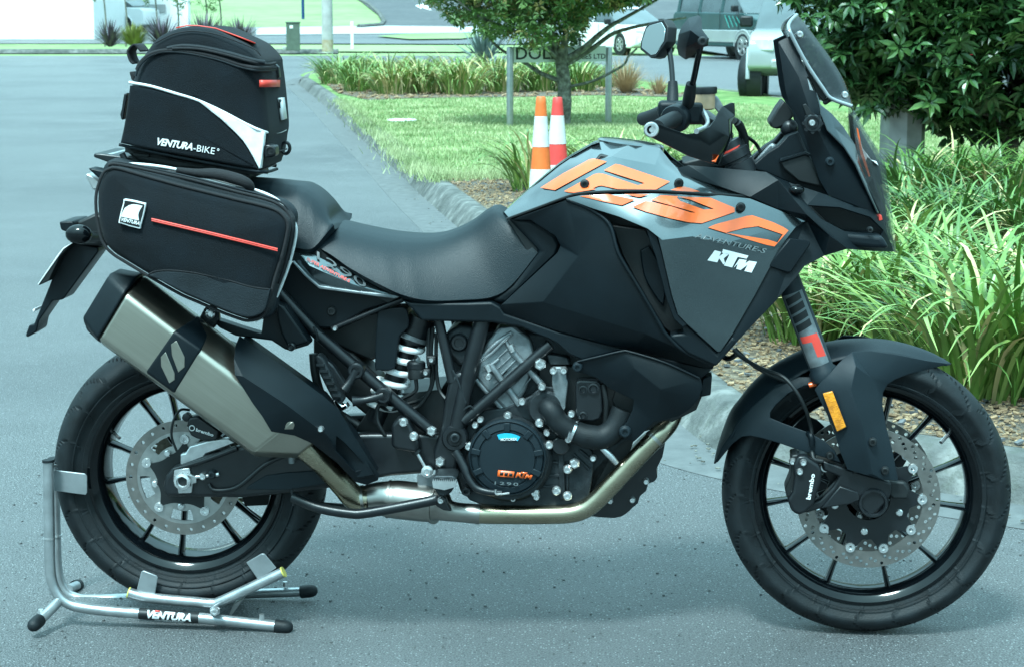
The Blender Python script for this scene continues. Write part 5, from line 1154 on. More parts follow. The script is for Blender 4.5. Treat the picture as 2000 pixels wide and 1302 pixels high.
# fork foot, axle, calliper
plate('fork_foot', [(1606,898),(1655,914),(1724,934),(1742,942),(1742,962),(1730,985),(1712,1003),(1696,1006),(1680,992),(1650,968),(1606,992),(1572,1002),(1568,985),(1600,976),(1626,950),(1640,930),(1606,918)], .085, .118, 'frame', BIKE, bevel=.006, seg=3, mirror=True)
plate('fork_web', [(1604,992),(1640,948),(1676,960),(1680,976),(1660,984)], .118, .126, 'frame', BIKE, bevel=.003)
b = MB(); b.lathe(L(1704,977,.10), (0,-1,0), [(.036,0),(.034,.018),(.031,.026),(.026,.026),(.0245,.02),(.0245,.002),(.0001,.002)], 30); b.build('axle_boss', 'frame', BIKE)
plate('abs_sensor', [(1716,935),(1768,940),(1778,955),(1774,975),(1745,975),(1728,960)], .085, .105, 'black', BIKE, bevel=.006, seg=3)
plate('front_caliper', [(1557,890),(1574,889),(1598,905),(1606,918),(1604,940),(1596,962),(1590,985),(1575,1000),(1560,1006),(1546,998),(1538,975),(1548,960),(1552,930),(1549,908)], .075, .145, 'frame', BIKE, bevel=.009, seg=4)
plate('caliper_bridge', [(1545,888),(1560,886),(1566,905),(1556,940),(1548,985),(1536,968),(1534,955),(1544,930),(1546,910)], .06, .128, 'black', BIKE, bevel=.004)
for x, y in ((1569,902),(1551,986),(1562,920),(1552,962),(1548,900)): bolt(x, y, .146 if x > 1555 else .13, .007, name='bolt')
bt = text_decal('caliper_print', 'brembo', (1583,975), (1592,925), 9, .147, 'white', BIKE, bold=.03)
tube('calliper_pipe', [(1586,880,.11),(1590,896,.12),(1606,900,.12)], .006, 'black')
tube('brake_hose', [(1432,682,.08),(1450,698,.08),(1490,720,.1),(1530,736,.13),(1556,765,.145),(1574,800,.14),(1583,830,.12),(1586,850,.12)], .0042, 'black', n=8, k=8)
tube('brake_hose', [(1436,680,.04),(1470,712,.05),(1505,732,.06),(1545,748,.08)], .004, 'black', n=8, k=8)
tube('brake_hose', [(1575,845,.10),(1584,850,.12),(1586,870,.12)], [.006,.007,.006], 'plastic', k=8)
tube('radiator_hose', [(1395,680,.0),(1420,700,.0),(1440,690,.05)], .006, 'black')
# ---------------- lower body / engine guard
LOW = Panel([(1121,714,.17),(1128,704,.172),(1143,705,.175),(1170,696,.18),(1213,686,.185),(1231,687,.187),(1300,708,.195),(1369,739,.195),(1373,757,.192),(1365,778,.19),(1347,799,.185),(1326,813,.18),(1277,824,.175),(1249,852,.17),(1238,862,.168),(1222,858,.168),(1212,848,.168),(1208,838,.168),(1224,824,.17),(1235,800,.172),(1238,781,.172),(1215,770,.17),(1189,757,.168),(1165,738,.166),(1143,730,.166),(1125,726,.168)],
   [(1290,760,.205),(1240,720,.195)], [[(1231,687),(1240,720),(1290,760),(1347,799)],[(1240,720),(1165,738)]])
LOW.build('lower_cover', 'plastic', BIKE, bevel=.005, seg=3, mirror=True)
tube('cover_ridge', [(1128,706,.175),(1170,696,.183),(1213,686,.188),(1231,687,.19),(1300,708,.198),(1366,738,.198)], .003, 'plastic', k=8)
plate('lower_tab', [(1372,738),(1391,732),(1388,771),(1368,775)], .10, .15, 'plastic', BIKE, bevel=.003)
bolt(1128,716,.174,.010,'plastic_grey',name='cover_screw',hexa=False); bolt(1221,842,.172,.012,'plastic_grey',name='cover_screw',hexa=False)
plate('radiator', [(1225,690),(1385,740),(1360,800),(1300,830),(1230,850),(1195,780)], -.15, .12, 'black', BIKE)
# sub-seat frame rail
plate('frame_rail', [(783,585),(800,590),(830,592),(905,592),(960,590),(978,600),(985,612),(1093,648),(1234,684),(1391,722),(1369,740),(1300,712),(1231,690),(1213,688),(1143,706),(1115,694),(1090,672),(1070,661),(1040,650),(1020,640),(961,630),(823,627),(805,605)], .10, .162, 'plastic', BIKE, bevel=.007, seg=4, mirror=True)
# frame tubes
def ft(name, p, r, m='frame', k=16): return tube(name, p, r, m, n=1, k=k, mirror=True)
ft('frame_tube', [(856,622,.13),(884,745,.14)], .0115)
ft('frame_tube', [(944,618,.135),(912,740,.14),(893,835,.145)], .0185)
ft('frame_tube', [(1075,672,.14),(985,752,.145),(905,822,.15)], .0125)
plate('frame_plate', [(878,738),(896,724),(925,735),(912,790),(900,830),(912,850),(898,890),(891,928),(850,930),(846,880),(862,830),(868,780)], .11, .15, 'frame', BIKE, bevel=.010, seg=4, mirror=True)
b = MB(); b.lathe(L(889,854,.15), (0,-1,0), [(.030,-.01),(.030,.006),(.026,.012),(.018,.012),(.0175,.006),(.0001,.006)], 28); b.build('pivot_ring', 'frame', BIKE)
b = MB(); b.lathe(L(889,854,.162), (0,-1,0), [(.011,-.01),(.011,.006),(.009,.008),(.006,.008),(.006,.002),(.0001,.002)], 20); b.build('pivot_bolt', 'cast', BIKE)
for P in ([(884,722,.155),(893,740,.158),(910,786,.158)], [(905,800,.158),(918,792,.16),(926,800,.158)]): tube('weld_seam', P, .0022, 'cast', k=6)
# subframe
tube('subframe_tube', [(535,560,.13),(618,650,.13),(740,755,.13),(845,842,.135)], .0135, 'frame', n=1, k=16, mirror=True)
tube('weld_seam', [(614,637,.144),(618,650,.146),(620,664,.142)], .003, 'cast', k=6)
tube('subframe_strut', [(786,584,.13),(648,642,.128)], .0055, 'frame', n=1, k=10, mirror=True)
bolt(843,841,.150,.0105); bolt(655,641,.135,.005)
plate('tail_side', [(546,576),(560,530),(572,510),(604,543),(625,562),(700,570),(770,581),(783,586),(776,588),(714,606),(654,641),(614,640),(580,615)], .05, .118, 'plastic', BIKE, bevel=.004, mirror=True)
TAILP = Panel([(556,486,.12),(575,487,.135),(614,497,.14),(660,520,.142),(720,552,.142),(788,578,.145),(770,582,.15),(700,572,.152),(623,561,.15),(604,544,.148),(572,511,.140),(560,505,.13)], [(604,520,.158),(690,556,.158)], [[(572,511),(604,520),(690,556),(788,578)]])
TAILP.build('tail_panel', 'paint', BIKE, bevel=.003, mirror=True)
MB().add([], [])
plate('tail_edge', [(571,512),(573,509),(604,541),(624,558),(700,569),(788,578),(770,584),(700,575),(623,565),(602,547)], .145, .156, 'castlight', BIKE, bevel=.002)
text_decal('model_print', '1290', (612,501), (712,562), 13, lambda x, y: TAILP.depth(x, y)+.004, 'greydark', BIKE, bold=.0, shear=-.2)
text_decal('model_print', 'SUPER ADVENTURE-S', (598,508), (682,552), 6, lambda x, y: TAILP.depth(x, y)+.005, 'red', BIKE, bold=.02)
bolt(648,607,.118,.010,'black',name='tail_screw',hexa=False)
plate('under_tail_box', [(610,640),(654,641),(720,612),(742,606),(750,690),(725,705),(690,690),(640,665)], -.08, .07, 'black', BIKE, bevel=.006)
plate('wheel_hugger', [(612,655),(690,690),(740,735),(760,800),(740,830),(690,790),(640,740),(612,700)], -.02, .07, 'black', BIKE, bevel=.006)
plate('airbox', [(737,612),(744,605),(785,600),(797,610),(798,640),(781,655),(776,690),(772,718),(758,724),(738,722),(732,715)], .06, .125, 'plastic', BIKE, bevel=.014, seg=4, rnd=2)
# shock absorber
sa = L(812,640,.07); sb = L(734,822,.07); dd = (sb-sa).normalized(); ux = Vector((0,-1,0)); uy = dd.cross(ux).normalized()
b = MB(); Ls = (L(748,795,.07)-L(806,655,.07)).length; c0 = L(806,655,.07); nt_ = 6.2; pts = []
for i in range(int(nt_*20)+1):
    A = 2*pi*i/20; pts.append(c0+dd*Ls*(i/(nt_*20))+(ux*cos(A)+uy*sin(A))*.033)
b.tube(pts, .0072, 10); b.build('shock_spring', 'spring', BIKE, smooth=60, label='white coil spring of the rear shock')
b = MB(); b.tube([sa-dd*.03, sa+dd*.03, sa+dd*.03, sb], [.038,.038,.022,.022], 20); b.build('shock_body', 'frame', BIKE)
b = MB(); b.tube([c0-dd*.006, c0+dd*.004], [.042,.042], 20); b.build('spring_collar', 'castlight', BIKE)
b = MB(); b.lathe(L(813,737,.12), (0,0,1), [(.019,0),(.019,.03),(.018,.032)], 16); b.build('fluid_bottle', 'black', BIKE)
b = MB(); b.lathe(L(813,717,.12), (0,0,1), [(.021,0),(.021,.011),(.018,.014),(.0001,.014)], 18); b.build('bottle_cap', 'frame', BIKE)
for P in ([(846,640,.10),(842,690,.10),(846,740,.1),(830,775,.1),(790,790,.09),(760,800,.1),(740,792,.12),(737,820,.13),(752,850,.13)], [(838,640,.09),(836,700,.1),(843,750,.1),(820,790,.1),(800,800,.1)], [(852,650,.11),(852,720,.11),(858,760,.11),(872,780,.12)], [(812,740,.12),(812,762,.12),(790,776,.11),(770,782,.1)], [(735,800,.14),(742,788,.14),(756,790,.14)]):
    tube('cable', P, .0045, 'black', n=6, k=7)
for x, y in ((843,702),(832,727)): 
    b = MB(); b.box(L(x, y, .12), .022,.02,.02); b.build('cable_clip', 'black', BIKE, bevel=.003); bolt(x, y, .132, .0055)
plate('engine_back', [(770,770),(862,760),(880,830),(850,900),(780,925),(700,905),(680,860),(720,800)], -.1, .08, 'black', BIKE)
# rear foot rest and carriers
def arm(name, pts, r, m='frame'): return tube(name, pts, r, m, n=4, k=12)
arm('peg_bracket', [(696,723,.15),(685,742,.155),(672,760,.16)], [.012,.009,.012]); arm('peg_bracket', [(749,771,.15),(715,780,.155),(688,783,.16)], [.012,.0085,.012])
for x, y in ((696,723),(749,771)):
    b = MB(); b.lathe(L(x, y, .15), (0,-1,0), [(.0185,-.02),(.0185,.006),(.015,.010),(.010,.010),(.009,.006),(.0001,.006)], 20); b.build('bracket_eye', 'frame', BIKE)
plate('passenger_footrest', [(615,697),(622,692),(632,700),(660,760),(672,780),(664,792),(652,786),(624,730)], .15, .19, 'rubber', BIKE, bevel=.005, seg=3)
plate('passenger_footrest', [(634,700),(650,712),(682,760),(668,776)], .14, .165, 'frame', BIKE, bevel=.004)
for k in range(6): 
    b = MB(); x, y = 626+k*6.5, 712+k*12; b.box(L(x, y, .192), .018,.006,.005); b.build('footrest_rib', 'rubber', BIKE)
plate('footrest_clamp', [(650,782),(664,774),(668,782),(662,786),(668,792),(676,788),(680,796),(664,804),(657,797)], .16, .19, 'chrome', BIKE, bevel=.002)
tube('heel_guard', [(612,690,.13),(618,740,.13),(640,790,.12),(700,830,.12)], .010, 'black')
# rear brake cylinder + rod
plate('brake_cylinder', [(764,830),(778,814),(796,818),(820,866),(814,884),(800,882),(776,878),(764,872)], .12, .165, 'frame', BIKE, bevel=.008, seg=4)
tube('cylinder_boot', [(800,866,.15),(816,884,.15)], [.012,.010], 'black', n=1)
for x, y in ((788,824),(808,851)): bolt(x, y, .167, .009)
tube('push_rod', [(816,886,.15),(834,918,.15)], .004, 'bolt', n=1)
b = MB(); b.lathe(L(835,919,.15), (0,-1,0), [(.0125,-.006),(.0135,.002),(.0135,.008),(.007,.010),(.006,.008),(.0001,.008)], 16); b.build('rod_eye', 'bolt', BIKE)
bolt(860,901,.154,.0105)
plate('rod_bracket', [(815,925),(848,925),(848,950),(815,950)], .12, .126, 'castlight', BIKE, bevel=.002)
# rider foot peg
plate('footpeg', [(844,932),(852,928),(884,928),(892,934),(886,948),(848,948)], .16, .235, 'cast', BIKE, bevel=.003)
tooth = [(843,934)]
for k in range(12): tooth += [(843+k*4+1, 940+k*.1), (843+k*4+3, 934+k*.1)]
tooth += [(892,936),(889,950),(868,956),(846,952)]
plate('footpeg_cleat', tooth, .235, .240, 'alu', BIKE, bevel=0)
plate('peg_hanger', [(846,952),(888,950),(880,962),(868,968),(856,966)], .15, .22, 'cast', BIKE, bevel=.003)
plate('lever_pivot', [(848,972),(858,966),(870,972),(874,984),(882,998),(866,996),(852,988)], .16, .18, 'frame', BIKE, bevel=.003); bolt(861,976,.184,.007)
tube('brake_pedal', [(889,880,.165),(900,898,.17),(908,915,.175),(914,932,.18),(930,952,.185),(955,960,.19),(980,962,.19)], [.010,.010,.010,.009,.0085,.0075,.0065], 'frame', k=12)
tube('centre_stand_arm', [(571,970,.17),(620,990,.18),(680,1001,.19),(720,1000,.19),(836,978,.18),(852,972,.175)], .0118, 'frame', k=14)
tube('centre_stand_arm', [(571,978,.0),(620,985,.02),(690,990,.05),(740,990,.06)], .008, 'black', k=10)
tube('stand_peg', [(570,955,.17),(571,970,.17),(574,986,.17)], .003, 'frame', k=6)
tube('spring_hook', [(968,955,.20),(970,964,.2),(995,962,.2)], .0022, 'bolt', k=6)
# ---------------- engine
plate('engine_block', [(868,650),(930,640),(1090,650),(1200,700),(1290,760),(1250,850),(1205,890),(1150,985),(1060,995),(960,990),(900,965),(880,900),(905,800),(880,740)], -.15, .10, 'cast', BIKE, bevel=.01)
plate('engine_front', [(1050,700),(1250,740),(1240,840),(1200,870),(1100,880),(1050,820)], -.12, .112, 'black', BIKE, bevel=.006)
plate('cylinder_head', [(972,640),(1006,636),(1036,662),(1046,700),(1028,760),(1010,792),(1000,806),(985,802),(955,770),(928,738),(934,700),(950,668)], .05, .128, 'castlight', BIKE, bevel=.008, seg=3)
plate('head_cover', [(868,652),(900,632),(932,640),(925,700),(900,720),(872,690)], .02, .12, 'cast', BIKE, bevel=.01, seg=3)
b = MB(); b.lathe(L(897,668,.12), (0,-1,0), [(.020,0),(.020,.006),(.016,.010),(.011,.010),(.010,.006),(.0001,.006)], 20); b.build('head_plug', 'frame', BIKE)
for P, r in (([(938,700,.13),(972,668,.13),(1000,650,.13)],.006),([(935,706,.13),(960,690,.135),(990,660,.135),(996,655,.135)],.004),([(958,712,.132),(1015,790,.132)],.008),([(1000,685,.132),(1040,730,.132),(1060,752,.132)],.008),([(985,660,.13),(1000,690,.13)],.005),([(930,740,.12),(985,802,.12)],.007),([(975,735,.13),(1010,700,.13)],.003),([(950,720,.13),(975,700,.13)],.004)):
    tube('head_rib', P, r, 'castlight', n=3, k=9)
for x, y in ((998,678),(952,717)):
    tube('head_stud', [(x-2, y-5, .14),(x+4, y+8, .14)], [.008,.006], 'bolt', n=1, k=8)
for k in range(6):
    plate('cooling_fin', [(940+k*11,728+k*12),(946+k*11,722+k*12),(1000+k*8,672+k*12),(996+k*8,680+k*12)], .125, .131, 'castlight', BIKE, bevel=.0008)
plate('crankcase', [(905,850),(918,820),(950,800),(985,796),(1040,770),(1060,752),(1095,760),(1100,820),(1150,870),(1160,905),(1150,975),(1120,985),(1040,990),(940,985),(905,960),(896,900)], .05, .13, 'cast', BIKE, bevel=.008, seg=3, rnd=2)
c = L(996,893,.13)
b = MB(); b.lathe(c, (0,-1,0), [(.097,-.01),(.096,.018),(.090,.027),(.0885,.032),(.087,.034)], 60); b.build('clutch_case', 'cast', BIKE)
cg = L(992,891,.16)
b = MB(); pr = [(.087,.0),(.087,.012),(.084,.017),(.0825,.0175),(.081,.014),(.080,.0145),(.078,.019),(.066,.0215),(.064,.0185),(.0625,.0185),(.061,.022),(.0001,.0235)]
b.lathe(cg, (0,-1,0), pr, 72); cov = b.build('clutch_cover', 'plastic_grey', BIKE, smooth=30)
for a in (90, 130, 50, 180-12, 12, 205, -25):
    bb = MB(); A = radians(a); R_ = Matrix.Rotation(-A, 3, 'Y'); bb.box(cg+Vector((cos(A)*.071,-.022,sin(A)*.071)), .020,.006,.013, R_); bb.build('cover_lug', 'plastic_grey', BIKE, bevel=.0015)
def onring(px, py): return L(px, py, .1855)
bb = MB(); rows = []
for rr in (.047, .0585):
    rows.append([cg+Vector((cos(radians(a))*rr, -.0242, sin(radians(a))*rr)) for a in range(112, 59, -4)])
bb.shell(rows); bb.build('maker_sticker', 'blue', BIKE, recalc=False, solid=.0006, smooth=0)
text_decal('sticker_print', 'MOTOREX', (978,860), (1010,859), 5, .187, 'white', BIKE, bold=.02, place=lambda x, y: onring(x, y))
decal('cover_print', [[(971,929),(973,917),(1005,920),(1003,932)]], .1856, 'orange', BIKE)
for k in range(3): decal('cover_print', [[(976+k*9,927+k),(977+k*9,921+k),(983+k*9,921.5+k),(982+k*9,927.6+k)]], .1866, 'black', BIKE)
ktm('cover_print', (1006,932), (1039,936), 13, lambda x, y: .186, 'orange')
text_decal('cover_print', '1290', (966,945), (1012,948), 6, .1855, 'dimprint', BIKE, space=1.3)
b = MB(); b.lathe(L(1066,795,.13), (0,-1,0), [(.040,-.01),(.040,.01),(.035,.016),(.028,.016)], 32); b.build('water_pump', 'cast', BIKE)
tube('coolant_hose', [(1066,793,.145),(1076,800,.158),(1090,822,.160),(1108,836,.158),(1121,842,.156),(1150,852,.155),(1178,852,.15),(1200,834,.145),(1217,800,.14)], [.021,.0235,.024,.0245,.025,.027,.027,.026,.026], 'rubber', k=18)
tube('hose_clamp', [(1117,841,.157),(1122,843,.157)], .0275, 'chrome', n=1, k=24); bolt(1110,857,.17,.007); tube('clamp_screw', [(1114,842,.184),(1109,858,.178)], .004, 'chrome', n=1)
plate('side_cap', [(1078,716),(1106,716),(1107,740),(1110,745),(1104,796),(1097,810),(1086,792),(1078,750)], .11, .145, 'castlight', BIKE, bevel=.006, seg=3)
plate('engine_cover', [(1124,745),(1132,741),(1168,742),(1176,752),(1178,800),(1172,818),(1158,823),(1132,822),(1124,812)], .11, .150, 'frame', BIKE, bevel=.008, seg=3)
for x, y, r in ((1139,760,.010),(1159,758,.013),(1139,810,.009)):
    b = MB(); b.lathe(L(x, y, .15), (0,-1,0), [(r,0),(r,.005),(r*.7,.006),(r*.5,.002),(.0001,.002)], 16); b.build('cover_boss', 'frame', BIKE)
tube('oil_line', [(1178,750,.15),(1184,790,.15),(1180,850,.14)], .006, 'black')
plate('starter_bracket', [(1066,690),(1110,698),(1115,712),(1072,712)], .10, .135, 'cast', BIKE, bevel=.004)
b = MB(); b.lathe(L(1095,868,.14), (0,-1,0), [(.020,0),(.020,.012),(.017,.015),(.0001,.015)], 20); b.build('oil_plug', 'frame', BIKE)
for P in ([(1062,900),(1090,902)], [(1060,925),(1092,928)], [(1056,948),(1090,950)], [(1120,885),(1150,915)], [(1132,878),(1160,900)], [(1108,900),(1108,960)]):
    tube('case_rib', [(P[0][0],P[0][1],.132),(P[1][0],P[1][1],.132)], .0035, 'cast', n=1, k=6)
plate('case_strut', [(1090,880),(1100,880),(1104,975),(1094,975)], .12, .14, 'cast', BIKE, bevel=.003)
def y1(l): return [(860+x/2.831, 580+y/2.831) for x, y in l]
for (x, y), r in zip(y1([(552,370),(625,407),(683,405),(562,494),(453,577),(373,655),(549,695),(725,645),(590,747),(603,815),(158,822),(222,675),(193,706),(742,918),(703,950),(642,1068),(703,1097),(523,1077),(532,1102),(403,1110),(845,888),(265,440)]),
      (.012,.0075,.0075,.008,.0075,.0085,.009,.0075,.0075,.009,.009,.007,.007,.011,.009,.009,.009,.009,.007,.0065,.007,.007)):
    bolt(x, y, .150 if x > 930 else .15, r)
b = MB(); b.lathe(L(911,958,.15), (0,-1,0), [(.011,-.02),(.012,.004),(.010,.008),(.006,.008),(.005,0),(.0001,0)], 6); b.build('drain_nut', 'cast', BIKE)
plate('sump_guard', [(1150,1007),(1178,969),(1213,919),(1249,880),(1290,850),(1300,856),(1294,891),(1282,915),(1284,930),(1277,940),(1266,944),(1262,958),(1250,968),(1246,982),(1236,990),(1222,1003),(1199,1011)], -.1, .06, 'frame', BIKE, bevel=.008, seg=3, rnd=2)
for x, y in ((1262,939),(1235,975),(1192,977)): bolt(x, y, .065, .0065)
plate('engine_guard', [(1045,985),(1100,985),(1170,905),(1215,860),(1240,852),(1225,900),(1160,990),(1100,1010),(1045,1010)], .02, .10, 'black', BIKE)
# ---------------- exhaust
tube('exhaust_pipe', [(1318,800,.08),(1306,826,.10),(1290,845,.12),(1262,874,.13),(1200,940,.135),(1165,976,.135),(1140,994,.135),(1110,1002,.135),(1060,1004,.135),(1000,1004,.135),(938,1003,.135),(875,998,.13)], .0215, 'pipe', n=6, k=24)
tube('pipe_joint', [(938,1003,.135),(933,1002.5,.135)], .0235, 'pipe2', n=1, k=24)
tube('pipe_joint', [(1281,855,.124),(1276,860,.126)], .0240, 'pipe2', n=1, k=24)
tube('exhaust_collector', [(936,1003,.135),(880,997,.13),(850,984,.12),(790,976,.11),(762,974,.11),(735,972,.12),(712,975,.13)], [.0225,.0235,.041,.044,.042,.036,.031], 'pipe2', n=5, k=28)
tube('link_pipe', [(716,975,.13),(694,972,.135),(672,950,.15),(640,915,.17),(612,888,.19),(590,868,.20)], [.031,.029,.026,.025,.026,.028], 'pipe', n=5, k=24)
for P in ([(762,974,.11),(757,973.5,.11)], [(714,975,.13),(708,976,.13)], [(854,985,.122),(849,984,.12)]):
    tube('pipe_joint', P, .034 if P[0][0] == 714 else .0445 if P[0][0] > 800 else .0435, 'pipe2', n=1, k=24)
tube('lambda_sensor', [(1174,872,.15),(1190,888,.148),(1204,904,.142)], [.006,.008,.0065], 'bolt', n=2, k=8)
tube('sensor_wire', [(1174,872,.15),(1165,866,.14),(1160,880,.13)], .003, 'black')
# silencer: lofted prism
def prism(name, secs, m, bevel=.008, seg=4, closed_ends=True, label=None):
    rows = [[L(*p) for p in s] for s in secs]; b = MB(); b.shell(rows, True); n = len(rows[0])
    if closed_ends: b.f.append(tuple(range(n))[::-1]); b.f.append(tuple((len(rows)-1)*n+k for k in range(n)))
    return b.build(name, m, BIKE, bevel=bevel, seg=seg, label=label, smooth=30)
def sec(top, hl, low, und, k=1.0, tf=.305, tb=.13):
    return [(top[0], top[1], .23), (hl[0], hl[1], tf), (low[0], low[1], tf), (und[0], und[1], .275), (und[0]+6, und[1]+4, .2),(und[0]+8, und[1]-2, tb), (top[0]+16, top[1]+10, tb)]
def lerp(a, c, f): return tuple(a[i]+(c[i]-a[i])*f for i in range(2))
A0 = ((279,535),(243,573),(190,661),(193,667)); A1 = ((620,796),(575,826),(501,884),(497,890))
def at(f): return sec(*[lerp(A0[i], A1[i], f) for i in range(4)])
prism('silencer_body', [at(0), at(.5), at(1)], 'steel', bevel=.012, seg=6, label='brushed steel six-sided silencer')
prism('silencer_tail', [at(.985), [(648,838,.21),(622,856,.25),(585,884,.25),(578,892,.23),(584,894,.19),(590,890,.16),(655,846,.16)]], 'steel', bevel=.005)
prism('silencer_cap', [[(231,524,.225),(218,532,.262),(208,540,.27),(159,619,.28),(168,643,.27),(180,652,.22),(188,648,.15),(250,540,.14)], [(281,534,.232),(266,543,.272),(243,573,.309),(190,662,.309),(193,668,.278),(199,672,.2),(201,664,.13),(296,546,.13)]], 'plastic', bevel=.007)
def onb(fx, which): pass
prism('silencer_band', [sec((384,615),(339,646),(284,725),(286,731),tf=.3075,tb=.128), sec((416,643),(393,684),(341,767),(344,773),tf=.3075,tb=.128)], 'plastic', bevel=.006)
for pts in ([(975,750),(945,770),(950,830),(985,925),(1020,895),(1020,840)], [(915,812),(888,840),(890,890),(935,985),(965,965),(965,930)]):
    plate('silencer_window', [(x/2.83, 400+y/2.83) for x, y in pts], .300, .309, 'steel', BIKE, bevel=.0008)
HS = Panel([(468,655,.24),(500,678,.25),(548,711,.25),(629,771,.245),(662,799,.235),(691,849,.225),(720,895,.215),(741,926,.205),(738,937,.205),(716,946,.205),(694,940,.212),(660,904,.235),(627,873,.255),(576,850,.285),(530,842,.315),(512,812,.320),(495,789,.320),(474,756,.320),(459,732,.318),(457,700,.30),(461,672,.27)],
   [(474,734,.322),(560,790,.32),(640,850,.28),(690,915,.225)], [[(461,672),(474,734),(560,790),(640,850),(690,915),(716,946)],[(459,732),(474,734)]], holes=[[(657,850,.262),(672,862,.25),(712,905,.22),(715,914,.218),(694,921,.225),(655,880,.262)]])
HS.build('heat_shield', 'plastic', BIKE, bevel=.012, seg=5, thick=.004)
plate('shield_inner', [(650,845),(668,850),(720,905),(720,918),(690,926),(650,885)], .14, .2, 'black', BIKE)
plate('heat_shield_back', [(470,662),(629,776),(690,855),(732,928),(700,935),(600,860),(510,790),(470,730)], .15, .22, 'plastic', BIKE, bevel=.004)
bolt(627,837,.292,.006,'bolt',name='shield_screw',hexa=False)
tube('heat_shield_bolt', [(570,885,.15),(571,903,.15)], .009, 'castlight', n=1, k=10)
# ---------------- swingarm, chain, rear brake
plate('swingarm', [(322,970),(318,948),(322,930),(336,912),(400,888),(463,872),(520,860),(620,850),(720,846),(830,846),(890,850),(885,910),(820,925),(760,930),(700,940),(650,952),(560,964),(475,972),(400,971)], .095, .13, 'frame', BIKE, bevel=.010, seg=4, mirror=True)
plate('swingarm_pocket', [(480,955),(486,948),(518,928),(560,922),(620,918),(640,926),(640,944),(560,956)], .13, .134, 'plastic_grey', BIKE, bevel=.002)
tube('swingarm_rib', [(408,944,.133),(416,955,.135),(440,956,.135),(470,946,.135),(520,905,.135),(570,884,.135)], .005, 'frame')
tube('swingarm_rib', [(340,916,.132),(400,898,.134),(463,874,.134)], .006, 'frame')
plate('axle_block', [(340,915),(370,913),(372,925),(383,930),(384,942),(376,944),(374,962),(348,963),(345,945),(338,940)], .13, .138, 'alu', BIKE, bevel=.002)
b = MB(); b.lathe(L(358,938,.138), (0,-1,0), [(.0215,0),(.0215,.006),(.020,.010),(.0125,.012),(.0120,.004),(.0001,.004)], 6); b.build('axle_nut', 'alu', BIKE, smooth=20)
b = MB(); b.lathe(L(358,938,.141), (0,-1,0), [(.0185,0),(.0185,.012),(.0130,.014),(.0120,.006),(.0001,.006)], 24); b.build('axle_end', 'bolt', BIKE)
b = MB(); b.lathe(L(357.5,938,.1475), (0,-1,0), [(.0118,0),(.0001,.0001)], 20); b.build('axle_bore', 'black', BIKE)
tube('adjuster_bolt', [(383,930,.136),(398,929,.136),(428,925,.136)], [.004,.004,.005], 'bolt', n=1, k=8); bolt(397,929,.136,.008); bolt(415,925,.136,.009,'cast')
plate('calliper_carrier', [(352,886),(362,884),(370,871),(400,862),(446,855),(460,864),(430,876),(402,886),(394,897),(370,908),(352,912)], .10, .125, 'alu', BIKE, bevel=.003)
plate('rear_caliper', [(365,824),(372,814),(387,812),(400,822),(428,841),(424,858),(414,862),(401,861),(384,856),(372,850),(367,838)], .06, .122, 'frame', BIKE, bevel=.007, seg=4)
b = MB(); b.lathe(L(367,812,.10), (0,-1,0), [(.010,0),(.010,.014),(.006,.016),(.0001,.016)], 14); b.build('caliper_piston', 'frame', BIKE)
text_decal('caliper_print', 'brembo', (382,841), (416,852), 6.5, .123, 'white', BIKE, bold=.03)
b = MB(); b.tube([L(375+cos(a/10*pi)*5, 835-sin(a/10*pi)*5, .123) for a in range(20)], .0012, 5, closed=True); b.build('caliper_print', 'white', BIKE)
tube('speed_cable', [(370,800,.09),(352,800,.11),(339,820,.12),(335,850,.12),(345,880,.12)], .003, 'black', n=6, k=7)
tube('speed_cable', [(414,862,.12),(420,872,.12),(436,878,.12),(450,872,.12)], .0025, 'black', n=6, k=7)
b = MB()
c0 = RC
for k in range(60):
    a = 2*pi*k/60; r_ = .112; p = c0+Vector((cos(a)*r_, .08, sin(a)*r_)); b.box(p, .008,.012,.005, Matrix.Rotation(-a, 3, 'Y'))
b.lathe(c0+Vector((0,.08,0)), (0,1,0), [(.108,-.003),(.108,.003)], 50); b.build('rear_sprocket', 'chain', BIKE)
b = MB()
for k in range(34):
    u = k/33; p = L(400+u*170, 985-u*25, -.10); b.box(p, .013,.014,.010)
b.build('drive_chain', 'chain', BIKE, bevel=.003)
plate('chain_guide', [(472,968),(540,962),(548,975),(520,986),(478,988)], -.11, -.08, 'black', BIKE, bevel=.003)
# ---------------- tail: plate holder, rack, panel bracket
def z4(l): return [(x/2.83, 400+y/2.83) for x, y in l]
def z1(l): return [(x/2.83, y/2.83) for x, y in l]
plate('tail_arm', z4([(395,110),(530,45),(600,80),(600,230),(410,225),(400,160)]), -.04, .06, 'black', BIKE, bevel=.006)
plate('tail_tip', z4([(325,95),(400,90),(412,105),(400,150),(375,155),(335,140)]), -.03, .09, 'plastic', BIKE, bevel=.004)
b = MB(); b.sphere(L(154,458,.13), .028, 9, (1.1,.7,.8)); b.build('rear_indicator', 'gloss', BIKE); tube('indicator_stalk', [(170,462,.12),(200,462,.05)], .012, 'black', n=1)
plate('plate_holder', z4([(410,212),(540,235),(545,258),(352,520),(340,526),(290,532),(215,640),(202,700),(150,732),(140,722),(160,665),(186,662),(268,460),(330,300),(350,250)]), -.03, .05, 'plastic', BIKE, bevel=.005)
plate('number_plate', z4([(402,212),(350,240),(320,280),(210,440),(216,446),(270,420),(330,290),(360,258)]), -.09, .09, 'black', BIKE, bevel=.002)
plate('plate_edge', z4([(404,208),(350,238),(318,278),(208,440),(212,444),(324,284),(352,246)]), -.09, .092, 'white', BIKE, bevel=.0008)
plate('reflector_tip', z4([(180,580),(192,572),(194,585),(182,595)]), -.02, .055, 'white', BIKE, bevel=.001)
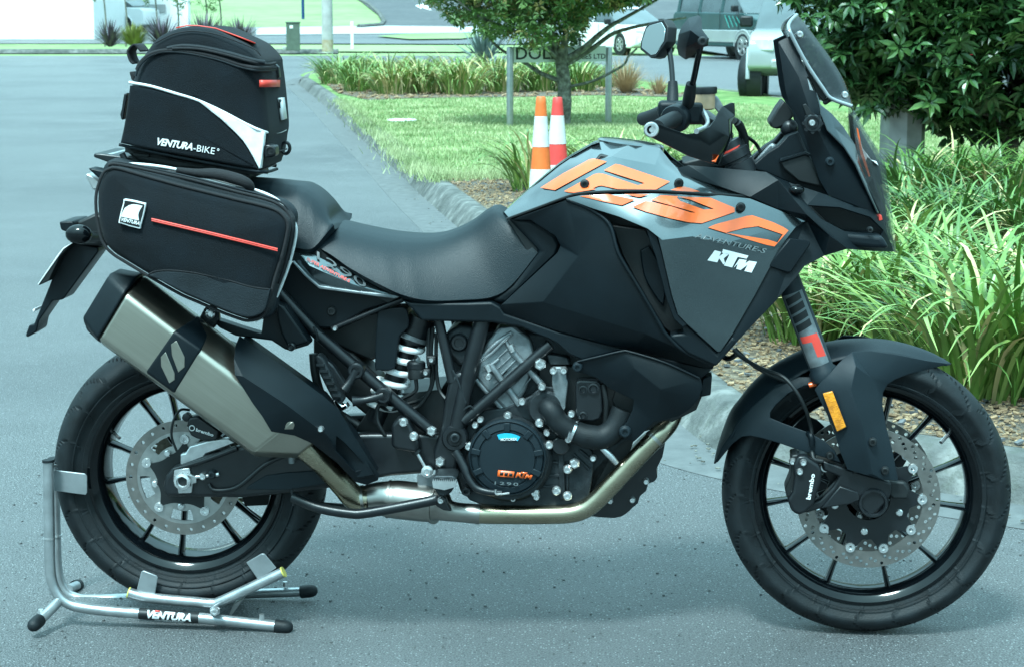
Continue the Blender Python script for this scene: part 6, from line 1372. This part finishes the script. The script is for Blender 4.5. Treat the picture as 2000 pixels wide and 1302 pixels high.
plate('rear_rack', z1([(515,870),(518,848),(560,850),(740,872),(760,890),(740,915),(650,918)]), -.09, .09, 'frame', BIKE, bevel=.004, seg=3)
plate('rack_top', z1([(545,848),(600,852),(740,872),(730,878),(640,872)]), -.08, .08, 'alu', BIKE, bevel=.001)
plate('grab_handle', z1([(484,932),(500,930),(575,945),(600,975),(560,1000),(530,975)]), .09, .14, 'plastic', BIKE, bevel=.005)
plate('grab_handle', z1([(484,932),(500,930),(575,945),(600,975),(560,1000),(530,975)]), -.14, -.09, 'plastic', BIKE, bevel=.005)
plate('tail_light', z1([(470,965),(485,960),(545,1000),(530,1050),(510,1050)]), -.07, .07, 'alu', BIKE, bevel=.006)
plate('rack_plate', [(240,306),(260,304),(350,314),(470,334),(490,340),(485,352),(470,356),(400,350),(260,330)], -.10, .11, 'black', BIKE, bevel=.005)
tube('rack_tube', [(238,300,.12),(252,318,.12),(300,332,.12),(420,345,.12),(485,350,.11)], .007, 'frame', k=10, mirror=True)
tube('rack_clamp', [(272,300,.1),(272,322,.1)], .010, 'black', n=1); plate('rack_clamp', z1([(735,848),(830,855),(828,870),(732,862)]), .06, .125, 'black', BIKE, bevel=.003)
plate('pannier_bracket', [(405,618),(470,640),(510,652),(515,612),(541,590),(560,598),(606,668),(603,674),(566,685),(556,682),(530,665),(460,656),(428,640)], .13, .17, 'plastic', BIKE, bevel=.006, seg=3)
plate('pannier_bracket', [(541,592),(556,600),(604,668),(564,683),(548,650),(540,620)], .17, .19, 'plastic', BIKE, bevel=.006, seg=3)
for x, y, r in ((412,612,.011),(534,604,.006),(570,676,.009)):
    b = MB(); b.lathe(L(x, y, .20 if r > .01 else .192), (0,-1,0), [(r,0),(r,.010),(r*.7,.013),(r*.4,.010),(.0001,.010)], 16); b.build('bracket_screw', 'bolt' if r > .01 or r < .007 else 'frame', BIKE)
b = MB(); b.tube([L(412,612,.16), L(412,612,.20)], .018, 18); b.build('bracket_bush', 'rubber', BIKE)
plate('bracket_leg', [(397,605),(425,606),(428,625),(415,644),(398,640),(388,622)], .17, .195, 'frame', BIKE, bevel=.005)
# ================================================ BAGS (rest on the rack: own things)
def sub_root(name, label, cat, px, py, t):
    base = L(px, py, t); R_ = Matrix.Rotation(YAW, 3, 'Z')
    e = thing(name, label, cat, RP + R_ @ base, YAW); e['_b'] = tuple(base); return e
def settle(root):
    b = root['_b']; del root['_b']
    for o in COL.objects:
        if o.parent == root: o.location = (-b[0], -b[1], -b[2])
def cushion(name, outline, t0, t1, r, m, parent, rnd=4, bulge=.01, both=True, sharp=70, steps=5, label=None, wr=None):
    o = smooth_poly(outline, rnd, sharp) if rnd else outline
    P = [L(x, y, t1) for x, y in o]; n = len(P)
    xs = [(p.x, p.z) for p in P]; area = sum(xs[i][0]*xs[(i+1)%n][1]-xs[(i+1)%n][0]*xs[i][1] for i in range(n)); sg = 1 if area > 0 else -1
    nr = []
    for i in range(n):
        a, c = xs[i-1], xs[(i+1)%n]; dx, dz = c[0]-a[0], c[1]-a[1]; l = hypot(dx, dz)+1e-9; nr.append((-dz/l*sg, dx/l*sg))
    rows = []
    def ring(ins, t, sc=1.0):
        cx = sum(q[0] for q in xs)/n; cz = sum(q[1] for q in xs)/n
        return [Vector((cx+(xs[i][0]+nr[i][0]*ins-cx)*sc, -t, cz+(xs[i][1]+nr[i][1]*ins-cz)*sc)) for i in range(n)]
    def side(t_, s):
        out = []
        for k in range(steps+1):
            A = k/steps*pi/2; out.append(ring(r*(1-sin(A)), t_-s*(r*(1-cos(A)) if False else r*(cos(A)*-1+1)) , 1) )
        return out
    # back rim (t0) outwards to the front rim (t1)
    def prof():
        L_ = []
        for k in range(steps+1): A = k/steps*pi/2; L_.append((r*(1-sin(A)), t0 + r*(1-cos(A))))
        for k in range(1, 4): L_.append((0 if k < 9 else 0, t0+r+(t1-t0-2*r)*k/4))
        for k in range(steps, -1, -1): A = k/steps*pi/2; L_.append((r*(1-sin(A)), t1 - r*(1-cos(A))))
        return L_
    pr = prof(); nn = len(pr)
    for s in (.05, .3, .6, .85): rows.append(ring(r, t0-bulge*(1-s*s)*.6, s))
    for i, (ins, t) in enumerate(pr): rows.append(ring(ins, t))
    for s in (.94, .85, .7, .5, .3, .05): rows.append(ring(r, t1+bulge*(1-s**2.5), s))
    b = MB(); b.shell(rows, True); b.f.append(tuple(range(n))); b.f.append(tuple((len(rows)-1)*n+k for k in range(n)))
    ob = b.build(name, m, parent, smooth=70, label=label)
    return ob, o
BAG = sub_root('tail_bag', 'tall black domed luggage bag with grey reflective flash, standing on the rear rack', 'bag', 395, 320, 0)
def y8(l): return [(160+p[0]/4.2, 30+p[1]/4.2)+tuple(p[2:]) for p in l]
bo = y8([(303,1057),(318,975),(338,880),(362,720),(388,555),(425,470),(450,390),(520,280),(600,185),(740,118),(850,96),(950,97),(1100,120),(1300,192),(1430,243),(1510,295),(1588,372),(1602,440),(1632,620),(1668,930),(1652,1040),(1630,1170),(1600,1235),(1555,1278),(1300,1246),(800,1155),(500,1095)])
bx = lambda l: [((p[0] if p[0] < 380 else p[0]-(p[0]-380)/178*37),)+tuple(p[1:]) for p in l]
bo = bx(bo)
cushion('bag_body', bo, -.150, .150, .036, 'fabric', BAG, rnd=4, bulge=.008, sharp=60)
lid = y8([(440,420),(470,335),(530,265),(605,180),(742,112),(850,90),(950,91),(1100,113),(1300,185),(1432,237),(1512,290),(1592,368),(1560,384),(1520,386),(1400,368),(1200,312),(1000,268),(850,256),(740,266),(640,275),(560,300),(500,350),(460,430)])
DB = .152
def ln(name, pts, r, m, t=DB, par=None):
    q = []
    for x, y in pts:
        if x < 508: q.append((x, y, t))
        else: u = (x-508)/50; q.append((x, y, t - .03*u - .27*max(0, u-.18)))
    return tube(name, q, r, m, par=par or BAG, k=8)
ln('lid_zip', y8([(450,450),(480,390),(560,320),(680,290),(860,296),(1100,345),(1300,408),(1450,436),(1585,430)]), .0042, 'web', .152)
ln('lid_bead', y8([(440,500),(475,412),(560,335),(680,302),(860,312),(1100,362),(1300,427),(1450,455),(1590,446)]), .0028, 'fabric2', .153)
ln('lid_zip', y8([(740,275),(860,272),(1000,285),(1200,330),(1400,385),(1520,402),(1588,392)]), .0030, 'web', .156)
ln('lid_seam', y8([(600,230),(740,160),(850,135),(950,134),(1100,157),(1300,228),(1420,282),(1470,335)]), .0014, 'web', .1475)
ln('lid_flap', y8([(700,275),(780,258),(860,254),(1000,268),(1200,312),(1400,370),(1500,388)]), .0050, 'fabric2', .151)
pl = y8([(385,552),(560,582),(760,640),(950,698),(1150,790),(1350,895),(1480,952),(1550,965),(1620,960),(1668,940)])
ln('reflective_piping', pl, .0032, 'piping', .157)
tri_ = y8([(965,706),(1150,795),(1350,902),(1497,962),(1490,1050),(1466,1256),(1450,1258),(1400,1160),(1320,1030),(1200,910),(1080,800)])
cushion('reflective_flash', smooth_poly(tri_, 2, 60), .140, .1600, .002, 'piping', BAG, rnd=0, bulge=.0)
cushion('lower_pocket', y8([(312,1050),(348,880),(390,580),(560,600),(760,655),(940,708),(1060,800),(1190,915),(1310,1035),(1395,1170),(1440,1262),(1300,1240),(800,1148),(500,1090)]), .12, .1575, .006, 'fabric', BAG, rnd=3, bulge=.0, sharp=40)
ln('base_bead', y8([(305,1062),(500,1104),(800,1166),(1300,1258),(1500,1285),(1600,1262)]), .0035, 'fabric2', .145)
text_decal('bag_print', 'VENTURA', y8([(612,1065)])[0], y8([(905,1112)])[0], 14.5, .1585, 'white', BAG, bold=.035, shear=.25, space=.9)
text_decal('bag_print', '-BIKE', y8([(912,1112)])[0], y8([(1085,1142)])[0], 12.5, .1585, 'white', BAG, bold=0)
b = MB(); b.tube([L(160+1118/4.2+cos(a/8*pi)*1.8, 30+1105/4.2+sin(a/8*pi)*1.8, .159) for a in range(16)], .0007, 4, closed=True); b.build('bag_print', 'white', BAG)
# red strip over the lid, red tab, badge
rows = [[L(x, y, t) for t in (-.10,-.05,0,.05,.10)] for x, y in y8([(770,108),(860,88),(950,89),(1100,111),(1300,184),(1425,234)])]
b = MB(); b.shell([[Vector((p.x, p.y, p.z+.002)) for p in r] for r in rows]); b.build('lid_stripe', 'red', BAG, solid=.003, smooth=60, recalc=False)
rows = [[L(160+x/4.2, 30+y/4.2, t) for x, t in ((1455,.1535),(1500,.150),(1545,.125),(1585,.04),(1615,-.03))] for y in (532, 590)]
MB().shell(rows).build('red_tab', 'red', BAG, solid=.003, smooth=60, recalc=False)
def badge(q, m1, par, t):
    plate('brand_badge', q, t-.004, t, 'white', par, bevel=.001, rnd=0)
q = y8([(1605,680),(1640,676),(1662,850),(1632,862)])
rows = [[L(x, y, t) for (x, y), t in zip(r, (-.005,-.085))] for r in ((q[0],(q[1][0]+2,q[1][1])),(q[3],(q[2][0]+2,q[2][1])))]
MB().shell(rows).build('brand_badge', 'white', BAG, solid=.004, recalc=False)
q = y8([(1612,692),(1626,690),(1640,800),(1618,760)])
MB().shell([[L(*q[0],-.00),L(*q[1],-.03)],[L(*q[3],-.0),L(*q[2],-.06)]]).build('badge_print', 'black', BAG, solid=.003, recalc=False)
plate('zip_pull', y8([(1585,400),(1612,428),(1620,510),(1605,515),(1597,450),(1583,425)]), -.04, -.02, 'frame', BAG, bevel=.001)
# straps and buckles
def strap(name, pts, w, m, par, th=.003):
    P = [L(*p) for p in spline(pts, 5)]; rows = []
    for p in P: rows.append([p+Vector((0,-w/2,0)), p+Vector((0,w/2,0))])
    return MB().shell(rows).build(name, m, par, solid=th, smooth=60, recalc=False)
strap('carry_strap', [(160+520/4.2,30+290/4.2,.02),(160+470/4.2,30+235/4.2,.02),(160+430/4.2,30+250/4.2,.02),(160+400/4.2,30+300/4.2,.02),(160+418/4.2,30+370/4.2,.02),(160+445/4.2,30+400/4.2,.02)], .07, 'web', BAG, .004)
plate('strap_end', y8([(388,468),(400,462),(430,500),(430,545),(405,530)]), .03, .07, 'web', BAG, bevel=.002)
plate('side_buckle', y8([(345,645),(370,638),(362,720),(348,790),(338,860),(322,858),(312,815),(325,770),(335,700)]), .02, .08, 'frame', BAG, bevel=.003)
plate('side_buckle', y8([(1495,1065),(1530,1062),(1585,1075),(1590,1150),(1570,1165),(1500,1172),(1490,1120)]), .11, .152, 'frame', BAG, bevel=.005, seg=3)
b = MB(); b.lathe(L(*y8([(1548,1112)])[0], .152), (0,-1,0), [(.011,0),(.011,.004),(.008,.005),(.007,.002),(.0001,.002)], 20); b.build('buckle_button', 'black', BAG)
strap('front_strap', [(160+1560/4.2,30+1115/4.2,.14),(160+1620/4.2,30+1110/4.2,.06),(160+1672/4.2,30+1095/4.2,-.06)], .035, 'web', BAG, .003)
b = MB(); b.tube([L(160+1672/4.2+cos(a)*8, 30+1090/4.2+sin(a)*11, -.06) for a in [2*pi*k/24 for k in range(24)]], .004, 8, closed=True); b.build('strap_ring', 'frame', BAG)
cushion('bag_base', y8([(340,1085),(420,1100),(800,1170),(1200,1240),(1440,1280),(1400,1300),(1150,1290),(800,1270),(460,1200)]), -.11, .12, .01, 'black', BAG, rnd=2, bulge=0)
settle(BAG)
# ---- side bag
PAN = sub_root('side_bag', 'black fabric side bag with thin red stripe, hung beside the seat above the silencer', 'bag', 380, 560, .2)
fo = [(196,350),(203,337),(212,331),(229,329),(283,344),(353,363),(459,389),(510,401),(540,411),(556,425),(562,440),(560,460),(551,499),(538,540),(526,586),(520,606),(509,620),(484,626),(455,618),(417,603),(385,589),(353,575),(300,545),(247,513),(219,495),(201,474),(193,446),(188,414),(188,379)]
cushion('bag_body', fo, .222, .335, .022, 'fabric', PAN, rnd=4, bulge=.014, sharp=80)
back = [(x+ (3 if x < 300 else 16*min(1, (x-200)/300)), y-18*(1 if y < 480 else max(0, (560-y)/80))) for x, y in fo]
o_, _ = cushion('bag_back', back, .19, .225, .010, 'fabric2', PAN, rnd=4, bulge=0, sharp=80)
tube('face_bead', [(x, y, .327) for x, y in fo]+[(fo[0][0], fo[0][1], .327)], .0035, 'web', par=PAN, k=8)
tube('gusset_zip', [(x, y, .29) for x, y in [(212,323),(229,321),(300,335),(380,353),(459,374),(515,388),(545,400),(560,414),(570,440),(568,465),(560,505),(545,555)]], .0035, 'web', par=PAN, k=8)
tube('gusset_zip', [(x, y, .255) for x, y in [(215,318),(232,317),(300,330),(380,348),(459,368),(515,382),(550,396),(564,412),(574,440),(572,465),(563,508)]], .0025, 'fabric2', par=PAN, k=8)
tube('pale_piping', [(x, y, .222) for x, y in [(240,322),(262,321),(300,324),(343,331),(400,345),(459,361),(500,372),(530,384),(550,398),(565,416),(577,440),(578,460),(572,490),(562,525),(548,562),(540,580)]], .0034, 'piping', par=PAN, k=8, n=6)
tube('pale_piping', [(x, y, .222) for x, y in [(518,612),(510,621),(498,627)]], .003, 'piping', par=PAN, k=8)
tube('carry_handle', [(345,332,.24),(385,338,.24),(420,340,.25),(455,348,.25),(478,356,.25),(489,366,.24),(489,374,.23)], [.006,.009,.012,.013,.012,.010,.006], 'web', par=PAN, k=10)
tube('face_seam', [(x, y, .345) for x, y in [(285,540),(300,531),(330,528),(380,533),(440,546),(490,560),(525,565)]], .0014, 'web', par=PAN, k=6)
cushion('lower_patch', [(285,538),(300,532),(330,529),(380,534),(440,547),(490,561),(527,566),(520,600),(508,614),(484,620),(455,612),(417,597),(385,583),(353,569),(310,547)], .325, .345, .003, 'fabric2', PAN, rnd=2, bulge=0)
tube('red_stripe', [(296,428,.352),(420,457,.354),(542,487,.343)], .0022, 'red', par=PAN, n=4, k=8); tube('red_stripe', [(296,431,.352),(420,460,.354),(542,490,.343)], .0018, 'red', par=PAN, n=4, k=8)
def pz(l): return [(x/2.83, y/2.83) for x, y in l]
bp = smooth_poly(pz([(682,1118),(692,1102),(790,1122),(804,1140),(776,1250),(764,1264),(668,1236),(656,1222)]), 2, 100)
bt_ = .350
plate('brand_badge', bp, bt_-.01, bt_+.0030, 'white', PAN, bevel=.0008)
cx_, cy_ = 730/2.83, 1183/2.83
plate('badge_print', [(cx_+(x-cx_)*.90, cy_+(y-cy_)*.90) for x, y in bp], bt_, bt_+.0042, 'black', PAN, bevel=.0004)
plate('badge_print', smooth_poly(pz([(668,1198),(690,1150),(735,1130),(788,1140),(772,1165),(764,1190),(768,1220),(720,1210)]),2,50), bt_, bt_+.0052, 'white', PAN, bevel=.0003)
text_decal('badge_print', 'VENTURA', pz([(668,1222)])[0], pz([(770,1246)])[0], 7, bt_+.0050, 'white', PAN, bold=.03, shear=.2)
settle(PAN)
# ================================================ WHEEL STAND
ST = sub_root('wheel_stand', 'grey tubular steel wheel stand holding up the rear tyre, black rubber feet', 'wheel stand', 330, 1197, 0)
def y2(l): return [(p[0]/2.504, 780+p[1]/2.504)+tuple(p[2:]) for p in l]
def stt(name, pts, r, m='galv', n=6, k=18): return tube(name, pts, r, m, n=n, k=k, par=ST)
TN = .125; TF = -.125
stt('side_tube', y2([(237,300,TN),(239,500,TN),(242,680,TN),(244,800,TN),(255,890,TN),(290,960,TN),(345,1000,TN),(420,1018,TN),(520,1030,TN),(700,1045,TN),(1000,1068,TN),(1350,1105,TN)]), .0125)
stt('side_tube', y2([(265,290,TF),(270,500,TF),(275,680,TF),(280,800,TF),(292,880,TF),(325,940,TF),(380,968,TF),(440,975,TF),(620,968,TF),(900,958,TF),(1200,948,TF),(1480,938,TF)]), .0115)
for p in ([(236,292,TN),(237,304,TN)], [(262,282,TF),(263,292,TF)]): tube('tube_cap', y2(p), .0140, 'rubber', n=1, k=18, par=ST)
for p in ([(242,672,TN),(242,680,TN)], [(275,660,TF),(275,668,TF)]): tube('tube_collar', y2(p), .0135, 'alu', n=1, k=18, par=ST)
stt('foot_tube', y2([(295,975,TN),(240,1035,.16),(180,1090,.2)]), .0115, n=3); stt('foot_tube', y2([(335,925,TF),(375,908,-.17)]), .0115, n=3)
def foot(p0, p1, r=.0155):
    a, c = L(*p0), L(*p1); d = (c-a).normalized(); b = MB()
    b.lathe(a, d, [(r*.96,0),(r,.004),(r,.022),(r*.95,.030),(r*.75,.037),(r*.4,.041),(.0001,.042)], 20); b.build('rubber_foot', 'rubber', ST, smooth=60)
foot(y2([(195,1075,.19)])[0], y2([(150,1115,.23)])[0]); foot(y2([(365,912,-.17)])[0], y2([(395,902,-.22)])[0])
foot(y2([(1345,1104,TN)])[0], y2([(1418,1112,TN)])[0]); foot(y2([(1470,939,TF)])[0], y2([(1530,933,TF)])[0])
stt('cradle_tube', y2([(632,943,.10),(700,962,.10),(800,975,.10),(950,988,.10),(1040,996,.10),(1080,985,.10),(1200,930,.10),(1385,842,.10)]), .0125)
stt('cradle_tube', y2([(660,930,-.10),(800,955,-.10),(950,962,-.10),(1040,965,-.10),(1180,905,-.10),(1330,840,-.10)]), .0125)
for p in ([(627,941,.1),(633,943,.1)], [(1383,843,.1),(1389,840,.1)]): tube('tube_cap', y2(p), .0130, 'capyellow', n=1, k=18, par=ST)
stt('pivot_tube', y2([(1050,1030,.15),(1050,1030,-.13)]), .011, n=1)
bolt(*y2([(1052,1034)])[0], .158, .010, par=ST, name='pivot_bolt')
for x, y, t in ((1280,1072,TN),(1395,912,TF),(200,1048,.165)):
    b = MB(); q = L(x/2.504, 780+y/2.504, t); b.cyl(q, q+Vector((0,0,.012)), .006, 8); b.build('height_bolt', 'bolt', ST)
plate('gusset_plate', y2([(1120,1050),(1140,1000),(1190,970),(1165,1010),(1130,1056)]), -.09, .02, 'alu', ST, bevel=.001)
def pad(pts, t0, t1, nm='tyre_pad'): plate(nm, smooth_poly(y2(pts), 2, 200) if False else y2(pts), t0, t1, 'galv2', ST, bevel=.002)
pad([(258,342),(415,360),(425,372),(425,455),(418,466),(262,445),(252,400)], .095, .099)
pad([(276,320),(300,326),(298,420),(276,414)], -.11, -.106)
pad([(690,840),(702,834),(764,858),(772,868),(756,960),(668,928)], .095, .099); pad([(1203,795),(1280,750),(1294,752),(1352,822),(1262,882)], .095, .099)
pad([(720,840),(790,860),(780,950),(700,925)], -.099, -.095); pad([(1180,780),(1250,745),(1310,810),(1230,860)], -.099, -.095)
for p in ([(262,330,.1),(262,345,.1)], [(255,330,.12),(272,324,.1)]): tube('weld_seam', y2(p), .005, 'alu', n=1, par=ST)
# label band on the near tube
a, c = L(*y2([(682,1044,TN)])[0]), L(*y2([(975,1066,TN)])[0])
b = MB(); b.tube([a, c], .0129, 20, caps=False); b.build('label_band', 'black', ST, smooth=60)
def onband(px, py):
    # wrap on the tube: depth such that the point sits on the cylinder of radius .0131
    p = L(px, py, TN); f_ = max(0, min(1, (p.x-a.x)/(c.x-a.x))); zc = a.z+(c.z-a.z)*f_; dz = max(-.0125, min(.0125, p.z-zc)); 
    return Vector((p.x, -(TN+sqrt(max(0, .0133**2-dz*dz))), p.z))
text_decal('label_print', 'VENTURA', y2([(722,1060)])[0], y2([(940,1078)])[0], 15, .14, 'white', ST, bold=.05, shear=.2, place=onband)
text_decal('label_print', 'www.Ventura-Bike.Com', y2([(760,1074)])[0], y2([(900,1084)])[0], 3.0, .14, 'white', ST, bold=0, place=onband)
decal('label_print', [y2([(752,1036),(785,1038),(780,1030),(760,1028)])], TN+.012, 'red', ST)
settle(ST)
